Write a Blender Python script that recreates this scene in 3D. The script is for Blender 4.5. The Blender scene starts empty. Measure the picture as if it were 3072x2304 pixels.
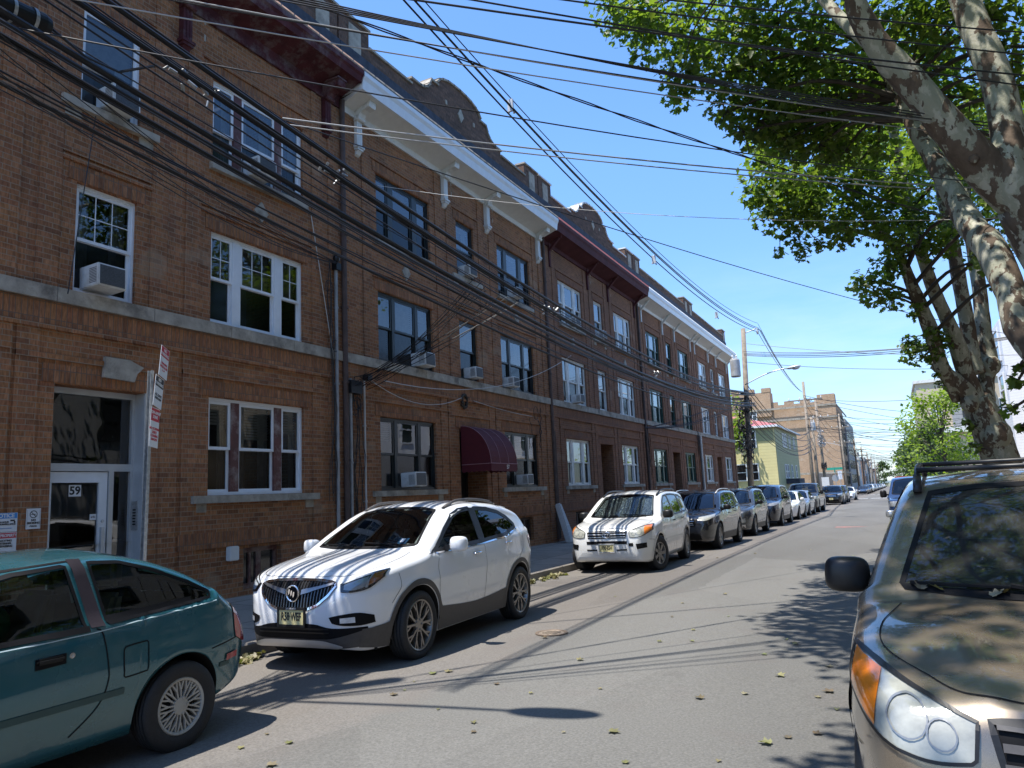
import bpy, bmesh, math, random
import numpy as np
from mathutils import Vector, Matrix
from mathutils.bvhtree import BVHTree
random.seed(7); RNG = np.random.default_rng(11)
SC = bpy.context.scene
COL = SC.collection
R = math.radians
PI = math.pi

def gz(y):                      # the street falls gently away from the camera
    return 0.04 - 0.0078*y

# ------------------------------------------------------------------ objects
def tag(o, label=None, cat=None, group=None, kind=None):
    if label: o['label'] = label
    if cat: o['category'] = cat
    if group: o['group'] = group
    if kind: o['kind'] = kind
    return o

def thing(name, label, cat, loc=(0, 0, 0), rot=(0, 0, 0), group=None):
    o = bpy.data.objects.new(name, None); COL.objects.link(o)
    o.location = loc; o.rotation_euler = rot; o.empty_display_size = 0.2
    return tag(o, label, cat, group)

def link(name, me, parent=None, loc=None, rot=None):
    o = bpy.data.objects.new(name, me); COL.objects.link(o)
    if parent: o.parent = parent
    if loc: o.location = loc
    if rot: o.rotation_euler = rot
    return o

def copy_tree(o, parent=None):
    c = o.copy(); COL.objects.link(c)
    if parent: c.parent = parent
    for ch in list(o.children): copy_tree(ch, c)
    return c

class MB:
    """collects faces for ONE mesh"""
    def __init__(s): s.v = []; s.f = []
    def add(s, vs, fs):
        b = len(s.v); s.v.extend([tuple(map(float, p)) for p in vs]); s.f.extend([tuple(i+b for i in f) for f in fs])
        return s
    def box(s, x0, x1, y0, y1, z0, z1):
        if x0 > x1: x0, x1 = x1, x0
        if y0 > y1: y0, y1 = y1, y0
        if z0 > z1: z0, z1 = z1, z0
        v = [(x, y, z) for x in (x0, x1) for y in (y0, y1) for z in (z0, z1)]
        return s.add(v, [(0,1,3,2),(4,6,7,5),(0,4,5,1),(2,3,7,6),(0,2,6,4),(1,5,7,3)])
    def quad(s, a, b, c, d): return s.add([a, b, c, d], [(0,1,2,3)])
    def prism(s, poly, axis, a0, a1):
        """extrude a 2D polygon along an axis: 'x' -> (y,z) poly, 'y' -> (x,z), 'z' -> (x,y)"""
        def P(p, a):
            return (a, p[0], p[1]) if axis == 'x' else ((p[0], a, p[1]) if axis == 'y' else (p[0], p[1], a))
        n = len(poly)
        v = [P(p, a0) for p in poly] + [P(p, a1) for p in poly]
        f = [tuple(range(n)), tuple(range(2*n-1, n-1, -1))] + [(i, n+i, n+(i+1) % n, (i+1) % n) for i in range(n)]
        return s.add(v, f)
    def tube(s, pts, rad, n=6, cap=True):
        pts = [Vector(p) for p in pts]; m = len(pts)
        if not hasattr(rad, '__len__'): rad = [rad]*m
        vs = []; up = None
        for i, p in enumerate(pts):
            t = (pts[min(i+1, m-1)]-pts[max(i-1, 0)])
            if t.length < 1e-9: t = Vector((0, 0, 1))
            t.normalize()
            if up is None:
                up = Vector((0, 0, 1)) if abs(t.z) < 0.9 else Vector((1, 0, 0))
            a = t.cross(up)
            if a.length < 1e-6: a = t.orthogonal()
            a.normalize(); b = a.cross(t); up = b
            for k in range(n):
                w = 2*PI*k/n; vs.append(p + (a*math.cos(w)+b*math.sin(w))*rad[i])
        fs = [(i*n+k, i*n+(k+1) % n, (i+1)*n+(k+1) % n, (i+1)*n+k) for i in range(m-1) for k in range(n)]
        if cap: fs += [tuple(range(n-1, -1, -1)), tuple((m-1)*n+k for k in range(n))]
        return s.add(vs, fs)
    def lathe(s, prof, n=24, axis='x', c=(0, 0, 0), close=True):
        """prof = [(along, radius)]"""
        vs = []
        for (a, r) in prof:
            for k in range(n):
                w = 2*PI*k/n; u, v = r*math.cos(w), r*math.sin(w)
                p = (a, u, v) if axis == 'x' else ((u, a, v) if axis == 'y' else (u, v, a))
                vs.append((p[0]+c[0], p[1]+c[1], p[2]+c[2]))
        m = len(prof)
        fs = [(i*n+k, i*n+(k+1) % n, (i+1)*n+(k+1) % n, (i+1)*n+k) for i in range(m-1) for k in range(n)]
        return s.add(vs, fs)
    def ball(s, c, r, n=10, m=6):
        rr = r if hasattr(r, '__len__') else (r, r, r)
        vs = []
        for i in range(m+1):
            t = PI*i/m
            for k in range(n):
                w = 2*PI*k/n
                vs.append((c[0]+rr[0]*math.sin(t)*math.cos(w), c[1]+rr[1]*math.sin(t)*math.sin(w), c[2]+rr[2]*math.cos(t)))
        return s.add(vs, [(i*n+k, i*n+(k+1) % n, (i+1)*n+(k+1) % n, (i+1)*n+k) for i in range(m) for k in range(n)])
    def mesh(s, name, mat, smooth=False, fix=True, bevel=0):
        me = bpy.data.meshes.new(name); me.from_pydata(s.v, [], s.f); me.update()
        if fix or bevel:
            bm = bmesh.new(); bm.from_mesh(me)
            if bevel:
                bmesh.ops.remove_doubles(bm, verts=bm.verts, dist=1e-5)
                bmesh.ops.bevel(bm, geom=[e for e in bm.edges if e.calc_face_angle(0) > .6], offset=bevel, segments=2, affect='EDGES', clamp_overlap=True)
            bmesh.ops.recalc_face_normals(bm, faces=bm.faces); bm.to_mesh(me); bm.free()
        if mat: me.materials.append(mat)
        if smooth: me.shade_smooth()
        return me
    def build(s, name, mat, parent=None, smooth=False, loc=None, rot=None, fix=True, bevel=0):
        return link(name, s.mesh(name, mat, smooth, fix, bevel), parent, loc, rot)

def text_part(name, txt, size, mat, parent, M, bold=0.0, spacing=1.0, label=None, sx=1.0, ext=0.0015):
    cu = bpy.data.curves.new(name, 'FONT'); cu.body = txt; cu.size = size; cu.align_x = 'CENTER'; cu.align_y = 'CENTER'
    cu.extrude = ext; cu.offset = bold; cu.space_character = spacing; cu.resolution_u = 3
    t = bpy.data.objects.new('tmp', cu); COL.objects.link(t)
    dg = bpy.context.evaluated_depsgraph_get(); dg.update()
    me = bpy.data.meshes.new_from_object(t.evaluated_get(dg)); bpy.data.objects.remove(t); bpy.data.curves.remove(cu)
    me.transform(Matrix.Diagonal((sx, 1, 1, 1))); me.transform(M)
    me.materials.clear(); me.materials.append(mat)
    o = link(name, me, parent)
    if label: o['label'] = label
    return o
# text frames: text's own plane is XY; these turn it to face a direction
def face_px(x, y, z): return Matrix.Translation((x, y, z)) @ Matrix(((0,0,1,0),(1,0,0,0),(0,1,0,0),(0,0,0,1)))      # faces +X, reads along +Y
def face_my(x, y, z): return Matrix.Translation((x, y, z)) @ Matrix(((1,0,0,0),(0,0,-1,0),(0,1,0,0),(0,0,0,1)))     # faces -Y, reads along +X

# ------------------------------------------------------------------ materials
class NT:
    def __init__(s, mat):
        mat.use_nodes = True; s.nt = mat.node_tree; s.nt.nodes.clear(); s.mat = mat
    def n(s, t, **kw):
        nd = s.nt.nodes.new(t)
        for k, v in kw.items():
            if k == 'inp':
                for a, b in v.items():
                    if hasattr(b, 'is_output'): s.nt.links.new(b, nd.inputs[a])
                    else: nd.inputs[a].default_value = b
            else: setattr(nd, k, v)
        return nd
    def l(s, a, b): s.nt.links.new(a, b)
    def ramp(s, fac, stops, interp='LINEAR'):
        nd = s.nt.nodes.new('ShaderNodeValToRGB'); cr = nd.color_ramp; cr.interpolation = interp
        while len(cr.elements) < len(stops): cr.elements.new(0.5)
        for e, (p, c) in zip(cr.elements, stops):
            e.position = p; e.color = (c, c, c, 1) if not hasattr(c, '__len__') else (*c[:3], 1)
        s.l(fac, nd.inputs[0]); return nd.outputs[0]
    def mix(s, fac, a, b, mode='MIX'):
        nd = s.nt.nodes.new('ShaderNodeMix'); nd.data_type = 'RGBA'; nd.blend_type = mode
        for i, v in ((0, fac), (6, a), (7, b)):
            if hasattr(v, 'is_output'): s.l(v, nd.inputs[i])
            else: nd.inputs[i].default_value = v if i == 0 else (*v[:3], 1)
        return nd.outputs[2]
    def math(s, op, a, b=0.0):
        nd = s.nt.nodes.new('ShaderNodeMath'); nd.operation = op
        for i, v in ((0, a), (1, b)):
            if hasattr(v, 'is_output'): s.l(v, nd.inputs[i])
            else: nd.inputs[i].default_value = v
        return nd.outputs[0]
    def noise(s, vec, scale, detail=3, rough=.55, out=0):
        nd = s.n('ShaderNodeTexNoise', inp={'Scale': scale, 'Detail': detail, 'Roughness': rough})
        if vec is not None: s.l(vec, nd.inputs['Vector'])
        return nd.outputs[out]
    def coord(s, k='Object'): return s.n('ShaderNodeTexCoord').outputs[k]
    def mapping(s, vec, scale=(1,1,1), rot=(0,0,0), loc=(0,0,0)):
        nd = s.n('ShaderNodeMapping', inp={'Scale': scale, 'Rotation': rot, 'Location': loc}); s.l(vec, nd.inputs['Vector']); return nd.outputs[0]
    def bump(s, h, strength=.3, dist=.01):
        nd = s.n('ShaderNodeBump', inp={'Strength': strength, 'Distance': dist}); s.l(h, nd.inputs['Height']); return nd.outputs[0]
    def bsdf(s, **kw):
        nd = s.n('ShaderNodeBsdfPrincipled')
        for k, v in kw.items():
            k = {'color': 'Base Color', 'rough': 'Roughness', 'metal': 'Metallic', 'normal': 'Normal', 'coat': 'Coat Weight', 'coatr': 'Coat Roughness',
                 'trans': 'Transmission Weight', 'spec': 'Specular IOR Level', 'alpha': 'Alpha', 'emit': 'Emission Color', 'emits': 'Emission Strength'}[k]
            if hasattr(v, 'is_output'): s.l(v, nd.inputs[k])
            elif hasattr(v, '__len__'): nd.inputs[k].default_value = (*v[:3], 1)
            else: nd.inputs[k].default_value = v
        return nd.outputs[0]
    def out(s, sh): 
        o = s.n('ShaderNodeOutputMaterial'); s.l(sh, o.inputs[0]); return s.mat

def new(name): return NT(bpy.data.materials.new(name))

def plain(name, c, rough=.6, metal=0., var=.12, scale=6., coat=0., bump=0., bscale=40., spec=.5, dirt=None):
    t = new(name); co = t.coord()
    n = t.noise(co, scale, 4)
    lo = tuple(x*(1-var) for x in c); hi = tuple(min(1, x*(1+var)) for x in c)
    col = t.ramp(n, [(.3, lo), (.7, hi)])
    if dirt:
        d = t.ramp(t.noise(co, 2.3, 6, .7), [(.48, 0), (.68, 1)])
        col = t.mix(d, col, dirt)
    kw = dict(color=col, rough=rough, metal=metal, coat=coat, spec=spec)
    if bump: kw['normal'] = t.bump(t.noise(co, bscale, 4), bump, .01)
    return t.out(t.bsdf(**kw))

def brick_mat(name, hues, mortar, soldier=False, w=.215, h=.0715):
    t = new(name); co = t.coord(); sp = t.n('ShaderNodeSeparateXYZ'); t.l(co, sp.inputs[0])
    u = t.math('ADD', sp.outputs[0], sp.outputs[1]); cb = t.n('ShaderNodeCombineXYZ')
    if soldier: t.l(sp.outputs[2], cb.inputs[0]); t.l(u, cb.inputs[1])
    else: t.l(u, cb.inputs[0]); t.l(sp.outputs[2], cb.inputs[1])
    br = t.n('ShaderNodeTexBrick', offset=.5 if not soldier else 0., inp={'Color1': (0,0,0,1), 'Color2': (1,1,1,1), 'Mortar': (.5,.5,.5,1), 'Scale': 1., 'Mortar Size': .0055, 'Mortar Smooth': .15, 'Bias': 0., 'Brick Width': w, 'Row Height': h})
    t.l(cb.outputs[0], br.inputs['Vector'])
    k = len(hues); col = t.ramp(br.outputs['Color'], [(i/(k-1), c) for i, c in enumerate(hues)])
    rib = t.noise(t.mapping(cb.outputs[0], (48, 8, 1) if not soldier else (8, 48, 1)), 1., 2)      # the rough vertical scoring of tapestry brick
    col = t.mix(.75, col, t.ramp(rib, [(.32, .55), (.68, 1.35)]), 'MULTIPLY')
    blot = t.ramp(t.noise(co, .55, 5, .6), [(.35, .82), (.65, 1.12)])
    col = t.mix(.8, col, blot, 'MULTIPLY')
    soot = t.ramp(t.noise(t.mapping(co, (1, 1, .45)), 1.1, 6, .65), [(.56, 0), (.75, .35)])
    col = t.mix(soot, col, (.075, .06, .05))
    strk = t.ramp(t.noise(t.mapping(co, (5, 5, .28)), 1., 4, .6), [(.56, 0), (.78, .45)])
    col = t.mix(strk, col, (.09, .065, .05))
    rep = t.ramp(t.noise(t.mapping(co, (1, 1, 1.6), loc=(7, 3, 1)), .8, 2), [(.62, 0), (.66, .35)])
    col = t.mix(rep, col, tuple(x*1.15 for x in mortar))
    col = t.mix(br.outputs['Fac'], col, t.mix(t.noise(co, 3.), mortar, tuple(x*.75 for x in mortar)))
    hgt = t.math('SUBTRACT', t.math('MULTIPLY', rib, .35), t.math('MULTIPLY', br.outputs['Fac'], 1.))
    return t.out(t.bsdf(color=col, rough=.9, normal=t.bump(hgt, .55, .006), spec=.25))

def glass_mat(name, tint=(.7, .75, .74), refl=1.0, rough=.0, wob=.0):
    t = new(name)
    tr = t.n('ShaderNodeBsdfTransparent', inp={'Color': (*tint, 1)})
    gl = t.n('ShaderNodeBsdfGlossy', inp={'Color': (.95, .97, 1, 1), 'Roughness': rough})
    fr = t.n('ShaderNodeFresnel', inp={'IOR': 1.55})
    if wob:
        nb = t.bump(t.noise(t.coord(), 2.2, 2), wob, .02); t.l(nb, gl.inputs['Normal']); t.l(nb, fr.inputs['Normal'])
    f = t.math('MULTIPLY', fr.outputs[0], refl)
    mx = t.n('ShaderNodeMixShader'); t.l(f, mx.inputs[0]); t.l(tr.outputs[0], mx.inputs[1]); t.l(gl.outputs[0], mx.inputs[2])
    return t.out(mx.outputs[0])

def paint_mat(name, c, metal=.0, rough=.28, coat=1., flake=0., dust=.06, fade=None):
    t = new(name); co = t.coord()
    col = t.mix(t.ramp(t.noise(co, 1.7, 5, .65), [(.4, 0), (.8, dust)]), c, (.42, .39, .34))
    if flake:
        fl = t.noise(co, 900., 1); col = t.mix(flake, col, t.ramp(fl, [(.4, .6), (.62, 1.5)]), 'MULTIPLY')
    if fade: col = t.mix(t.ramp(t.noise(t.mapping(co, (1, 1, 3)), 2.1, 5, .7), [(.45, 0), (.7, .5)]), col, fade)
    rg = t.ramp(t.noise(co, 4., 4), [(.35, rough*.85), (.7, rough*1.35)])
    p = t.bsdf(color=col, rough=rg, metal=metal, coat=coat, coatr=.04)
    inner = t.n('ShaderNodeBsdfDiffuse', inp={'Color': (.012, .012, .013, 1)})
    g = t.n('ShaderNodeNewGeometry'); mx = t.n('ShaderNodeMixShader')
    t.l(g.outputs['Backfacing'], mx.inputs[0]); t.l(p, mx.inputs[1]); t.l(inner.outputs[0], mx.inputs[2])
    return t.out(mx.outputs[0])

def leaf_mat(name, cols, trans=.45):
    t = new(name); g = t.n('ShaderNodeNewGeometry')
    col = t.ramp(t.math('FRACT', t.math('ADD', g.outputs['Random Per Island'], t.n('ShaderNodeObjectInfo').outputs['Random'])), [(i/(len(cols)-1), c) for i, c in enumerate(cols)])
    col = t.mix(.6, col, t.ramp(t.noise(t.coord(), .9, 3), [(.3, .7), (.7, 1.3)]), 'MULTIPLY')
    d = t.bsdf(color=col, rough=.45, spec=.35)
    tr = t.n('ShaderNodeBsdfTranslucent'); t.l(t.mix(1., col, (1.5, 1.7, .5), 'MULTIPLY'), tr.inputs[0])
    mx = t.n('ShaderNodeMixShader', inp={0: trans}); t.l(d, mx.inputs[1]); t.l(tr.outputs[0], mx.inputs[2])
    return t.out(mx.outputs[0])

def siding_mat(name, c, pitch=.12, var=.05):
    t = new(name); co = t.coord(); sp = t.n('ShaderNodeSeparateXYZ'); t.l(co, sp.inputs[0])
    fr = t.math('FRACT', t.math('DIVIDE', sp.outputs[2], pitch))
    edge = t.ramp(fr, [(0., .0), (.06, 1.), (1., .75)])
    col = t.ramp(t.noise(co, 1.3, 4), [(.3, tuple(x*(1-var) for x in c)), (.7, tuple(min(1, x*(1+var)) for x in c))])
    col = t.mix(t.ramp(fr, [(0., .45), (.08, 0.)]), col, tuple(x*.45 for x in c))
    return t.out(t.bsdf(color=col, rough=.55, normal=t.bump(edge, .8, .015)))
M = {}
TAP_A = [(.225,.1,.049),(.3,.133,.058),(.33,.15,.065),(.305,.131,.063),(.385,.177,.085),(.2,.088,.045),(.315,.136,.063),(.26,.107,.055)]
TAP_P = [(.09,.055,.04),(.13,.075,.052),(.16,.09,.06),(.11,.065,.048),(.19,.11,.075)]
TAP_C = [(.19,.086,.048),(.24,.108,.056),(.26,.12,.062),(.215,.094,.053),(.29,.138,.072),(.195,.087,.05),(.24,.104,.058)]
M['brick_a'] = brick_mat('tapestry_brick_brown', TAP_A, (.32,.24,.165))
M['brick_c'] = brick_mat('tapestry_brick_red', TAP_C, (.28,.2,.145))
M['brick_weathered'] = brick_mat('weathered_parapet_brick', TAP_P, (.11,.09,.075))
M['soldier_a'] = brick_mat('soldier_brick_brown', TAP_A, (.16,.12,.09), True)
M['soldier_c'] = brick_mat('soldier_brick_red', TAP_C, (.14,.105,.09), True)
M['brick_pale'] = brick_mat('pale_brick', [(.36,.22,.13),(.43,.28,.17),(.48,.32,.2),(.4,.25,.15)], (.45,.38,.3))
M['stone'] = plain('limestone', (.35,.31,.25), .85, var=.25, scale=5, bump=.25, dirt=(.15,.13,.105))
M['white'] = plain('white_painted_frame', (.72,.74,.76), .4, var=.05)
M['white_old'] = plain('weathered_white_paint', (.66,.66,.63), .5, var=.1, scale=3, dirt=(.5,.49,.45))
M['soffit'] = plain('white_vinyl_soffit', (.7,.69,.66), .5, var=.05)
M['black_frame'] = plain('dark_green_black_frame', (.018,.022,.022), .4, var=.2)
M['green_frame'] = plain('dark_green_frame', (.03,.075,.062), .4, var=.2)
M['maroon_wood'] = plain('peeling_maroon_wood', (.105,.035,.028), .6, var=.25, dirt=(.32,.26,.23))
M['maroon'] = plain('maroon_paint', (.085,.026,.03), .7, var=.2, scale=3, spec=.15)
M['maroon_old'] = plain('old_maroon_cornice', (.08,.024,.028), .7, spec=.15, var=.3, scale=4, dirt=(.17,.13,.13), bump=.3)
M['brown_wood'] = plain('dark_brown_wood', (.05,.03,.022), .6, var=.3)
M['red_roof'] = plain('red_metal_roof', (.42,.14,.13), .45, var=.12)
M['rust_roof'] = plain('weathered_tan_metal_roof', (.36,.25,.2), .5, var=.3, dirt=(.22,.15,.12))
M['grey_roof'] = plain('grey_standing_seam_roof', (.24,.235,.23), .65, var=.25, spec=.2, dirt=(.14,.13,.12))
M['white_roof'] = plain('white_metal_roof', (.78,.79,.8), .35, var=.05)
M['membrane'] = plain('roof_flashing', (.05,.055,.07), .7, var=.3, spec=.2)
M['alu'] = plain('painted_aluminium', (.5,.52,.53), .35, metal=.3, var=.06)
M['galv'] = plain('galvanised_steel', (.42,.43,.43), .45, metal=.6, var=.25, scale=30)
M['conduit'] = plain('grey_conduit', (.3,.3,.3), .5, metal=.2, var=.2)
M['rusty'] = plain('rust_brown_pipe', (.08,.05,.04), .7, var=.3)
M['glass'] = glass_mat('window_glass', (.55,.58,.57), 1.7, 0., .04)
M['screen'] = glass_mat('insect_screened_glass', (.2,.21,.22), .8, .12, .0)
M['glass_dk'] = glass_mat('dark_screened_glass', (.22,.25,.26), 1.6, .02, .03)
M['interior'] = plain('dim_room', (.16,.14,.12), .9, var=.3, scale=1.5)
M['hall_wall'] = plain('hall_plaster', (.33,.34,.33), .8, var=.06, scale=1)
M['hall_wood'] = plain('hall_brown_panelling', (.06,.025,.013), .5, var=.3, scale=2)
M['curtain'] = plain('curtain_fabric', (.5,.5,.5), .9, var=.15, scale=9)
M['ac'] = plain('white_ac_casing', (.66,.67,.66), .45, var=.07, dirt=(.5,.48,.44))
M['ac_grille'] = plain('ac_grille_grey', (.1,.11,.12), .5, var=.3, scale=60)
M['black'] = plain('black_rubber', (.006,.006,.007), .65, var=.2, spec=.15)
M['cable'] = plain('black_cable_sheath', (.01,.01,.012), .5, var=.1)
M['cable_pale'] = plain('pale_cable', (.5,.48,.44), .5, var=.1)
M['cable_alu'] = plain('bare_aluminium_cable', (.33,.33,.32), .4, metal=.5, var=.1)
M['chrome'] = plain('chrome', (.78,.78,.8), .08, metal=1., var=.02)
M['awning'] = plain('maroon_awning_canvas', (.085,.004,.009), .75, var=.12, scale=12)
M['black_pl'] = plain('black_textured_plastic', (.011,.011,.012), .42, spec=.35, var=.15, scale=40)
M['grey_pl'] = plain('grey_plastic_cladding', (.065,.06,.058), .55, var=.1, scale=30)
M['silver_pl'] = plain('silver_bumper_plastic', (.6,.59,.57), .35, metal=.4, var=.05)
M['tyre'] = plain('tyre_rubber', (.017,.017,.018), .75, var=.2, scale=30, bump=.3, bscale=90)
M['rim'] = plain('alloy_wheel', (.42,.41,.4), .3, metal=.85, var=.06)
M['rim_dk'] = plain('grey_alloy_wheel', (.27,.255,.24), .32, metal=.8, var=.08)
M['rim_old'] = plain('dull_plastic_hubcap', (.36,.355,.33), .5, metal=.25, var=.12)
M['hub'] = plain('dark_wheel_inside', (.012,.012,.012), .7, var=.2)
M['lens'] = glass_mat('clear_lamp_lens', (.85,.87,.88), 1.5)
def hazy(name, c, rough=.12): 
    t = new(name); co = t.coord()
    n = t.noise(co, 14., 4, .6)
    col = t.ramp(n, [(.3, tuple(x*.72 for x in c)), (.7, tuple(min(1, x*1.12) for x in c))])
    return t.out(t.bsdf(color=col, rough=rough, coat=1., coatr=.03, spec=.6, normal=t.bump(t.noise(co, 26., 2), .15, .01)))
M['lamp_hazy'] = hazy('hazy_headlight_plastic', (.36,.36,.31))
M['lamp_in'] = hazy('bright_reflector', (.6,.62,.64), .2)
M['lamp_dim'] = hazy('dim_headlight', (.2,.21,.22), .15)
M['amber'] = hazy('amber_lens', (.85,.22,.015), .15)
M['red_lens'] = hazy('red_tail_lens', (.4,.012,.015), .12)
M['plate'] = plain('cream_plate', (.62,.55,.27), .5, var=.06)
M['plate_w'] = plain('white_plate', (.7,.7,.68), .5, var=.05)
M['ink'] = plain('black_ink', (.012,.012,.014), .6, var=.05)
M['white_ink'] = plain('white_ink', (.72,.72,.72), .6, var=.03)
M['red_ink'] = plain('red_ink', (.5,.025,.04), .6, var=.05)
M['blue_ink'] = plain('blue_ink', (.05,.25,.6), .6, var=.05)
M['sign_w'] = plain('white_sign_sheet', (.66,.67,.68), .45, var=.04)
M['cab_glass'] = glass_mat('car_glass', (.42,.47,.45), 1.15)
M['cab_dusty'] = None
M['cab_tint'] = glass_mat('tinted_car_glass', (.12,.13,.14), 1.15)
M['cab_green'] = glass_mat('green_tinted_car_glass', (.52,.6,.54), 1.0)
M['seat'] = plain('grey_seat_cloth', (.07,.07,.072), .85, var=.2)
M['seat_tan'] = plain('beige_seat_cloth', (.2,.17,.14), .85, var=.2)
M['bark'] = None
def bark():
    t = new('plane_tree_bark'); co = t.coord()
    w = t.mix(.18, co, t.noise(co, 3., 3, out=1))
    n1 = t.noise(t.mapping(w, (1, 1, .5)), 5.5, 5, .6); n2 = t.noise(t.mapping(w, (1, 1, .5)), 9., 4, .6)
    pale = t.mix(t.ramp(n2, [(.42, 0), (.5, 1)]), (.4,.385,.31), (.29,.29,.22))
    br = t.ramp(n2, [(.3, (.075,.055,.04)), (.7, (.15,.11,.08))])
    col = t.mix(t.ramp(n1, [(.505, 0), (.53, 1)]), pale, br)
    return t.out(t.bsdf(color=col, rough=.8, spec=.2, normal=t.bump(t.math('ADD', n1, t.math('MULTIPLY', t.noise(co, 30., 4), .4)), .5, .03)))
M['bark'] = bark()
M['twig'] = plain('dark_branch_bark', (.055,.045,.035), .85, var=.3)
M['pole_wood'] = plain('weathered_pole_wood', (.23,.19,.145), .85, var=.25, scale=5, bump=.4, bscale=30)
M['leaf'] = leaf_mat('plane_leaves', [(.065,.105,.032),(.095,.14,.036),(.14,.185,.045),(.105,.155,.045),(.2,.24,.06)], .56)
M['leaf_bright'] = leaf_mat('bright_leaves', [(.13,.19,.03),(.19,.26,.04),(.24,.3,.055),(.16,.23,.035)], .45)
M['leaf_far'] = leaf_mat('distant_leaves', [(.05,.085,.025),(.07,.11,.035),(.085,.125,.04)], .3)
M['leaf_dry'] = leaf_mat('dry_fallen_leaves', [(.2,.17,.09),(.27,.24,.12),(.2,.22,.08),(.13,.095,.06),(.3,.27,.17)], .15)
M['mattress'] = plain('grey_white_mattress_cover', (.5,.51,.53), .7, var=.08, scale=12, bump=.2, bscale=25)
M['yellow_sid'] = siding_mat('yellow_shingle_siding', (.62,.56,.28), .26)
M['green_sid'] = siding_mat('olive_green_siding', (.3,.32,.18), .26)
M['white_sid'] = siding_mat('white_clapboard', (.72,.73,.74), .13)
M['tan_sid'] = siding_mat('tan_clapboard', (.5,.42,.31), .14)
M['concrete_w'] = plain('whitewashed_foundation', (.6,.6,.57), .85, var=.15)
M['dark_win'] = plain('dark_window_pane', (.02,.022,.025), .06, var=.2, spec=.8)
M['grey_fence'] = plain('corrugated_fence', (.2,.17,.15), .6, var=.2)
M['rust_brick'] = brick_mat('far_brick', [(.25,.14,.1),(.3,.18,.13),(.22,.12,.09)], (.3,.26,.22))
M['far_tan'] = plain('far_stucco_tan', (.42,.37,.3), .8)
M['far_grey'] = plain('far_stucco_grey', (.3,.3,.3), .8)
M['far_cream'] = plain('far_stucco_cream', (.55,.52,.46), .8)
M['teal_sign'] = plain('green_street_sign', (.03,.3,.2), .5)
M['blue_sign'] = plain('blue_banner', (.1,.25,.5), .6)
M['porcelain'] = plain('insulator_porcelain', (.6,.6,.58), .3)

def dusty():
    t = new('dusty_windscreen'); tr = t.n('ShaderNodeBsdfTransparent', inp={'Color': (.3,.33,.32,1)}); gl = t.n('ShaderNodeBsdfGlossy', inp={'Color': (.95,.97,1,1), 'Roughness': .03}); fr = t.n('ShaderNodeFresnel', inp={'IOR': 1.5})
    a = t.n('ShaderNodeMixShader'); t.l(fr.outputs[0], a.inputs[0]); t.l(tr.outputs[0], a.inputs[1]); t.l(gl.outputs[0], a.inputs[2])
    d = t.n('ShaderNodeBsdfDiffuse', inp={'Color': (.45,.45,.42,1)}); b = t.n('ShaderNodeMixShader'); t.l(t.ramp(t.noise(t.coord(), 9., 5, .7), [(.3, .02), (.75, .075)]), b.inputs[0]); t.l(a.outputs[0], b.inputs[1]); t.l(d.outputs[0], b.inputs[2])
    return t.out(b.outputs[0])
M['cab_dusty'] = dusty()
EXPOSURE = 1.0
GOLDX, GOLDY, GOLDZ, GOLDR = .58, 2.72, -.03, -3.0
# ------------------------------------------------------------------ camera, light, sky
yaw, pit, rol = R(26.9), R(8.49), R(2.66)
F0 = Vector((-math.sin(yaw), math.cos(yaw), 0)); R0 = Vector((math.cos(yaw), math.sin(yaw), 0)); Zv = Vector((0, 0, 1))
Fv = math.cos(pit)*F0+math.sin(pit)*Zv; U0 = math.cos(pit)*Zv-math.sin(pit)*F0
Uv = math.cos(rol)*U0+math.sin(rol)*R0; Rv = math.cos(rol)*R0-math.sin(rol)*U0
cam = bpy.data.cameras.new('camera'); co = bpy.data.objects.new('camera', cam); COL.objects.link(co)
co.matrix_world = Matrix(((Rv.x, Uv.x, -Fv.x, 0), (Rv.y, Uv.y, -Fv.y, 0), (Rv.z, Uv.z, -Fv.z, 1.6), (0, 0, 0, 1)))
cam.sensor_width = 36; cam.lens = 36*2220/3072; cam.clip_end = 3000; cam.clip_start = .05
SC.camera = co
SD = Vector((.225, .28, -1)).normalized()
sun = bpy.data.lights.new('sun', 'SUN'); sun.energy = 4.2; sun.angle = R(.5); sun.color = (1, .955, .89)
so = bpy.data.objects.new('sun', sun); COL.objects.link(so); so.rotation_euler = SD.to_track_quat('-Z', 'Y').to_euler()
so.location = (-8, -8, 30)
w = bpy.data.worlds.new('World'); SC.world = w; w.use_nodes = True
nt = w.node_tree; bg = nt.nodes['Background']
sky = nt.nodes.new('ShaderNodeTexSky'); sky.sky_type = 'NISHITA'; sky.sun_disc = False
sky.sun_elevation = math.asin(-SD.z); sky.sun_rotation = math.atan2(-SD.x, -SD.y); sky.air_density = 1.; sky.dust_density = .25; sky.ozone_density = 2.6
hs = nt.nodes.new('ShaderNodeHueSaturation'); hs.inputs['Saturation'].default_value = 1.12; hs.inputs['Value'].default_value = 1.0
nt.links.new(sky.outputs[0], hs.inputs['Color'])
tn_ = nt.nodes.new('ShaderNodeMix'); tn_.data_type = 'RGBA'; tn_.blend_type = 'MULTIPLY'; tn_.inputs[0].default_value = 1; tn_.inputs[7].default_value = (.93, 1., 1.1, 1)
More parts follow.
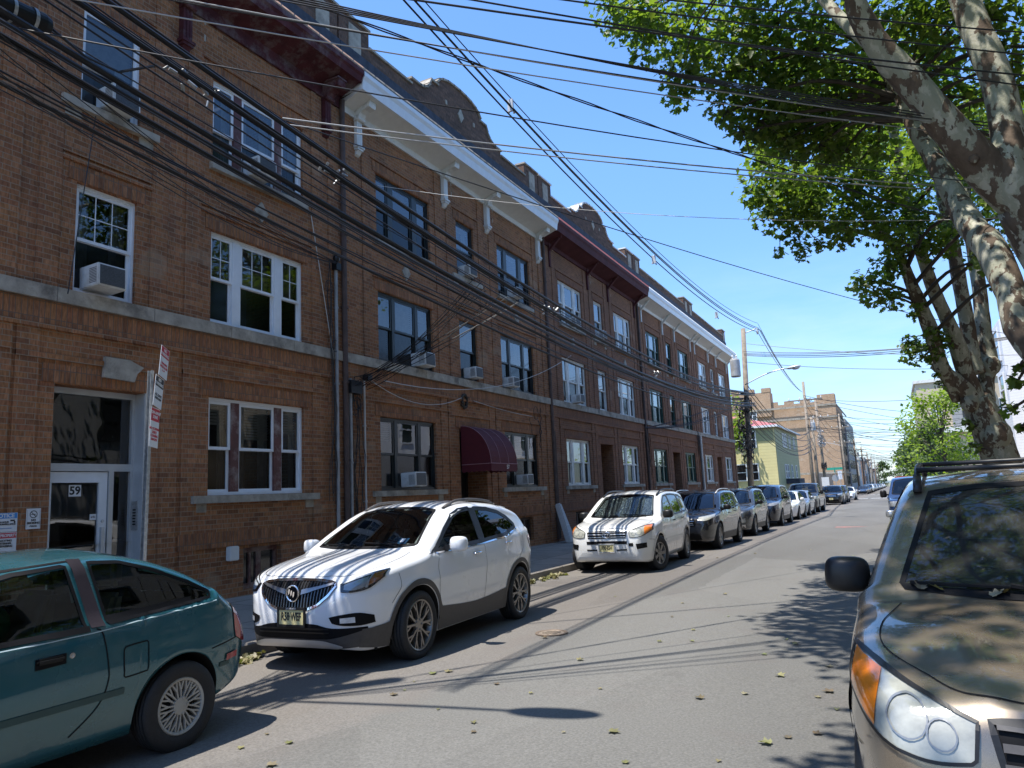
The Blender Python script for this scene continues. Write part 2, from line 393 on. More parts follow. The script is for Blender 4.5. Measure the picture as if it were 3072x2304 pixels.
# a few thin wisps of cloud low over the far end of the street
tc = nt.nodes.new('ShaderNodeTexCoord'); mp = nt.nodes.new('ShaderNodeMapping'); mp.inputs['Scale'].default_value = (3, 3, 14)
nz = nt.nodes.new('ShaderNodeTexNoise'); nz.inputs['Scale'].default_value = 2.2; nz.inputs['Detail'].default_value = 6; nz.inputs['Roughness'].default_value = .6
nt.links.new(tc.outputs['Generated'], mp.inputs[0]); nt.links.new(mp.outputs[0], nz.inputs['Vector'])
rp = nt.nodes.new('ShaderNodeValToRGB'); rp.color_ramp.elements[0].position = .35; rp.color_ramp.elements[1].position = .8
nt.links.new(nz.outputs[0], rp.inputs[0])
sx = nt.nodes.new('ShaderNodeSeparateXYZ'); nt.links.new(tc.outputs['Generated'], sx.inputs[0])
rz = nt.nodes.new('ShaderNodeValToRGB'); e = rz.color_ramp.elements; e[0].position = .0; e[0].color = (.75,.75,.75,1); e[1].position = .3; e[1].color = (0,0,0,1)
nt.links.new(sx.outputs[2], rz.inputs[0])
ml = nt.nodes.new('ShaderNodeMath'); ml.operation = 'MULTIPLY'; nt.links.new(rp.outputs[0], ml.inputs[0]); nt.links.new(rz.outputs[0], ml.inputs[1])
mx = nt.nodes.new('ShaderNodeMix'); mx.data_type = 'RGBA'; nt.links.new(ml.outputs[0], mx.inputs[0]); nt.links.new(hs.outputs[0], tn_.inputs[6]); nt.links.new(tn_.outputs[2], mx.inputs[6]); mx.inputs[7].default_value = (4.2, 4.9, 5.8, 1)
dk = nt.nodes.new('ShaderNodeValToRGB'); e2 = dk.color_ramp.elements; e2[0].position = 0; e2[0].color = (.6,.64,.72,1); e2[1].position = .42; e2[1].color = (1,1,1,1); nt.links.new(sx.outputs[2], dk.inputs[0])
dm_ = nt.nodes.new('ShaderNodeMix'); dm_.data_type = 'RGBA'; dm_.blend_type = 'MULTIPLY'; dm_.inputs[0].default_value = 1; nt.links.new(mx.outputs[2], dm_.inputs[6]); nt.links.new(dk.outputs[0], dm_.inputs[7])
nt.links.new(dm_.outputs[2], bg.inputs[0]); bg.inputs[1].default_value = .15
SC.view_settings.view_transform = 'Standard'; SC.view_settings.look = 'None'; SC.view_settings.gamma = 1; SC.view_settings.exposure = EXPOSURE
SC.cycles.use_denoising = True; SC.cycles.max_bounces = 8; SC.cycles.transparent_max_bounces = 16; SC.cycles.caustics_reflective = False; SC.cycles.caustics_refractive = False
SC.cycles.sample_clamp_indirect = 6

# ------------------------------------------------------------------ ground, road, pavements
def asphalt():
    t = new('worn_asphalt'); co = t.coord()
    sp = t.n('ShaderNodeSeparateXYZ'); t.l(co, sp.inputs[0])
    fine = t.noise(co, 55., 5, .75); mid = t.noise(co, 1.1, 5, .6); big = t.noise(t.mapping(co, (1, .22, 1)), .35, 3)
    col = t.ramp(big, [(.3, (.112,.109,.1)), (.7, (.15,.146,.134))])
    # the parking lane on the left is older, browner asphalt; the seam runs along the street
    wob = t.math('ADD', sp.outputs[0], t.math('MULTIPLY', t.math('SUBTRACT', mid, .5), .9))
    lane = t.ramp(t.math('MULTIPLY_ADD' if False else 'ADD', wob, 4.2), [(.42, 1), (.62, 0)])
    col = t.mix(t.math('MULTIPLY', lane, .8), col, (.145,.13,.115))
    tr = t.ramp(t.noise(t.mapping(co, (1, .12, 1), loc=(3, 0, 0)), .9, 4), [(.52, 0), (.72, .55)])
    col = t.mix(tr, col, (.15,.147,.138))
    col = t.mix(t.ramp(mid, [(.55, 0), (.75, .4)]), col, (.125,.105,.095))
    col = t.mix(.75, col, t.ramp(fine, [(.25, .45), (.5, 1.), (.75, 1.6)]), 'MULTIPLY')
    pv = t.n('ShaderNodeTexVoronoi', inp={'Scale': .55}); t.l(t.mapping(t.mix(.12, co, t.noise(co, 2., 3, out=1)), (1, .3, 1)), pv.inputs['Vector']); ps = t.n('ShaderNodeSeparateColor'); t.l(pv.outputs['Color'], ps.inputs[0])
    col = t.mix(.7, col, t.ramp(ps.outputs[0], [(.0, .84), (.5, 1.), (1., 1.15)]), 'MULTIPLY')
    col = t.mix(t.ramp(t.noise(t.mapping(co, (1, .6, 1), loc=(11, 5, 0)), 1.7, 4, .6), [(.66, 0), (.8, .5)]), col, (.055,.05,.047))
    vor = t.n('ShaderNodeTexVoronoi', feature='DISTANCE_TO_EDGE', inp={'Scale': .32}); t.l(t.mix(.22, co, t.noise(co, 1.6, 4, out=1)), vor.inputs['Vector'])
    cr = t.math('MULTIPLY', t.ramp(vor.outputs['Distance'], [(.0, 1), (.003, 0)]), t.ramp(t.noise(co, .3, 2), [(.56, 0), (.64, .6)]))
    col = t.mix(cr, col, (.05,.048,.045))
    return t.out(t.bsdf(color=col, rough=.87, spec=.25, normal=t.bump(fine, .5, .008)))
def paving(name, c, slab=1.5, joint=.012, dirt=(.12,.1,.085)):
    t = new(name); co = t.coord()
    br = t.n('ShaderNodeTexBrick', offset=0., inp={'Color1': (.85,.85,.85,1), 'Color2': (1.12,1.12,1.12,1), 'Mortar': (.35,.33,.3,1), 'Scale': 1., 'Mortar Size': joint, 'Brick Width': slab, 'Row Height': slab*.9})
    t.l(co, br.inputs['Vector'])
    col = t.mix(1., c, br.outputs['Color'], 'MULTIPLY')
    col = t.mix(t.ramp(t.noise(co, 1.4, 6, .7), [(.45, 0), (.75, .6)]), col, dirt)
    col = t.mix(.5, col, t.ramp(t.noise(co, 60., 4, .7), [(.3, .7), (.7, 1.25)]), 'MULTIPLY')
    return t.out(t.bsdf(color=col, rough=.9, spec=.2, normal=t.bump(t.noise(co, 45., 4), .3, .006)))
M['asphalt'] = asphalt()
M['pavement'] = paving('concrete_pavement_slabs', (.3,.265,.225))
M['kerb'] = paving('kerb_stone', (.26,.235,.2), 1.8, .012)
M['earth'] = plain('distant_ground', (.16,.16,.1), .95, var=.3, scale=.05)
M['paintw'] = plain('worn_white_road_paint', (.62,.62,.6), .7, var=.15, scale=8, dirt=(.25,.25,.24))
M['paintr'] = plain('red_utility_paint', (.45,.16,.13), .8, var=.2, scale=20, dirt=(.2,.17,.16))
def strip_sheet(name, xs, ys, zf, mat):
    mb = MB(); vs = [(x, y, zf(x, y)) for y in ys for x in xs]; n = len(xs)
    fs = [(j*n+i, j*n+i+1, (j+1)*n+i+1, (j+1)*n+i) for j in range(len(ys)-1) for i in range(n-1)]
    mb.add(vs, fs); o = mb.build(name, mat, fix=False); tag(o, kind='structure'); return o
YS = [-25, -10, 0, 5, 10, 20, 40, 70, 110, 160, 240, 350, 500]
def roadz(x, y):
    c = max(0., x-.2)/1.9; return gz(y)-.055*min(1, c)*max(0, min(1, (40-y)/20))
strip_sheet('road', [-6.4, -5, -4, -2, 0, .2, 1, 2.1], YS, roadz, M['asphalt'])
def far_z(x, y): return -.35+min(0, -.0078*y) if y < 600 else -5.1
strip_sheet('ground', [-900, -300, -60, -9, 6, 60, 300, 900], [-200, -25, 0, 100, 200, 350, 500, 600, 900, 1600], far_z, M['earth'])
strip_sheet('pavement_left', [-9.6, -8, -6.55], YS, lambda x, y: gz(y)+.14+.1*(-6.55-x)/3., M['pavement'])
strip_sheet('pavement_right', [2.25, 4, 6.2], YS, lambda x, y: gz(y)+.14+.04*(x-2.2)/3., M['pavement'])
def kerb(name, xa, xb):
    mb = MB(); sec = [(xa, -.3), (xa, .135), (xa+.02 if xa < xb else xa-.02, .15), (xb, .15), (xb, -.3)]
    for a, b in zip(YS[:-1], YS[1:]):
        vs = [(x, y, gz(y)+z) for y in (a, b) for x, z in sec]; k = len(sec)
        mb.add(vs, [(i, i+1, k+i+1, k+i) for i in range(k-1)])
    tag(mb.build(name, M['kerb']), kind='structure')
kerb('kerb_left', -6.4, -6.55); kerb('kerb_right', 2.1, 2.25)
def mark(name, pts, mat, lift=.005):
    mb = MB(); mb.add([(x, y, gz(y)+lift) for x, y in pts], [tuple(range(len(pts)))]); o = mb.build(name, mat); tag(o, kind='structure'); return o
mb = MB()
for x in (-3.6, -2.35, -1.1, .15, 1.2):
    for (a, b) in ((93.2, 94.4), (126, 127.5)): mb.add([(x-.48, a, gz(a)+.006), (x+.48, a, gz(a)+.006), (x+.48, b, gz(b)+.006), (x-.48, b, gz(b)+.006)], [(0,1,2,3)])
o = mb.build('road_marking', M['paintw']); tag(o, kind='structure')
mark('red_road_mark', [(-2.3, 31.1), (-1.95, 31.), (-1.5, 31.05), (-1.1, 31.2), (-1.5, 31.32), (-2.25, 31.5)], M['paintr'])
# manhole cover set in the asphalt
mh = thing('manhole_cover', 'small round iron cover set flush in the asphalt beside the nearest white car', 'manhole cover', (-3.77, 8.15, gz(8.15)+.006))
MB().lathe([(.0, .19), (.008, .19), (.008, .155), (.003, .15)], 28, 'z').build('rim', plain('brown_iron', (.2,.15,.11), .6, metal=.4), mh)
mb = MB(); mb.lathe([(.004, .149), (.004, .001)], 28, 'z')
for i in range(-3, 4):
    for j in range(-3, 4):
        if i*i+j*j < 10: mb.box(i*.036-.011, i*.036+.011, j*.036-.011, j*.036+.011, .004, .009)
mb.build('cover', plain('worn_iron', (.26,.21,.16), .6, metal=.3), mh)

# far hill closing the view
mb = MB(); n = 60; prof = []
for i in range(n+1):
    x = -260+i*9.5; prof.append((x, 4+5*math.sin(i*.13+1)+2.5*math.sin(i*.41)+max(0, (x-20)*.04)))
vs = []
for (x, h) in prof: vs += [(x, 900, -8), (x, 960, h), (x*1.1, 1100, h*.9)]
mb.add(vs, [(3*i+k, 3*i+3+k, 3*i+4+k, 3*i+1+k) for i in range(n) for k in (0, 1)])
tag(mb.build('wooded_hill', plain('hazy_blue_green_hill', (.13,.17,.17), .95, var=.35, scale=.06), smooth=True), kind='structure')
# ------------------------------------------------------------------ the brick row houses
def wall_grid(mb, y0, y1, z0, z1, ops, x=0., depth=.16):
    ys = sorted({y0, y1, *[o[0] for o in ops], *[o[1] for o in ops]}); zs = sorted({z0, z1, *[o[2] for o in ops], *[o[3] for o in ops]})
    for a, b in zip(ys[:-1], ys[1:]):
        for c, d in zip(zs[:-1], zs[1:]):
            ym, zm = (a+b)/2, (c+d)/2
            if any(o[0] < ym < o[1] and o[2] < zm < o[3] for o in ops): continue
            mb.quad((x, a, c), (x, b, c), (x, b, d), (x, a, d))
    for o in ops:
        a, b, c, d = o[:4]; k = o[4] if len(o) > 4 else depth
        mb.quad((x, a, c), (x-k, a, c), (x-k, a, d), (x, a, d)); mb.quad((x, b, c), (x, b, d), (x-k, b, d), (x-k, b, c))
        mb.quad((x, a, d), (x-k, a, d), (x-k, b, d), (x, b, d)); mb.quad((x, a, c), (x, b, c), (x-k, b, c), (x-k, a, c))

def sash_layout(kind, y0, y1):
    W = y1-y0
    if kind == 'triple': return [(y0+.03, y0+.235*W), (y0+.315*W, y0+.685*W), (y0+.765*W, y1-.03)]
    if kind == 'pair3': return [(y0+.03, y0+.27*W), (y0+.31*W, y0+.69*W), (y0+.73*W, y1-.03)]
    return [(y0+.03, y1-.03)]

def window(par, kind, y0, y1, z0, z1, fm, mull=None, glass='glass', grid=False, blind=0, low=.5, x=-.1, curtain=None, wide=.05, lowglass='screen'):
    """double-hung window; part 'window' = frame and sashes, with its panes, mullions and blinds as sub-parts"""
    fr, pn, pl, ml, bl = MB(), MB(), MB(), [], MB()
    S = sash_layout(kind, y0, y1)
    fr.box(x-.05, x+.045, y0, y1, z1-.05, z1); fr.box(x-.05, x+.05, y0, y1, z0, z0+.05)
    fr.box(x-.05, x+.045, y0, y0+.035, z0+.05, z1-.05); fr.box(x-.05, x+.045, y1-.035, y1, z0+.05, z1-.05)
    for (a, b), (c, d) in zip(S[:-1], S[1:]): ml.append(MB().box(x-.05, x+.04, b, c, z0+.05, z1-.05))
    for i, (a, b) in enumerate(S):
        zm = z0+.05+(z1-z0-.1)*low
        for (c, d, xx) in ((zm-.02, z1-.05, x+.012), (z0+.05, zm+.02, x-.022)):
            for q in ((a, a+wide, c, d), (b-wide, b, c, d), (a+wide, b-wide, c, c+.045), (a+wide, b-wide, d-.045, d)):
                fr.box(xx-.016, xx+.016, *q)
            (pn if c > z0+.2 else pl).quad((xx, a+wide, c+.045), (xx, b-wide, c+.045), (xx, b-wide, d-.045), (xx, a+wide, d-.045))
            if grid and c > z0+.2:
                nc = 3 if b-a > .6 else 2
                for k in range(1, nc): yy = a+wide+(b-a-2*wide)*k/nc; fr.box(xx-.006, xx+.008, yy-.006, yy+.006, c+.045, d-.045)
                zz = (c+d)/2; fr.box(xx-.0055, xx+.0075, a+wide, b-wide, zz-.006, zz+.006)
        if blind:
            fz = blind if not hasattr(blind, '__len__') else blind[i % len(blind)]
            if fz > 0:
                zt, zb = z1-.06, z1-.06-(z1-z0-.12)*fz; k = int((zt-zb)/.045)
                for j in range(k):
                    zz = zt-(j+.5)*(zt-zb)/k; bl.quad((x-.115, a+.02, zz-.019), (x-.115, b-.02, zz-.019), (x-.085, b-.02, zz+.017), (x-.085, a+.02, zz+.017))
    wn = fr.build('window', fm, par); pn.build('pane', M[glass], wn, fix=False); pl.build('pane', M[lowglass], wn, fix=False)
    for q in ml: q.build('mullion', mull or fm, wn)
    if bl.v: bl.build('blind', M['curtain'], wn, fix=False)
    if curtain:
        cb = MB()
        for (a, b) in S:
            n = 14; ys = [a+(b-a)*k/n for k in range(n+1)]
            for k in range(n):
                if not (curtain == 'sides' and n*.3 < k < n*.7):
                    xa, xb = x-.13-.02*(k % 2), x-.13-.02*((k+1) % 2)
                    cb.quad((xa, ys[k], z0+.06), (xb, ys[k+1], z0+.06), (xb, ys[k+1], z1-.06), (xa, ys[k], z1-.06))
        cb.build('curtain', M['curtain'], wn, fix=False)
    return wn

def stone_sill(mb, y0, y1, ztop, over=.32, blocks=True, h=.115):
    mb.box(-.02, .085, y0-over, y1+over, ztop-h, ztop)
    if blocks:
        for a in (y0-over+.03, y1+over-.29): mb.box(-.02, .02, a, a+.26, ztop-h-.135, ztop-h-.003)

def bracket_mesh(kind, mat):
    mb = MB()
    if kind == 'scroll':        # fluted leg with a scroll top and a moulded foot
        for a, b in ((-.085, -.035), (-.025, .025), (.035, .085)): mb.box(.0, .1, a, b, -.78, -.2)
        mb.box(.0, .07, -.09, .09, -.8, -.1)
        prof = [(0, -.25), (.12, -.24), (.16, -.17), (.2, -.1), (.3, -.05), (.44, -.03), (.46, .03), (.46, .13), (0, .13)]
        mb.prism(prof, 'y', -.1, .1)
        mb.lathe([(-.115, .055), (.115, .055)], 10, 'y', (.4, 0, .02)); mb.lathe([(-.12, .045), (.12, .045)], 10, 'y', (.13, 0, -.2))
        mb.box(-.01, .14, -.12, .12, -.84, -.79); mb.box(0, .12, -.095, .095, -.89, -.84); mb.prism([(0, -1.0), (.05, -.97), (.1, -.89), (0, -.89)], 'y', -.07, .07)
        mb.box(0, .48, -.13, .13, .1, .135)
    else:                       # plain strut bracket
        mb.box(0, .06, -.055, .055, -.85, .1); mb.prism([(.06, -.34), (.42, .02), (.42, .1), (.36, .1), (.06, -.24)], 'y', -.045, .045); mb.box(0, .5, -.05, .05, .06, .12)
    return mb.mesh('bracket', mat)

def para_profile(style, W, piers=True):
    """skyline of the parapet as a polyline (y,z) over the front of one house"""
    p = []
    b = 1.0
    p += [(0.0, 11.93), (b, 11.93), (b, 11.52)] if piers else [(0, 11.5)]
    if style == 'gable':
        c = W/2
        half = [(-2.3, 11.52), (-2.3, 11.67), (-1.92, 11.67), (-1.76, 11.7), (-1.58, 11.8), (-1.46, 11.94), (-1.42, 12.08), (-1.1, 12.08), (-1.1, 12.16), (-1.02, 12.27), (-.85, 12.36), (-.6, 12.43), (-.3, 12.46), (0, 12.47)]
        p += [(c+a, z) for a, z in half] + [(c-a, z) for a, z in half[-2::-1]]
    p += [(W-b-.05, 11.52), (W-b-.05, 11.93), (W-.06, 11.93)] if piers else [(W, 11.5)]
    return p

def row_house(name, label, Y0, W, brick, cornice, win, spec):
    B = thing(name, label, 'row house', (-9.4, Y0, 0), group='brick row houses along the street')
    bm_, sm_ = M['brick_'+brick], M['soldier_'+brick]
    T1, SG, T2, DR = (1.15, 3.25), (4.48, 5.38), (6.7, 8.8), (4.3, 5.62)
    if spec.get('no_t1'): pass
    F1, F2, F3 = (1.8, 3.33), (4.52, 6.05), (7.2, 8.7)
    ops, rec = [], spec.get('recess', .55)
    for f in (F1, F2, F3): ops += [(*T1, *f), (*T2, *f)]
    for f in (F2, F3): ops.append((*SG, *f))
    ops.append((*DR, .12, 3.27, rec))
    bs = [(7.42, 8.24, .3, .95, .2)] if spec.get('bsmt', 1) else []
    if brick == 'c' or spec.get('bsmt2'): bs.append((1.6, 2.3, .25, .95, .2))
    ops += bs
    wl = MB(); wall_grid(wl, 0, W, -.6, 9.85, ops)
    wl.quad((0, 0, -.6), (0, 0, 9.85), (-12, 0, 9.85), (-12, 0, -.6)); wl.quad((0, W, -.6), (-12, W, -.6), (-12, W, 9.85), (0, W, 9.85)); wl.quad((-12, 0, -.6), (-12, 0, 9.85), (-12, W, 9.85), (-12, W, -.6))
    wl.build('wall', bm_, B)
    # raised brickwork: pilaster strips, header courses, panel frames
    tr, so_ = MB(), MB()
    for (a, b) in ((0.06, .42), (W-.42, W-.06)): tr.box(-.01, .035, a, b, -.5, 4.32); tr.box(-.01, .03, a, b, 4.53, 9.6)
    for (a, b) in (T1, SG, T2):
        for side in (a-.5, b+.22): tr.box(-.01, .022, side, side+.28, 4.53, 9.6)
    for (a, b) in (T1, DR, T2):
        for side in (a-.5, b+.22): tr.box(-.01, .022, side, side+.28, -.5, 3.98)
        z = F1[1] if b-a > 1.5 else 3.27
        so_.box(-.01, .012, a-.17, b+.17, z+.015, z+.25); tr.box(-.01, .034, a-.5, b+.5, z+.3, z+.37)
    for (a, b) in (T1, SG, T2):
        for f in (F2, F3):
            so_.box(-.01, .012, a-.12, b+.12, f[1]+.015, f[1]+.24); tr.box(-.01, .03, a-.22, b+.22, f[1]+.27, f[1]+.335)
        tr.box(-.01, .028, a-.22, b+.22, 6.42, 6.485)
    so_.box(-.01, .026, 0, W, 4.02, 4.315); tr.box(-.01, .05, 0, W, 3.955, 4.012)
    so_.box(-.01, .03, .45, DR[0]-.55, 1.0, 1.24); so_.box(-.01, .03, DR[1]+.55, W-.45, 1.0, 1.24)
    tr.build('raised_brickwork', bm_, B); so_.build('soldier_course', sm_, B)
    st = MB(); n = 7
    for i in range(n): st.box(-.02, .075, W*i/n+.004, W*(i+1)/n-.004, 4.325, 4.515)
    st.build('stone_belt_course', M['stone'], B)
    for s, z, a, k in ((T1, F1[0], .32, True), (T2, F1[0], .32, True), (T1, F3[0], .06, False), (T2, F3[0], .06, False), (SG, F3[0], .28, True)):
        sl = MB(); stone_sill(sl, *s, z-.005, a, k); sl.build('window_sill', M['stone'], B)
    ins = lambda q: q.build('stone_inset', M['stone'], B)
    for (a, b) in (T1, T2):
        c = (a+b)/2; ins(MB().prism([(c-.16, 6.69), (c, 6.5), (c+.16, 6.69), (c, 6.88)], 'x', -.01, .03))
    for yb in (.5, 3.9, 6.1, 9.45):
        for s in ((.3, ) if yb < 5 else (.3, -.42)):
            for z in (9.25, 9.55): ins(MB().box(-.01, .018, yb+s, yb+s+.12, z, z+.12))
    # parapet
    pp = para_profile(spec.get('para', 'plain'), W)
    pm = MB()
    for (a, b) in zip(pp[:-1], pp[1:]):
        if b[0]-a[0] > 1e-4: pm.add([(0, a[0], 9.85), (0, b[0], 9.85), (0, b[0], b[1]), (0, a[0], a[1]), (-.26, a[0], 9.85), (-.26, b[0], 9.85), (-.26, b[0], b[1]), (-.26, a[0], a[1])], [(0,1,2,3), (7,6,5,4), (3,2,6,7)])
    for (a, b) in zip(pp[:-1], pp[1:]):
        if b[0]-a[0] < 1e-4: pm.quad((0, a[0], a[1]), (0, a[0], b[1]), (-.26, a[0], b[1]), (-.26, a[0], a[1]))
    for e in (pp[0], pp[-1]): pm.quad((0, e[0], 9.85), (0, e[0], e[1]), (-.26, e[0], e[1]), (-.26, e[0], 9.85))
    pw = pm.build('parapet', M['brick_weathered'], B, fix=False)
    cp = MB()
    for (a, b) in zip(pp[:-1], pp[1:]):
        d = Vector((b[0]-a[0], b[1]-a[1])); 
        if abs(d.x) < 1e-4: continue
        nrm = Vector((-d.y, d.x)).normalized()*.055
        q = [(a[0]-.02, a[1]+.002), (b[0]+.02, b[1]+.002), (b[0]+.02+nrm.x, b[1]+nrm.y), (a[0]-.02+nrm.x, a[1]+nrm.y)]
        cp.prism(q, 'x', -.3, .045)
    cp.build('coping', M['white_old'] if spec.get('white_coping') else M['stone'], pw)
    c = W/2; ins = lambda q: q.build('stone_inset', M['stone'], pw)
    if spec.get('para') == 'gable':
        ins(MB().prism([(c-.15, 11.75), (c, 11.55), (c+.15, 11.75), (c, 11.95)], 'x', -.01, .03))
        for s in (-.75, .68): ins(MB().box(-.01, .02, c+s, c+s+.08, 11.75, 11.87))
    for a in (.3, W-.72): ins(MB().box(-.01, .02, a, a+.4, 11.2, 11.8))
    # cornice: soffit, fascia, pent roof with seams, brackets
    cm, rm, kind = cornice
    fx, e0, e1 = .55, .0, W-.0; lo = .12 if cm == 'maroon_old' else 0.
    cn = MB(); cn.prism([(0.003, 9.62), (.05, 9.62), (.05, 9.76+lo), (fx-.02, 9.93+lo), (fx-.02, 9.97+lo), (.003, 9.86)], 'y', e0+.02, e1-.02)
    for i in range(int((e1-e0)/.16)):
        y = e0+.05+i*.16; cn.add([(.05, y, 9.757+lo), (.05, y+.012, 9.757+lo), (fx-.02, y+.012, 9.927+lo), (fx-.02, y, 9.927+lo)], [(0,1,2,3)])
    cor = cn.build('cornice', M['soffit'] if cm == 'white' else M[cm], B)
    fa = MB(); fa.prism([(fx-.02, 9.92+lo), (fx+.03, 9.93+lo), (fx+.06, 10.12+lo*.3), (fx+.1, 10.2), (fx+.1, 10.29), (fx+.06, 10.3), (fx-.02, 10.28)], 'y', e0+.01, e1-.01)
    fa.prism([(0.004, 9.93), (fx-.021, 9.95+lo), (fx-.021, 10.28), (.004, 10.27)], 'y', e0+.012, e0+.05); fa.prism([(0.004, 9.93), (fx-.021, 9.95+lo), (fx-.021, 10.28), (.004, 10.27)], 'y', e1-.05, e1-.012)
    fa.build('fascia', M['white' if cm == 'white' else cm], cor)
    ro = MB(); ro.prism([(fx+.09, 10.305), (fx+.1, 10.33), (.04, 10.93), (.004, 10.93), (.004, 10.6)], 'y', e0, e1)
    nr = int(W/.33)
    for i in range(nr+1):
        y = e0+.02+(W-.04)*i/nr; ro.prism([(fx+.1, 10.33), (fx+.1, 10.365), (.04, 10.965), (.04, 10.93)], 'y', y-.012, y+.012)
    ro.build('pent_roof', M[rm], cor)
    MB().box(.003, .035, e0+.01, e1-.01, 10.93, 11.2).build('flashing', M['membrane'], cor)
    bme = bracket_mesh(kind, M['white_old'] if cm == 'white' else M[cm])
    for y in (.5, 3.9, 6.1, 9.42): link('bracket', bme, cor, (.004, y, 9.8))
    # flat roof, rooms behind the windows
    MB().box(-12, -.27, .05, W-.05, 10.7, 10.8).build('flat_roof', M['membrane'], B)
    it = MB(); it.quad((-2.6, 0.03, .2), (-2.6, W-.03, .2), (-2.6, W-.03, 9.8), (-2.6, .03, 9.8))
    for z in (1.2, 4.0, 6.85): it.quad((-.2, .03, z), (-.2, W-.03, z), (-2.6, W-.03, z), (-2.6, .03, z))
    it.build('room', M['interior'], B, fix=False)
    for (a, b, c, d, k) in bs:
        f = MB(); 
        for q in ((a, a+.07, c, d), (b-.07, b, c, d), (a+.07, b-.07, c, c+.08), (a+.07, b-.07, d-.08, d), ((a+b)/2-.05, (a+b)/2+.05, c+.08, d-.08), (a+.2, a+.25, c+.08, d-.08)): f.box(-.15, -.1, *q)
        wq = f.build('basement_window', M['maroon_wood'] if spec.get('maroon_b') else M['brown_wood'], B); MB().box(-.14, -.13, a+.07, b-.07, c+.08, d-.08).build('pane', M['dark_win'], wq)
    # windows
    FL = dict(f1=F1, f2=F2, f3=F3)
    for fk, f in FL.items():
        ws = win[fk]
        for nm, s in (('t1', T1), ('sg', SG), ('t2', T2)):
            if nm == 'sg' and fk == 'f1': continue
            o = dict(ws); o.update(ws.get(nm, {})); o = {k: v for k, v in o.items() if k not in ('t1', 'sg', 't2')}
            if nm == 'sg': o['kind'] = 'single'
            window(B, o.pop('kind', 'triple'), s[0], s[1], f[0], f[1], o.pop('fm'), **o)
    return B, DR, rec

def panel_door(par, DR, rec, dmat, fmat, ztop=3.27, bright=None):
    a, b = DR; x = -rec+.05
    fr = MB(); 
    for q in ((a, a+.09, .15, ztop), (b-.09, b, .15, ztop), (a+.09, b-.09, ztop-.1, ztop), (a+.09, b-.09, 2.2, 2.3)): fr.box(x-.06, x+.06, *q)
    f = fr.build('door_frame', fmat, par)
    MB().box(x-.01, x+.01, a+.09, b-.09, 2.3, ztop-.1).build('transom_pane', M['glass_dk'], f)
    d = MB(); d.box(x-.03, x+.02, a+.09, b-.09, .2, 2.2)
    for (c, e) in ((.4, 1.0), (1.15, 2.05)): 
        d.box(x+.02, x+.03, a+.22, b-.22, c, c+.04); d.box(x+.02, x+.03, a+.22, b-.22, e-.04, e); d.box(x+.02, x+.03, a+.22, a+.26, c+.04, e-.04); d.box(x+.02, x+.03, b-.26, b-.22, c+.04, e-.04)
    dd = d.build('door', dmat, par); MB().ball((x+.07, a+.18, 1.15), .03).build('door_handle', M['chrome'], dd)
    MB().box(-rec, .12, a-.05, b+.05, .0, .14).build('doorstep', M['stone'], par)

wh, wo, bk, gr = M['white'], M['white_old'], M['black_frame'], M['green_frame']
WA = dict(f1=dict(fm=wh, mull=M['maroon_wood'], curtain='sides', low=.48, blind=(.25, .4, .3)), f2=dict(fm=wh, grid=True, glass='glass', kind='triple', blind=(.5, .45, .5), sg=dict(grid=True, curtain='sides', blind=0)), f3=dict(fm=wh, mull=M['maroon_wood'], low=.42, curtain='sides', sg=dict(mull=None, blind=.4)))
WB = dict(f1=dict(fm=bk, kind='pair3', blind=(.3, 0, .0), t2=dict(blind=(.9, .4, .5))), f2=dict(fm=bk, kind='pair3', blind=(1, 1, .2), sg=dict(blind=(1,)), t2=dict(blind=0, curtain='sides')), f3=dict(fm=bk, kind='triple', blind=(.1,), sg=dict(curtain='sides')))
WC = dict(f1=dict(fm=wo, blind=(.5, .45, .5), wide=.06), f2=dict(fm=wo, blind=(0, .4, 0), wide=.06, sg=dict(blind=(.3,))), f3=dict(fm=wo, curtain='sides', wide=.06))
WD = dict(f1=dict(fm=gr, mull=gr, blind=(.5, .7, .5)), f2=dict(fm=gr, blind=(.6, .3, .6)), f3=dict(fm=gr, blind=(.4, .8, .4)))
WE = dict(f1=dict(fm=wo, blind=(.4, .2, .5), wide=.06), f2=dict(fm=wo, blind=(.2,), wide=.06), f3=dict(fm=wo, blind=(.3,), wide=.06))
G5 = []
BA, DR, rec = row_house('brick_row_house', 'brown brick row house number 59 with peeling maroon eaves over a glass front door', 1.35, 9.9, 'a', ('maroon_old', 'rust_roof', 'scroll'), WA, dict(para='gable', recess=.3, maroon_b=1))
BB, _, recB = row_house('brick_row_house', 'brown brick row house with white bracketed eaves, dark window frames and a maroon awning', 11.25, 9.85, 'a', ('white', 'grey_roof', 'scroll'), WB, dict(para='gable', recess=.7))
BC, _, recC = row_house('brick_row_house', 'red brick row house with smooth maroon eaves under a pinkish red pent roof', 21.1, 9.88, 'c', ('maroon', 'red_roof', 'strut'), WC, dict(para='gable', white_coping=1, recess=.6))
BD, _, recD = row_house('brick_row_house', 'red brick row house with white eaves and dark green window frames and door', 30.98, 9.92, 'c', ('white', 'white_roof', 'strut'), WD, dict(recess=.5))
BE, _, recE = row_house('brick_row_house', 'last red brick row house of the terrace with white windows, beside the lamp pole', 40.9, 10.2, 'c', ('white', 'white_roof', 'strut'), WE, dict(recess=.5))
panel_door(BB, DR, recB, M['black_frame'], M['black_frame'], 3.27)
panel_door(BC, DR, recC, M['brown_wood'], M['brown_wood'])
panel_door(BD, DR, recD, M['green_frame'], M['green_frame'])
panel_door(BE, DR, recE, M['brown_wood'], M['brown_wood'])
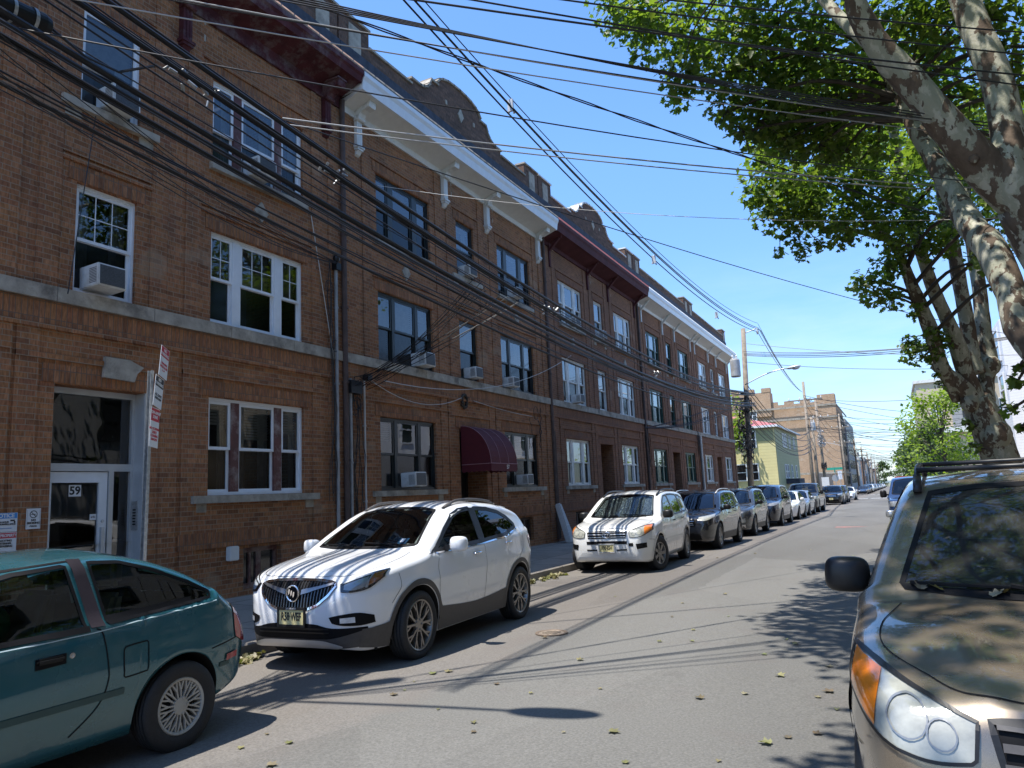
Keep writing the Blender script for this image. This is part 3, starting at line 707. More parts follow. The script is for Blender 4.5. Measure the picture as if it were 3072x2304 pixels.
# the glass entrance of number 59
a, b = DR; x = -.26
f = MB()
for q in ((a, a+.05, .14, 3.27), (b-.07, b, .14, 3.27), (a+.05, b-.07, 3.19, 3.27), (a+.05, b-.07, 2.17, 2.27), (a+.93, a+1.0, .14, 2.17)): f.box(x-.05, x+.05, *q)
ent = f.build('entrance_frame', M['alu'], BA)
g = MB(); g.quad((x, a+.05, 2.27), (x, b-.07, 2.27), (x, b-.07, 3.19), (x, a+.05, 3.19)); g.quad((x, a+1.0, .2), (x, b-.07, .2), (x, b-.07, 2.17), (x, a+1.0, 2.17)); g.build('pane', M['glass'], ent, fix=False)
d = MB(); 
for q in ((a+.06, a+.16, .16, 2.16), (a+.8, a+.92, .16, 2.16), (a+.16, a+.8, 2.02, 2.16), (a+.16, a+.8, .16, .36)): d.box(x-.03, x+.03, *q)
dr = d.build('glass_door', M['white'], BA)
g = MB(); g.quad((x, a+.16, .36), (x, a+.8, .36), (x, a+.8, 2.02), (x, a+.16, 2.02)); g.build('pane', M['glass'], dr, fix=False)
MB().box(x+.03, x+.07, a+.83, a+.87, 1.0, 1.42).lathe([(0, .02), (.02, .02), (.02, .001)], 12, 'x', (x+.03, a+.86, 1.5)).build('door_pull', M['alu'], dr)
pl = MB().box(x+.005, x+.009, a+.4, a+.565, 1.84, 1.99).build('house_number_plate', M['sign_w'], dr)
text_part('number', '59', .15, M['ink'], pl, face_px(x+.0105, a+.482, 1.912), .004)
pl = MB().box(x+.005, x+.008, a+.7, a+.79, 1.52, 1.6).build('sticker', M['sign_w'], dr)
text_part('lettering', 'arlo', .04, M['ink'], pl, face_px(x+.009, a+.745, 1.562))
MB().box(x+.05, -.005, b-.004, b-.03, .14, 3.27).build('jamb_panel', M['alu'], BA)
ic = MB().box(-.2, -.08, b-.032, b-.045, 1.35, 1.75).build('intercom', M['galv'], BA)
k = MB()
for i in range(6): k.box(-.17, -.11, b-.046, b-.05, 1.42+i*.04, 1.442+i*.04)
k.build('buttons', M['ink'], ic)
hl = MB(); y0, y1 = a-.6, b+.5
hl.quad((-2.55, y0, .15), (-2.55, y1, .15), (-2.55, y1, 3.4), (-2.55, y0, 3.4)); hl.quad((-.3, y1, .15), (-.3, y1, 3.4), (-2.55, y1, 3.4), (-2.55, y1, .15)); hl.quad((-.3, y0, 3.4), (-.3, y1, 3.4), (-2.55, y1, 3.4), (-2.55, y0, 3.4))
hl.quad((-.3, y0, .15), (-.3, y1, .15), (-2.55, y1, .15), (-2.55, y0, .15)); hl.build('entrance_hall', M['hall_wall'], BA, fix=False)
hw = MB().box(-2.5, -2.42, y0, a+.42, .15, 2.6); hw.box(-2.45, -2.4, a+.75, a+1.3, .16, 2.3); hw.build('hall_panelling', M['hall_wood'], BA)
MB().box(-.3, .2, a-.1, b+.1, .05, .13).build('doorstep', M['stone'], BA)
MB().prism([(a+.62, 3.42), (a+1.08, 3.4), (a+1.12, 3.52), (a+1.22, 3.62), (a+1.0, 3.7), (a+.64, 3.7)], 'x', 0, .06).build('broken_keystone', M['stone'], BA)

# maroon awning of number 57 and its wreath
aw = MB(); n = 10; y0, y1 = 4.35, 5.72; pr = [(.82*math.sin(PI/2*i/n)*1.0, 3.32-.95*(1-math.cos(PI/2*i/n))) for i in range(n+1)]
for yy in (y0, y1): aw.add([(.01, yy, 2.37)]+[(.01+p[0], yy, p[1]) for p in pr], [tuple(range(n+2))])
for i in range(n):
    for (c, e) in ((y0, y0+.455), (y0+.455, y0+.91), (y0+.91, y1)): aw.quad((.01+pr[i][0], c, pr[i][1]), (.01+pr[i][0], e, pr[i][1]), (.01+pr[i+1][0], e, pr[i+1][1]), (.01+pr[i+1][0], c, pr[i+1][1]))
an = aw.build('awning', M['awning'], BB, fix=False)
va = MB(); k = 22
def scal(u): return 2.2-.03*abs(math.sin(u*PI*9))
for i in range(k): va.quad((.832, y0+(y1-y0)*i/k, 2.36), (.832, y0+(y1-y0)*(i+1)/k, 2.36), (.832, y0+(y1-y0)*(i+1)/k, scal((i+1)/k)), (.832, y0+(y1-y0)*i/k, scal(i/k)))
for yy in (y0, y1):
    for i in range(12): va.quad((.01+.822*i/12, yy, 2.36), (.01+.822*(i+1)/12, yy, 2.36), (.01+.822*(i+1)/12, yy, scal((i+1)/18)), (.01+.822*i/12, yy, scal(i/18)))
va.build('valance', M['awning'], an, fix=False)
pi_ = MB().tube([(.01, y0, 2.37), (.833, y0, 2.37), (.833, y1, 2.37), (.01, y1, 2.37)], .007, 5)
for yy in (y0, y0+.455, y0+.91, y1): pi_.tube([(.012+p[0]*1.002, yy, p[1]+.003) for p in pr], .006, 4)
pi_.build('piping', plain('dusty_pink_piping', (.36,.2,.22)), an)
text_part('number', '57', .14, M['white_ink'], an, face_px(.8345, y0+.86, 2.285), .002)
wr = MB(); 
for i in range(40):
    t = 2*PI*i/40; wr.ball((.05+RNG.uniform(-.02, .02), 4.53+.12*math.cos(t), 3.95+.16*math.sin(t)), .035+RNG.uniform(-.01, .015), 5, 4)
tag(wr.build('wreath', M['twig'], loc=(-9.4, 11.25, 0)), 'small dark oval wreath hung on the bricks above the maroon awning', 'wreath')

# rain pipes and conduits fixed to the walls
def pipe(par, y, z0, z1, r, mat, name='drain_pipe', x=.07, clips=True):
    mb = MB().tube([(x, y, z0), (x, y, z1)], r, 10)
    if clips:
        z = z0+.6
        while z < z1: mb.lathe([(-.02, r*1.35), (.02, r*1.35)], 10, 'z', (x, y, z)); mb.box(0, x, y-.012, y+.012, z-.012, z+.012); z += 1.5
    return mb.build(name, mat, par, smooth=False)
pipe(BA, 9.86, .3, 9.8, .055, M['rusty'], x=.09); pipe(BB, 9.8, .2, 9.8, .05, M['rusty']); pipe(BC, 9.72, .2, 9.8, .05, M['rusty'], x=.09); pipe(BD, 9.75, .2, 4.3, .075, M['galv'], x=.12)
pipe(BA, 9.62, .25, 6.3, .035, M['conduit'], 'conduit', .08); pipe(BB, .1, .25, 4.0, .033, M['conduit'], 'conduit', .09); pipe(BB, .58, 1.0, 4.05, .022, M['cable_pale'], 'conduit', .05)
pipe(BB, 9.95, .2, 3.5, .03, M['rusty'], 'conduit', .06)
mb = MB().ball((.1, 9.62, 6.34), (.07, .07, .1)); mb.box(.04, .16, 9.55, 9.69, 6.1, 6.24); mb.build('weather_head', M['black_pl'], BA)
bx = MB().box(0, .11, 7.06, 7.24, .78, 1.0).build('meter_box', M['white_old'], BA, bevel=.012)
MB().box(0, .07, 6.0, 6.1, .42, .53).build('vent_hood', M['white_old'], BA, bevel=.01)
for q in ((.04, .2, .0, .34, 3.7, 3.95), (.04, .18, .55, .68, 4.02, 4.12)): MB().box(*q).build('junction_box', M['black_pl'], BB)
# tangled cables beside the conduits
def tangle(par, y0, z0, z1, n, spread, seed, name='hanging_cables'):
    rg = random.Random(seed); mb = MB()
    for i in range(n):
        y = y0+rg.uniform(-spread, spread); pts = []; ph = rg.uniform(0, 6); a = z0+rg.uniform(-.3, .4); bz = z1+rg.uniform(-.5, .1)
        for k in range(13):
            s = k/12; pts.append((.06+.05*rg.random(), y+math.sin(s*5+ph)*.07*rg.uniform(.5, 1.4), bz+(a-bz)*s))
        mb.tube(pts, rg.choice((.007, .009, .012)), 4)
    for i in range(n//2):
        c = (.1, y0+rg.uniform(-spread, spread), z0+(z1-z0)*rg.uniform(.55, .95)); r = rg.uniform(.06, .16)
        mb.tube([(c[0], c[1]+r*math.cos(t*PI/6), c[2]+1.3*r*math.sin(t*PI/6)) for t in range(13)], .008, 4)
    return mb.build(name, M['cable'], par)
tangle(BA, 9.5, 1.4, 6.2, 4, .12, 1); tangle(BB, .3, 1.3, 4.0, 8, .14, 2); tangle(BC, 9.85, 2.3, 4.4, 9, .2, 3); tangle(BD, 9.4, 3.4, 4.5, 5, .15, 4); tangle(BB, 8.6, 3.2, 4.1, 3, .4, 6)

# ------------------------------------------------------------------ air conditioners in the windows
def ac_mesh(w, h, d):
    c = MB(); c.box(-.1, d, -w/2, w/2, 0, h); cm = c.mesh('casing', M['ac'], bevel=.012)
    g = MB(); nb = 14
    for i in range(nb): z = h*.08+(h*.84)*i/nb; g.box(d+.001, d+.012, -w/2+.035, w/2-.035, z, z+h*.84/nb*.55)
    g.box(d-.02, d+.003, -w/2+.03, w/2-.03, h*.07, h*.93)
    for s in (-1, 1):
        for i in range(10): z = h*.15+(h*.7)*i/10; g.box(d*.4, d*.9, s*w/2, s*(w/2+.003), z, z+h*.03)
    return cm, g.mesh('rear_grille', M['ac_grille'])
AC = {k: ac_mesh(*v) for k, v in dict(big=(.42, .31, .3), small=(.38, .28, .27)).items()}
def ac(kind, Y, z, label, dx=-9.42):
    t = thing('air_conditioner', label, 'air conditioner', (dx, Y, z), (0, R(-2.), 0), 'window air conditioners on the brick row')
    for nm, me in zip(('casing', 'rear_grille'), AC[kind]): link(nm, me, t)
ac('big', 6.2, 4.6, 'boxy white air conditioner low in the single window above the glass entrance')
ac('big', 6.33, 7.26, 'white air conditioner in the top floor single window behind the thickest cables')
ac('big', 9.0, 7.26, 'white air conditioner in the middle of the top floor triple window of the nearest house')
ac('big', 13.95, 4.57, 'white air conditioner in the dark framed second floor window with full blinds')
ac('small', 16.25, 4.57, 'small white air conditioner in the narrow second floor window above the maroon awning')
ac('small', 18.35, 4.57, 'small white air conditioner in the dark second floor triple window past the awning')
ac('big', 13.45, 1.86, 'white air conditioner in the ground floor dark window left of the maroon awning')
ac('small', 18.95, 1.86, 'small air conditioner in the ground floor dark window right of the maroon awning')
ac('small', 18.85, 7.26, 'white air conditioner in the top floor dark triple window nearest the drain pipe')
ac('small', 16.15, 7.24, 'white air conditioner in the narrow dark top floor window over the bundled cables')
ac('small', 23.3, 4.57, 'white air conditioner in the white framed second floor window of the maroon eaved house')
ac('small', 23.3, 7.25, 'white air conditioner in the white framed top floor window below the maroon eaves')
ac('small', 26.0, 7.25, 'small air conditioner in the narrow white top floor window under the maroon eaves')

# signs screwed to the bricks by the entrance
s = MB().box(0, .004, 0, .17, 0, .245).build('no_smoking_sign', M['sign_w'], loc=(-9.362, 5.36, 1.455)); tag(s, 'small white no smoking sign on the bricks left of the glass door', 'sign')
ring = MB(); n = 28
for i in range(n):
    t0, t1 = 2*PI*i/n, 2*PI*(i+1)/n
    ring.quad(*[(.005, .085+r*math.cos(t), .175+r*math.sin(t)) for r, t in ((.046, t0), (.037, t0), (.037, t1), (.046, t1))])
c, k = .7071*.04, .003
ring.add([(.0052, .085-c-k, .175+c-k), (.0052, .085-c+k, .175+c+k), (.0052, .085+c+k, .175-c+k), (.0052, .085+c-k, .175-c-k)], [(0,1,2,3)]); ring.add([(.005, .055, .171), (.005, .11, .171), (.005, .11, .179), (.005, .055, .179)], [(0,1,2,3)])
for (q0, q1, q2, q3) in ((.01, .012, .01, .235), (.158, .16, .01, .235)): ring.add([(.005, q0, q2), (.005, q1, q2), (.005, q1, q3), (.005, q0, q3)], [(0,1,2,3)])
ring.build('symbol', M['ink'], s, fix=False)
text_part('lettering', 'NO\nSMOKING', .034, M['ink'], s, face_px(.006, .085, .088), .0012)
text_part('small_print', 'WITHIN 25 FEET\nOF THIS BUILDING', .011, M['ink'], s, face_px(.006, .085, .035))
s = MB().box(0, .004, 0, .34, 0, .22).build('notice_sign', M['sign_w'], loc=(-9.362, 4.92, 1.44)); tag(s, 'white and blue NOTICE sign at the left end of the brick wall', 'sign')
MB().box(.004, .005, .004, .336, .155, .216).build('blue_band', M['blue_ink'], s); text_part('heading', 'NOTICE', .062, M['white_ink'], s, face_px(.006, .19, .185), .002)
text_part('lettering', '24 HOUR\nVIDEO SURVEILLANCE', .026, M['ink'], s, face_px(.006, .19, .1), .0008); text_part('small_print', 'ALL ACTIVITIES ARE MONITORED', .012, M['blue_ink'], s, face_px(.006, .19, .04))
cam_ = MB().box(.0045, .006, .26, .31, .12, .138).box(.0045, .006, .3, .318, .1, .12); cam_.build('camera_symbol', M['ink'], s)
s = MB().box(0, .004, 0, .34, 0, .22).build('private_property_sign', M['sign_w'], loc=(-9.362, 4.92, 1.215)); tag(s, 'white sign with a red PRIVATE PROPERTY band under the NOTICE sign', 'sign')
MB().box(.004, .005, .004, .336, .15, .212).build('red_band', M['red_ink'], s); text_part('heading', 'PRIVATE PROPERTY', .046, M['white_ink'], s, face_px(.006, .17, .18), .0012, sx=.85)
text_part('lettering', 'NO SOLICITING\nNO LOITERING\nNO TRESPASSING', .032, M['ink'], s, face_px(.006, .17, .09), .001)

# grey mattress and boards leaning on the wall
mt = MB(); mt.prism([(0, 0), (.78, 0), (.04, 1.2), (-.22, 1.2)], 'x', 0, .16)
mo = mt.build('folded_mattress', M['mattress'], loc=(-8.95, 20.72, gz(20.7)+.2), rot=(0, R(-12), R(12)), bevel=.03); tag(mo, 'grey white mattress leaning against the brick wall behind the white car', 'mattress')
q = MB()
for i in range(5): q.box(.161, .168, -.05+i*.02, .6-i*.12, .12+i*.2, .135+i*.2)
q.build('quilted_seam', M['ac'], mo)

# parking sign post
sp_ = thing('parking_sign', 'galvanised post with stacked no parking signs, bent to one side, in front of the entrance', 'street sign', (-7.0, 5.18, gz(5)+.17), (R(-.6), R(.5), 0))
pm = MB(); 
for (x0, x1, y0, y1) in ((-.028, .028, .012, .018), (-.028, -.022, -.018, .012), (.022, .028, -.018, .012)): pm.box(x0, x1, y0, y1, 0, 2.92)
pm.build('post', M['galv'], sp_)
bl = MB().box(-.15, .15, -.0015, .0015, -.3, .3)
def pk_sign(z, tilt, head, body, red, dx, h=.34):
    o = MB().box(-.11, .11, -.002, .002, 0, h).build('sign_panel', M['sign_w'], sp_, loc=(.02, .03+dx, z), rot=(0, R(tilt), R(121)))
    b = MB().box(-.105, .105, -.003, -.0021, h*.66, h*.985).build('band', M['red_ink'] if red else M['ink'], o)
    text_part('heading', head, .046, M['white_ink'], o, face_my(0, -.0035, h*.82), .001)
    text_part('lettering', body, .038, M['red_ink'] if red else M['ink'], o, face_my(0, -.0025, h*.33), .001)
pk_sign(2.86, 9, 'NO\nPARKING', '7AM-9AM\nMON & FRI\n<-->', True, .1); pk_sign(2.53, 9, 'NO\nPARKING', 'ALL DAYS\n8AM-9AM', False, .045); pk_sign(2.1, 3, 'TOW-AWAY\nZONE', 'NO STOPPING\nSTREET\nCLEANING\n9AM-5PM', True, .02, .42)
# ------------------------------------------------------------------ cars
def interp(tab):
    xs = np.array([p[0] for p in tab], float); ys = np.array([p[1] for p in tab], float)
    # monotone cubic (PCHIP)
    h = np.diff(xs); d = np.diff(ys)/h; m = np.zeros(len(xs)); m[0], m[-1] = d[0], d[-1]
    for i in range(1, len(xs)-1):
        if d[i-1]*d[i] > 0:
            w1, w2 = 2*h[i]+h[i-1], h[i]+2*h[i-1]; m[i] = (w1+w2)/(w1/d[i-1]+w2/d[i])
    def f(x):
        x = min(max(x, xs[0]), xs[-1]); i = min(int(np.searchsorted(xs, x, 'right'))-1, len(h)-1); i = max(i, 0)
        t = (x-xs[i])/h[i]; t2, t3 = t*t, t*t*t
        return float((2*t3-3*t2+1)*ys[i]+(t3-2*t2+t)*h[i]*m[i]+(-2*t3+3*t2)*ys[i+1]+(t3-t2)*h[i]*m[i+1])
    return f

class Shell:
    """lofted car body; y runs from the nose (0) to the tail (L)"""
    def __init__(s, sp, fine=1.0):
        s.sp = sp; L = sp['L']
        top, low, half, belt = (interp(sp[k]) for k in ('top', 'low', 'half', 'belt'))
        s.top, s.half, s.belt = top, half, belt; ax = sp['axles']; Ra = sp['R']+sp.get('gap', .055); zc = sp['R']
        tum, bul = sp.get('tum', .3), sp.get('bulge', .04)
        ys = set(np.linspace(0, L, int(70*fine)+2)) | {p[0] for p in sp['top']} | {p[0] for p in sp['half']}
        ys |= set(L*(1-np.cos(np.linspace(0, PI, int(40*fine)+3)))/2)
        for a in ax: ys |= {a+Ra*math.cos(t) for t in np.linspace(0, PI, int(22*fine)+5)} | {a-Ra-.004, a+Ra+.004}
        ys = sorted(y for y in ys if 0 <= y <= L); yy = [ys[0]]
        for y in ys[1:]:
            if y-yy[-1] > .0035: yy.append(y)
        s.ys = yy
        def hw(y, z):
            w = half(y); b = belt(y)
            if z < b:
                t = (b-z)/max(b-.3, .1); r = w-.012-bul*max(0, t-.25)**2/.56 + .012*(1-(2*min(t, 1)-1)**2)
                c = sp.get('crease')
                if c: r += c[1]*math.exp(-((z-c[0]-c[3]*(y-L/2))/c[2])**2)
                return r
            t = z-b; return w-.012-min(t*2, .03)-tum*max(0, t-.015)-.08*max(0, t)**2
        s.hw = hw
        NS, NA, NT_ = int(13*max(.6, fine)), 5, (16 if sp.get('ridge') and fine > .9 else 5)
        rings = []
        for y in yy:
            zt = top(y); zl = low(y)
            for a in ax:
                d = Ra*Ra-(y-a)**2
                if d > 0: zl = max(zl, min(zc+math.sqrt(d), zt-.08))
            h = zt-zl; re = min(sp.get('edge', .075), .45*h); ze = zt-re; cr = min(sp.get('crown', .05), .4*h)
            ring = []
            for k in range(NS+1):
                z = zl+(ze-cr-zl)*k/NS if ze-cr > zl else zl
                ring.append((hw(y, z), z))
            xe, z0 = ring[-1]; rw = min(sp.get('edgew', .11), xe*.6)
            for k in range(1, NA+1):
                a = PI/2*k/NA; ring.append((xe-rw*(1-math.cos(a)), z0+re*math.sin(a)))
            xr, zr = ring[-1]
            for k in range(1, NT_+1):
                u = 1-k/NT_; zz = zr+cr*(1-u*u); rg_ = sp.get('ridge')
                if rg_ and NT_ > 5 and .06 < y < rg_[0]:
                    q = (y-.06)/(rg_[0]-.06); zz += rg_[3]*math.sin(PI*min(1, q*1.15))**.5*math.exp(-((xr*u-(rg_[1]*(1-q)+rg_[2]*q))/.05)**2) if q*1.15 < 1 else 0
                ring.append((xr*u, zz))
            rings.append([(0., zl), (ring[0][0]*.55, zl)]+ring)
        n = len(rings[0]); V = []; per = 2*n-2
        for y, r in zip(yy, rings):
            V += [(x, y, z) for x, z in r] + [(-x, y, z) for x, z in r[-2:0:-1]]
        F = [(i*per+k, i*per+(k+1) % per, (i+1)*per+(k+1) % per, (i+1)*per+k) for i in range(len(yy)-1) for k in range(per)]
        F += [tuple(range(per)), tuple((len(yy)-1)*per+k for k in range(per-1, -1, -1))]
        s.V, s.F = V, F
        s.bvh = BVHTree.FromPolygons([Vector(v) for v in V], F)
        s.rings, s.per, s.n = rings, per, n
    # --- projection of flat outlines on the body
    def hit(s, axis, u, v):
        for k in range(26):
            if axis == 'r': o, d = Vector((3, u, v)), Vector((-1, 0, 0))
            elif axis == 'l': o, d = Vector((-3, u, v)), Vector((1, 0, 0))
            elif axis == 'f': o, d = Vector((u, -3, v)), Vector((0, 1, 0))
            elif axis == 'b': o, d = Vector((u, s.sp['L']+3, v)), Vector((0, -1, 0))
            else: o, d = Vector((u, v, 4)), Vector((0, 0, -1))
            p, nrm, i, _ = s.bvh.ray_cast(o, d)
            if p is not None:
                if nrm.dot(d) > 0: nrm = -nrm
                return p, nrm
            if axis in 'fb': u *= .97; v = v*.97+.65*.03
            else: v = v*.96+.7*.04
        return o+d*3, -d
    @staticmethod
    def resample(ch, n):
        ch = [Vector(p) for p in ch]; d = [0]
        for a, b in zip(ch[:-1], ch[1:]): d.append(d[-1]+(b-a).length)
        out = []
        for k in range(n+1):
            t = d[-1]*k/n; i = 0
            while i < len(d)-2 and d[i+1] < t: i += 1
            f = 0 if d[i+1]-d[i] < 1e-9 else (t-d[i])/(d[i+1]-d[i]); out.append(ch[i].lerp(ch[i+1], f))
        return out
    def patch(s, mb, axis, topc, botc, eps=.004, n=16, m=6):
        A, B = s.resample(smooth2(topc) if len(topc) > 2 else topc, n), s.resample(smooth2(botc) if len(botc) > 2 else botc, n); vs = []
        for j in range(m+1):
            for i in range(n+1):
                q = A[i].lerp(B[i], j/m); p, nr = s.hit(axis, q.x, q.y); vs.append(p+nr*eps)
        mb.add(vs, [(j*(n+1)+i, j*(n+1)+i+1, (j+1)*(n+1)+i+1, (j+1)*(n+1)+i) for j in range(m) for i in range(n)]); return mb
    def strip(s, mb, axis, pts, w, eps=.005, closed=False, step=.05):
        P = [Vector(p) for p in pts]
        if closed: P.append(P[0])
        L = sum((b-a).length for a, b in zip(P[:-1], P[1:])); Q = s.resample(P, max(2, int(L/step)))
        vs = []; k = len(Q)
        for i, q in enumerate(Q):
            if closed: t = Q[(i+1) % (k-1)]-Q[(i-1) % (k-1)]
            else: t = Q[min(i+1, k-1)]-Q[max(i-1, 0)]
            nn = Vector((-t.y, t.x)); nn = nn.normalized()*w/2 if nn.length > 0 else Vector((0, w/2))
            for sg in (1, -1):
                a = q+nn*sg; p, nr = s.hit(axis, a.x, a.y); vs.append(p+nr*eps)
        mb.add(vs, [(2*i, 2*i+1, 2*i+3, 2*i+2) for i in range(k-1)]); return mb
    def strip_part(s, car, ax, pts, w):
        mb = MB(); s.strip(mb, ax, pts, w, .003, False, .025); return mb.build('panel_gap', M['black'], car, fix=False)
    @staticmethod
    def inside(poly, x, y):
        c = False; j = len(poly)-1
        for i in range(len(poly)):
            a, b = poly[i], poly[j]
            if (a[1] > y) != (b[1] > y) and x < (b[0]-a[0])*(y-a[1])/(b[1]-a[1])+a[0]: c = not c
            j = i
        return c
    def body(s, mat, par, holes=()):
        """holes: (axis, polygon) openings for the glass"""
        keep = []
        for f in s.F:
            c = Vector((0, 0, 0))
            for i in f: c += Vector(s.V[i])
            c /= len(f); bad = False
            if len(f) == 4:
                nv = (Vector(s.V[f[1]])-Vector(s.V[f[0]])).cross(Vector(s.V[f[3]])-Vector(s.V[f[0]]))
                for ax, poly in holes:
                    if ax == 's': bad = abs(c.x) > .3 and s.inside(poly, c.y, c.z) and abs(nv.x) > abs(nv.z)*.5
                    elif ax == 'f': bad = c.y < s.sp['L']*.55 and c.z > .9*s.belt(c.y) and s.inside(poly, c.x, c.z)
                    elif ax == 'b': bad = c.y > s.sp['L']*.6 and s.inside(poly, c.x, c.z)
                    if bad: break
            if not bad: keep.append(f)
        mb = MB(); mb.v = [tuple(v) for v in s.V]; mb.f = [tuple(f) for f in s.F]
        me = mb.mesh('body', mat, True); me.materials.append(M['black'])
        per = s.per; nq = (len(s.ys)-1)*per
        for i, pg in enumerate(me.polygons):
            if i < nq and (i % per) in (0, 1, per-1, per-2) and .3 < s.ys[i//per] < s.sp['L']-.3: pg.material_index = 1
        if holes:           # delete after normals are settled
            ks = {tuple(sorted(f)) for f in keep}
            bm = bmesh.new(); bm.from_mesh(me)
            bmesh.ops.delete(bm, geom=[f for f in bm.faces if tuple(sorted(v.index for v in f.verts)) not in ks], context='FACES'); bm.to_mesh(me); bm.free()
        return link('body', me, par)

def shrink(poly, d):
    c = Vector((sum(p[0] for p in poly)/len(poly), sum(p[1] for p in poly)/len(poly))); out = []
    k = len(poly); P = [Vector(p) for p in poly]; area = sum(P[i].x*P[(i+1) % k].y-P[(i+1) % k].x*P[i].y for i in range(k)); sg = 1 if area > 0 else -1
    for i in range(k):
        a, b, e = P[i-1], P[i], P[(i+1) % k]; n1 = Vector((-(b-a).y, (b-a).x)); n2 = Vector((-(e-b).y, (e-b).x))
        n1 = n1.normalized() if n1.length else n1; n2 = n2.normalized() if n2.length else n2
        v = n1+n2; v = v.normalized() if v.length > .2 else n1
        out.append(b+v*sg*d/max(.5, v.dot(n1)))
    return [tuple(p) for p in out]

WH = {}
def wheel_meshes(key, Rw, width, rr, style, rimmat):
    k = (key, round(Rw, 3))
    if k in WH: return WH[k]
    t = MB(); h = width/2
    prof = [(-h*.82, rr-.005), (-h, rr+.015), (-h*1.04, (rr+Rw)/2), (-h*.93, Rw-.018), (-h*.8, Rw-.004)]
    for g in (-.5, -.15, .2, .55): prof += [(h*g-.006, Rw), (h*g-.004, Rw-.008), (h*g+.004, Rw-.008), (h*g+.006, Rw)]
    prof += [(h*.8, Rw-.004), (h*.93, Rw-.018), (h*1.04, (rr+Rw)/2), (h, rr+.015), (h*.82, rr-.005)]
    t.lathe(prof, 40, 'x'); tm = t.mesh('wheel', M['tyre'], True)
    r = MB(); f = h*.86       # outer face on the +x side
    r.lathe([(-h*.8, rr), (f, rr), (f+.006, rr-.006), (f, rr-.02), (f-.05, rr-.035), (-h*.7, rr-.04)], 40, 'x')
    def spoke(a0, a1, r0, r1, w0, w1, x0, x1, th=.03):
        p0 = Vector((0, math.cos(a0)*r0, math.sin(a0)*r0)); p1 = Vector((0, math.cos(a1)*r1, math.sin(a1)*r1)); d = (p1-p0).normalized(); n = Vector((0, -d.z, d.y))
        vs = []
        for p, w, x in ((p0, w0, x0), (p1, w1, x1)):
            for sx, sn in ((0, 1), (0, -1), (-th, -1.1), (-th, 1.1)): vs.append(p+n*w/2*sn+Vector((x+sx, 0, 0)))
        r.add(vs, [(0,1,5,4), (1,2,6,5), (2,3,7,6), (3,0,4,7), (0,3,2,1), (4,5,6,7)])
    xi, xo = f-.012, f-.006
    if style == 'pairs':        # ten slim spokes in forked pairs
        for k5 in range(5):
            a = 2*PI*k5/5+.3
            for s in (-1, 1):
                spoke(a+s*.16, a+s*.27, .05, rr*.97, .022, .02, xi, xo); spoke(a+s*.215, a+s*.5, rr*.5, rr*.97, .018, .018, xi, xo)
        r.lathe([(xi-.03, .075), (xi+.002, .07), (xi+.004, .001)], 20, 'x')
    elif style == 'mesh':       # lattice hubcap with many crossing bars
        for k5 in range(9):
            a = 2*PI*k5/9
            for s in (-1, 1):
                spoke(a+s*.1, a+s*.2, .04, rr*.56, .009, .011, xi+.004, xi+.008, .02); spoke(a+s*.2, a+s*.05, rr*.55, rr*.97, .011, .012, xi+.008, xo, .02); spoke(a+s*.2, a+s*.3, rr*.55, rr*.97, .011, .012, xi+.008, xo, .02)
        r.lathe([(xi-.03, .06), (xi+.008, .056), (xi+.012, .001)], 20, 'x')
    elif style == 'five':
        for k5 in range(5):
            a = 2*PI*k5/5+.3
            for s in (-1, 1): spoke(a+s*.12, a+s*.2, .04, rr*.97, .06, .055, xi, xo)
        r.lathe([(xi-.03, .08), (xi+.004, .075), (xi+.006, .001)], 20, 'x')
    else:
        for k5 in range(7): a = 2*PI*k5/7; spoke(a, a, .04, rr*.97, .055, .07, xi, xo)
        r.lathe([(xi-.03, .08), (xi+.004, .075), (xi+.006, .001)], 20, 'x')
    for k5 in range(5): a = 2*PI*k5/5; r.lathe([(xi, .012), (xi+.012, .01), (xi+.012, .001)], 8, 'x', (0, math.cos(a)*.052, math.sin(a)*.052))
    rm = r.mesh('rim', rimmat)
    b = MB().lathe([(f-.075, rr-.03), (f-.075, .001)], 30, 'x'); b.lathe([(-h*.8, rr), (-h*.8, .001)], 30, 'x'); bm_ = b.mesh('brake_disc', M['hub'])
    WH[k] = (tm, rm, bm_); return WH[k]

def add_wheels(car, sp, meshes, turn=0., inset=.0):
    for a, y in enumerate(sp['axles']):
        for s in (1, -1):
            hx = sp['half_w']-sp.get('tw', .21)/2-.015-inset
            o = link('wheel', meshes[0], car, (s*hx, y, sp['R']), (0, 0, (0 if s > 0 else PI)+(turn if a == 0 else 0)))
            link('rim', meshes[1], o); link('brake_disc', meshes[2], o)

def seats(car, rows, mat, zb, w=.62, right=True):
    mb = MB()
    for (y, sx) in rows:
        for s in sx:
            x = s*.36
            mb.box(x-.24, x+.24, y-.45, y+.08, zb-.12, zb+.02)
            mb.add([(x-.24, y-.02, zb-.02), (x+.24, y-.02, zb-.02), (x+.19, y+.17, zb+.52), (x-.19, y+.17, zb+.52), (x-.24, y+.14, zb-.02), (x+.24, y+.14, zb-.02), (x+.19, y+.25, zb+.52), (x-.19, y+.25, zb+.52)], [(0,1,2,3), (5,4,7,6), (3,2,6,7), (0,3,7,4), (1,5,6,2)])
            mb.box(x-.13, x+.13, y+.19, y+.28, zb+.56, zb+.76)
    return mb.build('seat', mat, car, bevel=.03)

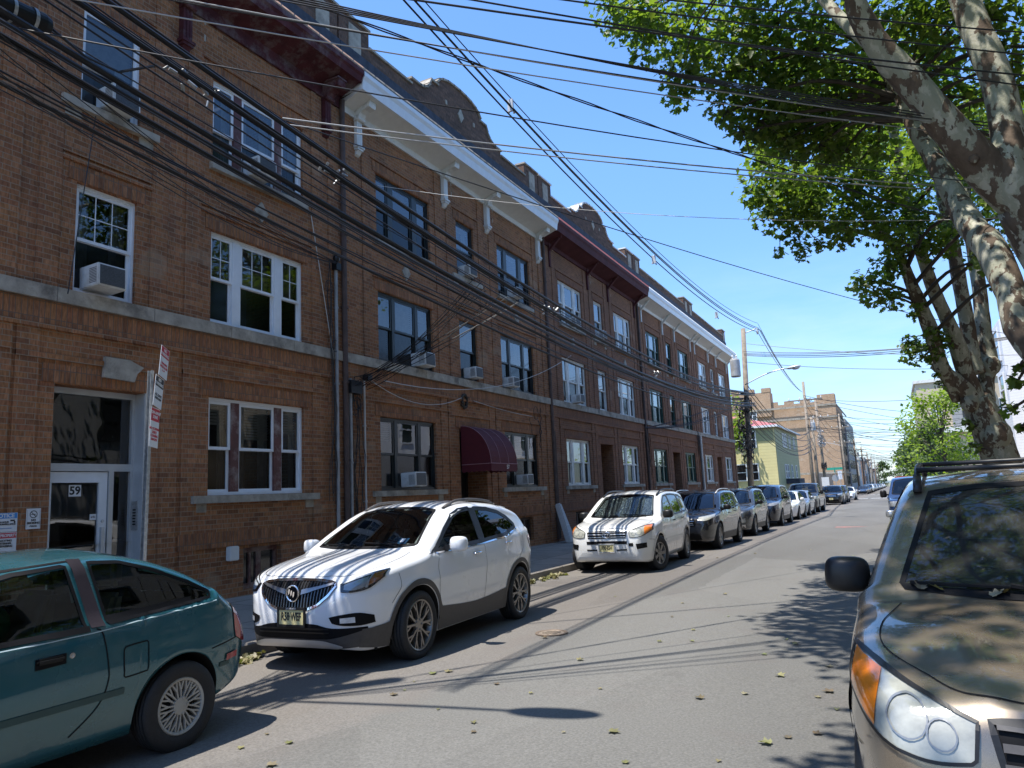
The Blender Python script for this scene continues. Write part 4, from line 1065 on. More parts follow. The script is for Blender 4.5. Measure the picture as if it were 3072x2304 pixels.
def plate(car, s, axis_y, z, txt, mat='plate', frame=None, foot='GARDEN STATE', head=None, x=0., tilt=0):
    p, nr = s.hit('f', x, z)
    o = MB().box(-.155, .155, -.006, .006, -.078, .078).build('licence_plate', M[mat], car, loc=(x, p.y-.02, z), rot=(R(tilt), 0, 0))
    text_part('lettering', txt, .105, M['ink'], o, face_my(0, -.0075, .004), .0022, sx=.6)
    if frame:
        f = MB()
        for q in ((-.17, .17, .068, .092), (-.17, .17, -.092, -.068), (-.17, -.15, -.068, .068), (.15, .17, -.068, .068)): f.box(q[0], q[1], -.012, .004, q[2], q[3])
        f.build('plate_frame', M[frame], o)
        text_part('small_print', head or '', .022, M['white_ink'], o, face_my(0, -.0135, .08)) if head else None
    text_part('small_print', foot, .02, M['ink'], o, face_my(0, -.0135 if frame else -.0075, -.079 if frame else -.062))
    return o

def mirror(car, side, y, z, x, mat, w=.2, h=.16):
    s = side; mb = MB()
    mb.ball((0, 0, 0), (1, 1, 1), 20, 12)
    sq = lambda v, e: math.copysign(abs(v)**e, v)
    mb.v = [(s*(x+.02+w/2)+w/2*sq(v[0], .55)*(1-.06*v[2]), y+.075*sq(v[1], .8)-.03*(1-abs(v[0])), z+h/2*sq(v[2], .55)) for v in mb.v]
    for i, v in enumerate(mb.v):      # flatten the glass side
        if v[1] > y+.035: mb.v[i] = (v[0], y+.035, v[2])
    arm = MB().add([(s*(x-.06), y-.03, z-.07), (s*(x+.1), y-.02, z-.06), (s*(x+.1), y+.03, z-.06), (s*(x-.06), y+.05, z-.07), (s*(x-.06), y-.03, z-.015), (s*(x+.1), y-.02, z), (s*(x+.1), y+.03, z), (s*(x-.06), y+.05, z-.015)], [(0,1,2,3), (7,6,5,4), (0,4,5,1), (1,5,6,2), (2,6,7,3), (3,7,4,0)])
    o = mb.build('wing_mirror', mat, car, smooth=True); arm.build('mirror_arm', M['black_pl'], o)
    g = MB().lathe([(0, .001), (0, .07)], 16, 'y'); g.v = [(v[0]*w/2/.09+s*(x+.02+w/2), y+.037, v[2]*h/2/.09+z) for v in g.v]; g.build('mirror_glass', M['chrome'], o)
    return o

def handle(car, s, y, z, mat, side, l=.17):
    ax = 'r' if side > 0 else 'l'; p, nr = s.hit(ax, y, z); x = p.x
    mb = MB().tube([(x+side*.004, y-l/2, z), (x+side*.03, y-l/2+.025, z+.003), (x+side*.034, y, z+.005), (x+side*.03, y+l/2-.025, z+.003), (x+side*.004, y+l/2, z)], [.011, .013, .014, .013, .011], 8)
    return mb.build('door_handle', mat, car, smooth=True)

def glasshouse(car, s, side_w, wind, rear, gm, trim, tw=.045, gm_rear=None):
    """side_w: list of (top chain, bottom chain) in (y,z); wind/rear: chains in (x,z)"""
    for side, ax in ((1, 'r'), (-1, 'l')):
        for (tc, bc) in side_w:
            mb = s.patch(MB(), ax, tc, bc, .002, 18, 8); mb.build('side_window', gm_rear if (gm_rear and tc[0][0] > s.sp['L']*.5) else gm, car, smooth=True)
            tr = MB(); s.strip(tr, ax, list(tc)+list(bc)[::-1], tw, .006, True, .03); tr.build('window_trim', trim, car, smooth=True)
    mb = s.patch(MB(), 'f', wind[0], wind[1], .003, 24, 12); w = mb.build('windscreen', gm, car, smooth=True)
    tr = MB(); s.strip(tr, 'f', list(wind[0])+list(wind[1])[::-1], .024, .005, True, .03); tr.build('windscreen_trim', M['black'], w, smooth=True)
    if rear:
        mb = s.patch(MB(), 'b', rear[0], rear[1], .003, 20, 8); w2 = mb.build('rear_window', gm_rear or gm, car, smooth=True)
        tr = MB(); s.strip(tr, 'b', list(rear[0])+list(rear[1])[::-1], tw, .006, True, .03); tr.build('rear_window_trim', M['black'], w2, smooth=True)

def holes_of(side_w, wind, rear, d=.012):
    H = [('s', shrink(list(t)+list(b)[::-1], d)) for t, b in side_w]
    H.append(('f', shrink(list(wind[0])+list(wind[1])[::-1], d)))
    if rear: H.append(('b', shrink(list(rear[0])+list(rear[1])[::-1], d)))
    return H

def mirror_chain(half): return [(-x, z) for x, z in half[::-1]]+[(x, z) for x, z in half if x > 0]
def sym(half): return [(-x, z) for x, z in half[::-1] if x > 0]+list(half)

def dash(car, y, z, w, mat=None):
    mb = MB(); mb.prism([(y-.35, z-.1), (y+.25, z-.3), (y+.25, z-.06), (y+.1, z), (y-.35, z-.02)], 'x', -w, w); mb.build('dashboard', mat or M['black_pl'], car, bevel=.02)
    st = MB().tube([( .36+.18*math.cos(t*PI/10), y+.4-.05*math.sin(t*PI/10), z-.02+.17*math.sin(t*PI/10)) for t in range(21)], .014, 6); st.build('steering_wheel', M['black_pl'], car, smooth=True)
    MB().box(-.11, .11, y+.52, y+.545, z+.33, z+.39).build('rear_view_mirror', M['black_pl'], car, bevel=.01)

def wiper(car, s, x0, x1, z0, z1, par=None):
    mb = MB(); n = 8; pts = []
    for k in range(n+1):
        p, nr = s.hit('f', x0+(x1-x0)*k/n, z0+(z1-z0)*k/n); pts.append(p+nr*.018)
    mb.tube(pts, .009, 5); p, nr = s.hit('f', x0, z0-.02); mb.tube([p+nr*.01, pts[3]+Vector((0, -.015, .01))], .011, 5)
    mb.build('wiper', M['black'], car)

def rails(car, s, y0, y1, x, h, mat, cross=None):
    for sg in (1, -1):
        pts = []
        for k in range(13):
            y = y0+(y1-y0)*k/12; p, nr = s.hit('t', sg*x, y); e = min(1, min(k, 12-k)/1.5); pts.append((p.x, y, p.z+.004+h*e))
        mb = MB().tube(pts, [.013]+[.017]*11+[.013], 8)
        for k in (0, 12): p, nr = s.hit('t', sg*x, pts[k][1]); mb.prism([(pts[k][1]-.09, p.z-.01), (pts[k][1]+.09, p.z-.01), (pts[min(max(k, 1), 11)][1], p.z+h+.02), (pts[k][1], p.z+h*.7)], 'x', p.x-.02, p.x+.02)
        mb.build('roof_rail', mat, car, smooth=True)
    if cross:
        for y in cross:
            zz = s.hit('t', x, y)[0].z+h+.012
            MB().tube([(-x, y, zz), (0, y, zz+.012), (x, y, zz)], .015, 8).build('roof_rack_bar', mat, car, smooth=True)

def smooth2(P, sub=6):
    P = [Vector(p) for p in P]; out = []
    for i in range(len(P)-1):
        a, b, c, d = P[max(i-1, 0)], P[i], P[i+1], P[min(i+2, len(P)-1)]
        for k in range(sub): t = k/sub; out.append(.5*((2*b)+(c-a)*t+(2*a-5*b+4*c-d)*t*t+(3*b-a-3*c+d)*t**3))
    return out+[P[-1]]
def seams(car, s, lines, w=.005):
    for ax, pts in lines: s.strip(MB(), ax, pts[:2], w, .003) if False else s.strip_part(car, ax, smooth2(pts) if len(pts) > 2 else pts, w)

def belly(car, sp):
    mb = MB().box(-sp['half_w']*.8, sp['half_w']*.8, .35, sp['L']-.35, .2, .3); mb.build('underbody', M['black'], car)
# ------------------------------------------------------------------ the near cars
TILT = (-.0078, 0, 0)
# ---- white crossover
BK = dict(L=4.2, half_w=.888, R=.345, tw=.215, axles=(.93, 3.46), tum=.33, bulge=.045, edge=.085, edgew=.13, crown=.045, crease=(.80, .012, .05, .03), ridge=(1.05, .34, .52, .012),
  top=[(0,.62),(.02,.74),(.06,.83),(.12,.90),(.22,.955),(.4,1.0),(.7,1.05),(1.0,1.09),(1.12,1.115),(1.22,1.175),(1.55,1.355),(1.85,1.50),(2.05,1.565),(2.3,1.6),(2.6,1.61),(3.0,1.59),(3.3,1.55),(3.52,1.5),(3.64,1.46),(3.72,1.39),(3.86,1.25),(4.0,1.1),(4.08,1.0),(4.13,.92),(4.17,.8),(4.2,.6)],
  low=[(0,.44),(.03,.33),(.1,.25),(.3,.21),(1.4,.215),(3.0,.22),(3.85,.24),(4.08,.3),(4.2,.45)],
  half=[(0,.36),(.02,.45),(.06,.54),(.12,.62),(.22,.71),(.4,.79),(.7,.85),(1.0,.875),(1.5,.885),(2.6,.888),(3.4,.885),(3.75,.86),(3.98,.8),(4.1,.73),(4.17,.64),(4.2,.56)],
  belt=[(0,.74),(.3,.9),(1.0,1.0),(1.3,1.03),(2.4,1.07),(3.4,1.14),(3.7,1.16),(4.2,1.0)])
BKW = [([(1.33,1.085),(1.62,1.27),(1.9,1.42),(2.1,1.475),(2.36,1.495)], [(1.33,1.06),(2.36,1.09)]),
       ([(2.47,1.49),(2.8,1.475),(3.08,1.425),(3.28,1.345),(3.42,1.245)], [(2.47,1.095),(3.1,1.135),(3.42,1.215)])]
BKF = (sym([(0,1.53),(.3,1.52),(.5,1.485)]), sym([(0,1.115),(.4,1.115),(.66,1.135)]))
BKB = (sym([(0,1.42),(.46,1.4)]), sym([(0,1.12),(.54,1.14)]))
P_WHITE = paint_mat('white_car_paint', (.74,.75,.76), rough=.3, dust=.05)
SATIN = plain('satin_grey_metal', (.3,.3,.31), .3, metal=.9)
def crossover():
    c = thing('parked_car', 'white compact crossover with a winged oval grille behind the teal hatchback, plate R58 WEF', 'car', (-5.34, 5.6, gz(7.5)), (-.0078, 0, R(2.5)), 'cars parked along the street')
    s = Shell(BK, 1.15); s.body(P_WHITE, c, holes_of(BKW, BKF, BKB)); belly(c, BK)
    glasshouse(c, s, BKW, BKF, BKB, M['cab_glass'], M['black_pl'], .05, M['cab_tint'])
    for ax in 'rl':
        mb = MB(); s.patch(mb, ax, [(2.36,1.5),(2.47,1.5)], [(2.36,1.07),(2.47,1.075)], .006, 3, 6); s.patch(mb, ax, [(1.2,1.055),(1.33,1.11)], [(1.14,1.035),(1.33,1.045)], .006, 4, 3); mb.build('window_pillar', M['black_pl'], c)
        mb = MB(); s.strip(mb, ax, [(1.3,1.035),(2.4,1.062),(3.1,1.11),(3.46,1.2)], .016, .009); mb.build('chrome_strip', M['chrome'], c)
        # dark lower cladding and wheel-arch lips
        mb = MB(); s.patch(mb, ax, [(1.38,.47),(2.2,.42),(3.02,.47)], [(1.38,.225),(3.02,.225)], .007, 26, 4)
        for a in BK['axles']:
            t0 = [(a+.403*math.cos(t), .348+.403*math.sin(t)) for t in np.linspace(-.28, PI+.28, 25)]; t1 = [(a+.46*math.cos(t), .348+.46*math.sin(t)) for t in np.linspace(-.28, PI+.28, 25)]
            s.patch(mb, ax, t1, t0, .009, 28, 2)
        s.patch(mb, ax, [(.2,.42),(.36,.43),(.52,.46)], [(.2,.25),(.36,.225),(.52,.215)], .0095, 10, 4); s.patch(mb, ax, [(3.9,.5),(4.13,.55)], [(3.92,.26),(4.13,.34)], .008, 6, 3)
        mb.build('side_cladding', M['grey_pl'], c, smooth=True)
    # nose
    gt = sym([(0,.882),(.25,.874),(.40,.858),(.455,.835)]); gb = sym([(0,.605),(.16,.612),(.29,.655),(.4,.74),(.455,.82)])
    g = MB(); s.patch(g, 'f', gt, gb, .006, 26, 8); go = g.build('grille', M['black'], c, smooth=True)
    rb = MB()
    for k in range(-12, 13):
        x = k*.035; zt = .87-.04*(abs(x)/.45)**2; zb = .62 if abs(x) < .2 else .62+.2*((abs(x)-.2)/.25)**1.3
        if zt-zb > .03: s.strip(rb, 'f', [(x, zb), (x, zt)], .009, .017)
    rb.build('grille_bars', plain('dark_chrome', (.12,.12,.125), .25, metal=.9), go)
    ch = MB(); s.strip(ch, 'f', gt+gb[::-1], .022, .016, True, .03); ch.build('chrome_surround', M['chrome'], go)
    for sg in (1, -1): wg = MB(); s.patch(wg, 'f', [(sg*.09,.79),(sg*.25,.815),(sg*.43,.85)], [(sg*.09,.745),(sg*.25,.785),(sg*.43,.832)], .026, 10, 2); wg.build('grille_wing', SATIN, go)
    p, nr = s.hit('f', 0, .765); em = MB().lathe([(0, .082), (-.012, .084), (-.014, .07), (-.004, .066)], 28, 'y', (0, p.y-.03, .765)); e = em.build('emblem', M['chrome'], go, smooth=True)
    sh = MB()
    for i in range(3):
        ox, oz = -.035+i*.03, .015-i*.012
        sh.prism([(ox-.002, .765+oz+.026), (ox+.014, .765+oz+.026), (ox+.008, .765+oz-.012), (ox-.004, .765+oz-.028), (ox-.008, .765+oz-.006)], 'y', p.y-.05-.003*i, p.y-.036)
    sh.build('emblem_shields', M['chrome'], e); MB().lathe([(0, .07), (0, .001)], 28, 'y', (0, p.y-.034, .765)).build('emblem_disc', M['black'], e)
    for sg in (1, -1):
        h = MB(); s.patch(h, 'f', [(sg*.49,.842),(sg*.6,.892),(sg*.71,.935),(sg*.775,.955)], [(sg*.52,.77),(sg*.62,.765),(sg*.72,.79),(sg*.785,.885)], .005, 16, 6); ho = h.build('headlight', M['black'], c, smooth=True)
        h = MB(); s.patch(h, 'f', [(sg*.535,.835),(sg*.63,.868),(sg*.705,.897)], [(sg*.545,.79),(sg*.63,.785),(sg*.7,.81)], .009, 10, 4); h.build('reflector', M['lamp_in'], ho, smooth=True)
        h = MB(); s.strip(h, 'f', [(sg*.515,.843),(sg*.61,.88),(sg*.715,.92)], .014, .011); s.strip(h, 'f', [(sg*.715,.92),(sg*.705,.8)], .012, .011); h.build('light_strip', M['white'], ho)
        h = MB(); s.patch(h, 'f', [(sg*.72,.918),(sg*.772,.94)], [(sg*.712,.815),(sg*.772,.87)], .0095, 5, 4); h.build('indicator', M['amber'], ho, smooth=True)
        h = MB(); s.patch(h, 'f', [(sg*.49,.842),(sg*.6,.892),(sg*.71,.935),(sg*.775,.955)], [(sg*.52,.77),(sg*.62,.765),(sg*.72,.79),(sg*.785,.885)], .014, 16, 6); h.build('lens', M['lens'], ho, smooth=True)
        h = MB(); s.patch(h, 'f', [(sg*.42,.545),(sg*.52,.565),(sg*.66,.575),(sg*.74,.54)], [(sg*.45,.49),(sg*.54,.465),(sg*.66,.455),(sg*.74,.47)], .006, 12, 4); fo = h.build('fog_lamp_pocket', M['black'], c, smooth=True)
        h = MB(); s.patch(h, 'f', [(sg*.52,.535),(sg*.63,.54)], [(sg*.52,.49),(sg*.63,.488)], .013, 6, 4); h.build('fog_lamp', M['lamp_in'], fo, smooth=True)
        mirror(c, sg, 1.52, 1.12, .9, P_WHITE, .2, .165)
        for y, z in ((2.2, .965), (3.08, 1.03)): handle(c, s, y, z, M['chrome'], sg)
    lo = MB(); s.patch(lo, 'f', sym([(0,.49),(.28,.48),(.45,.445),(.7,.44)]), sym([(0,.335),(.4,.335),(.7,.33)]), .006, 28, 5); lo.build('lower_grille', M['black'], c, smooth=True)
    lb = MB()
    for z in (.44, .405): s.strip(lb, 'f', [(-.42, z), (.42, z)], .014, .012)
    lb.build('lower_grille_bars', M['black_pl'], c)
    lo = MB(); s.patch(lo, 'f', sym([(0,.345),(.3,.345),(.5,.36),(.77,.44)]), sym([(0,.25),(.4,.25),(.77,.26)]), .009, 28, 4); lo.build('bumper_cladding', M['grey_pl'], c, smooth=True)
    lo = MB(); s.patch(lo, 'f', sym([(0,.335),(.3,.335),(.42,.32),(.52,.275)]), sym([(0,.262),(.3,.262),(.52,.258)]), .016, 20, 3); lo.build('skid_plate', M['silver_pl'], c, smooth=True)
    plate(c, s, 0, .545, 'R58·WEF', 'plate', 'black_pl', 'GARDEN STATE', '201-375-4700', x=0.)
    for ax, sg in (('r', 1), ('l', -1)):
        t = MB(); s.patch(t, ax, [(3.78,1.07),(3.92,1.085),(4.05,1.03)], [(3.86,.98),(3.96,.9),(4.07,.86)], .007, 8, 6); t.build('tail_light', M['red_lens'], c, smooth=True)
    seams(c, s, [(a, q) for a in 'rl' for q in ([(1.36,1.04),(1.3,.9),(1.33,.6),(1.4,.46)], [(2.42,1.07),(2.44,.8),(2.4,.43)], [(3.28,.5),(3.4,.8),(3.58,.95),(3.56,1.2)], [(.5,.62),(.62,.78),(.6,.9)])]+[('t', [(-.66,1.08),(-.7,.75),(-.66,.42),(-.5,.2),(0,.13),(.5,.2),(.66,.42),(.7,.75),(.66,1.08)])])
    rails(c, s, 2.05, 3.4, .56, .035, M['grey_pl'])
    sp_ = MB(); sp_.prism([(3.45,1.5),(3.7,1.5),(3.88,1.475),(3.76,1.43),(3.6,1.4)], 'x', -.5, .5); sp_.build('roof_spoiler', P_WHITE, c, bevel=.015)
    seats(c, [(2.05, (1, -1)), (2.95, (1, -1))], M['seat'], .72); dash(c, 1.5, 1.07, .68)
    wiper(c, s, -.1, -.62, 1.13, 1.14); wiper(c, s, .45, -.0, 1.13, 1.15)
    st = MB(); s.patch(st, 'f', [(.4,1.205),(.51,1.205)], [(.4,1.15),(.51,1.15)], -.004, 3, 2); so_ = st.build('inspection_sticker', M['blue_ink'], c)
    st = MB(); s.patch(st, 'f', [(.435,1.195),(.475,1.195)], [(.435,1.16),(.475,1.16)], .006, 2, 2); st.build('sticker_mark', M['white_ink'], so_)
    add_wheels(c, BK, wheel_meshes('bk', .345, .215, .258, 'pairs', M['rim_dk']), R(0))
    return c
crossover()

# ---- boxier SUVs (white, and the golden brown one on the right)
RV = dict(L=4.5, half_w=.908, R=.355, tw=.215, axles=(.90, 3.56), tum=.33, bulge=.04, edge=.08, edgew=.12, crown=.04, crease=(.72, .008, .05, .0), ridge=(1.05, .40, .56, .016),
  top=[(0,.62),(.02,.76),(.05,.85),(.11,.915),(.22,.965),(.4,1.0),(.7,1.045),(1.0,1.08),(1.1,1.1),(1.2,1.17),(1.55,1.385),(1.85,1.545),(2.02,1.6),(2.3,1.645),(2.8,1.67),(3.5,1.66),(4.0,1.62),(4.15,1.585),(4.24,1.5),(4.32,1.3),(4.4,1.08),(4.44,.95),(4.48,.75),(4.5,.55)],
  low=[(0,.44),(.03,.33),(.1,.26),(.3,.23),(1.4,.24),(3.0,.24),(3.95,.26),(4.3,.32),(4.5,.45)],
  half=[(0,.54),(.02,.63),(.05,.69),(.11,.745),(.22,.8),(.4,.85),(.7,.888),(1.0,.9),(1.5,.905),(2.6,.908),(3.5,.905),(4.0,.87),(4.25,.83),(4.4,.78),(4.48,.7),(4.5,.62)],
  belt=[(0,.76),(.3,.93),(1.0,1.02),(1.3,1.05),(2.4,1.08),(3.4,1.12),(4.0,1.15),(4.5,1.05)])
RVW = [([(1.42,1.1),(1.68,1.3),(1.92,1.445),(2.1,1.515),(2.36,1.535)], [(1.42,1.075),(2.36,1.1)]),
       ([(2.44,1.546),(2.9,1.55),(3.27,1.535)], [(2.44,1.102),(3.27,1.13)]),
       ([(3.35,1.53),(3.65,1.5),(3.88,1.44),(3.98,1.36)], [(3.35,1.135),(3.75,1.155),(3.98,1.24)])]
RVF = (sym([(0,1.575),(.35,1.56),(.56,1.53)]), sym([(0,1.1),(.4,1.1),(.7,1.12)]))
RVB = (sym([(0,1.5),(.55,1.47)]), sym([(0,1.12),(.62,1.15)]))
def boxy_suv(c, paint, glass, mirror_mat, platetxt, rimstyle, rimmat, gold=False, fine=1., shade=False, turn=0.):
    s = Shell(RV, fine); s.body(paint, c, holes_of(RVW, RVF, RVB)); belly(c, RV)
    glasshouse(c, s, RVW, RVF, RVB, glass, M['black_pl'], .04, M['cab_tint'])
    gt = sym([(0,.865),(.3,.858),(.425,.85)]); gb = sym([(0,.715),(.3,.715),(.40,.72)])
    g = MB(); s.patch(g, 'f', gt, gb, .006, 18, 6); go = g.build('grille', M['black'], c, smooth=True)
    b = MB(); s.strip(b, 'f', [(-.4,.79),(.4,.79)], .022, .02); s.strip(b, 'f', [(-.41,.838),(.41,.838)], .012, .018); s.strip(b, 'f', [(-.4,.742),(.4,.742)], .012, .018); b.build('grille_bars', M['grey_pl'] if gold else M['silver_pl'], go)
    if gold: b = MB(); s.strip(b, 'f', gt+gb[::-1], .02, .014, True, .03); b.build('grille_surround', M['black_pl'], go)
    p, nr = s.hit('f', 0, .79); e = MB()
    for (w, h, cz, tt) in ((.085, .058, 0, .009), (.03, .056, 0, .007), (.06, .02, .026, .007)): e.tube([(w*math.cos(t*PI/12), p.y-.03, .79+cz+h*math.sin(t*PI/12)) for t in range(25)], tt, 6)
    e.build('emblem', M['chrome'], go, smooth=True)
    b = MB(); s.patch(b, 'f', sym([(0,.665),(.43,.66)]), sym([(0,.6),(.42,.6)]), .006, 16, 3); b.build('lower_grille', M['black'], c, smooth=True)
    for sg in (1, -1):
        T = [(sg*.46,.845),(sg*.62,.905),(sg*.76,.95),(sg*.845,.965)]; Bc = [(sg*.475,.735),(sg*.6,.725),(sg*.74,.765),(sg*.852,.86)]
        h = MB(); s.patch(h, 'f', T, Bc, .006, 18, 8); ho = h.build('headlight', M['lamp_hazy'], c, smooth=True)
        h = MB(); s.patch(h, 'f', [(sg*.735,.935),(sg*.835,.957)], [(sg*.755,.785),(sg*.845,.862)], .010, 8, 6); h.build('indicator', M['amber'], ho, smooth=True)
        h = MB(); s.strip(h, 'f', smooth2(T)+smooth2(Bc)[::-1], .011, .011, True, .02); h.build('lamp_edge', M['black_pl'], ho)
        for (x, z, r) in ((.655, .835, .058), (.56, .80, .042)):
            h = MB(); q = [(sg*(x+r*math.cos(t)), z+r*math.sin(t)) for t in np.linspace(0, 2*PI, 17)[:-1]]; s.strip(h, 'f', q, .005, .0112, True, .015); h.build('lamp_ring', M['lamp_dim'], ho)
        b = MB(); s.patch(b, 'f', [(sg*.6,.6),(sg*.78,.62)], [(sg*.62,.5),(sg*.78,.52)], .007, 8, 4); bo = b.build('fog_lamp_pocket', M['black'], c, smooth=True)
        b = MB(); 
        for z in (.54, .57): s.strip(b, 'f', [(sg*.63, z), (sg*.77, z+.01)], .012, .012)
        b.build('fins', M['black_pl'], bo)
        b = MB(); s.patch(b, 'f', [(sg*.2,.5),(sg*.42,.505)], [(sg*.2,.472),(sg*.42,.477)], .007, 6, 2); b.build('bumper_slot', M['black'], c)
        mirror(c, sg, 1.46, 1.14, .83, mirror_mat, .215, .175)
        for y, z in ((2.2, .98), (3.12, 1.0)): handle(c, s, y, z, mirror_mat if gold else M['black_pl'], sg)
    if not gold: b = MB(); s.patch(b, 'f', [(.46,.62),(.55,.62)], [(.46,.56),(.55,.56)], .007, 3, 3); b.build('tow_hook_hole', M['black'], c)
    for ax in 'rl':
        t = MB(); s.patch(t, ax, [(4.12,1.15),(4.33,1.15)], [(4.2,.86),(4.4,.86)], .006, 6, 6); t.build('tail_light', M['red_lens'], c, smooth=True)
        mb = MB()
        for a in RV['axles']:
            t0 = [(a+.408*math.cos(t), .355+.408*math.sin(t)) for t in np.linspace(-.2, PI+.2, 25)]; t1 = [(a+.445*math.cos(t), .355+.445*math.sin(t)) for t in np.linspace(-.2, PI+.2, 25)]; s.patch(mb, ax, t1, t0, .012, 28, 2)
        mb.build('wheel_arch', paint, c, smooth=True)
        mb = MB(); s.strip(mb, ax, [(1.4,.6),(3.1,.6)], .035, .012); mb.build('rubbing_strip', paint, c)
    seams(c, s, [(a, q) for a in 'rl' for q in ([(1.3,1.06),(1.27,.9),(1.3,.55),(1.4,.33)], [(2.4,1.08),(2.42,.8),(2.4,.32)], [(3.14,.35),(3.2,.7),(3.4,.86),(3.32,1.1)], [(.26,.68),(.5,.66)], [(.5,.66),(.5,.62)])]+[('t', [(-.7,1.07),(-.76,.8),(-.74,.5),(-.6,.25),(-.44,.13),(0,.1),(.44,.13),(.6,.25),(.74,.5),(.76,.8),(.7,1.07)])])
    plate(c, s, 0, .525, platetxt, 'plate', 'silver_pl', 'GARDEN STATE', None)
    rails(c, s, 1.98, 3.85, .62, .07 if gold else .045, M['black_pl'], (2.12, 3.0) if gold else None)
    seats(c, [(2.05, (1, -1)), (2.95, (1, -1))], M['seat'], .78); dash(c, 1.45, 1.08, .7)
    wiper(c, s, -.05, -.66, 1.12, 1.125); wiper(c, s, .55, .0, 1.12, 1.14)
    if shade:
        mb = MB(); s.patch(mb, 'f', sym([(0,1.545),(.35,1.53),(.53,1.5)]), sym([(0,1.125),(.4,1.125),(.66,1.145)]), -.03, 20, 10)
        o = mb.build('sun_shade', SHADE, c, smooth=True)
    add_wheels(c, RV, wheel_meshes('rv'+rimstyle, .355, .215, .225, rimstyle, rimmat), turn)
    return s
t = new('crinkled_silver_sunshade'); cc = t.coord(); v = t.n('ShaderNodeTexVoronoi', inp={'Scale': 55.}); t.l(cc, v.inputs['Vector'])
SHADE = t.out(t.bsdf(color=t.ramp(v.outputs['Distance'], [(.2, (.75,.78,.82)), (.5, (.4,.43,.48)), (.6, (.07,.08,.1))]), rough=.25, metal=.55, normal=t.bump(v.outputs['Distance'], .8, .02)))
c = thing('parked_car', 'white SUV with a glittering windscreen sunshade and plate X90 ESH behind the crossover', 'car', (-5.36, 14.46, gz(16.3)), (-.0078, 0, R(2.5)), 'cars parked along the street')
boxy_suv(c, paint_mat('white_suv_paint', (.7,.7,.68), rough=.32, dust=.1), M['cab_glass'], M['black_pl'], 'X90·ESH', 'seven', M['rim_dk'], False, 1., True, R(-16))
P_GOLD = paint_mat('golden_brown_metallic_paint', (.225,.178,.125), metal=.55, rough=.27, flake=.5, dust=.1)
c = thing('parked_car', 'golden brown SUV with amber cornered headlight and black roof rack', 'car', (GOLDX, GOLDY, gz(4.5)+GOLDZ), (-.0078, R(1.2), R(GOLDR)), 'cars parked along the street')
sgold = boxy_suv(c, P_GOLD, M['cab_dusty'], M['black_pl'], 'V41·JKD', 'five', M['rim'], True, 1.35)

# ---- teal hatchback
TL = dict(L=3.74, half_w=.835, R=.29, tw=.175, axles=(.76, 3.06), gap=.055, tum=.34, bulge=.05, edge=.085, edgew=.13, crown=.045, crease=(.58, .01, .05, .03),
  top=[(0,.5),(.03,.62),(.1,.7),(.4,.79),(.8,.86),(1.0,.9),(1.1,.94),(1.4,1.11),(1.7,1.25),(1.95,1.32),(2.25,1.37),(2.55,1.38),(2.8,1.34),(3.05,1.255),(3.28,1.14),(3.46,1.02),(3.58,.92),(3.64,.85),(3.69,.72),(3.72,.6),(3.74,.45)],
  low=[(0,.35),(.05,.25),(.2,.2),(1.2,.19),(2.6,.2),(3.4,.27),(3.6,.33),(3.74,.42)],
  half=[(0,.5),(.05,.6),(.15,.7),(.4,.78),(.8,.82),(1.5,.832),(2.4,.835),(3.1,.825),(3.38,.8),(3.56,.76),(3.68,.7),(3.74,.6)],
  belt=[(0,.6),(.4,.74),(1.0,.84),(1.6,.865),(2.3,.89),(3.0,.93),(3.42,.955),(3.74,.8)])
TLW = [([(1.15,.905),(1.45,1.09),(1.72,1.205),(2.0,1.262),(2.3,1.285)], [(1.15,.885),(2.36,.91)]),
       ([(2.45,1.292),(2.65,1.28),(2.88,1.21),(3.14,1.1),(3.31,1.01)], [(2.5,.918),(2.8,.938),(3.14,.962),(3.31,.975)])]
TLF = (sym([(0,1.285),(.3,1.275),(.5,1.24)]), sym([(0,.93),(.4,.93),(.68,.95)]))
TLB = (sym([(0,1.28),(.45,1.25)]), sym([(0,.97),(.55,.99)]))
P_TEAL = paint_mat('faded_teal_paint', (.014,.105,.135), metal=.3, rough=.24, flake=.2, dust=.09, fade=(.035,.115,.125))
c = thing('parked_car', 'old teal three door hatchback parked in front of the glass entrance', 'car', (-5.28, .58, gz(2.5)), TILT, 'cars parked along the street')
s = Shell(TL, 1.4); s.body(P_TEAL, c, holes_of(TLW, TLF, TLB)); belly(c, TL)
glasshouse(c, s, TLW, TLF, TLB, M['cab_green'], M['black'], .02)
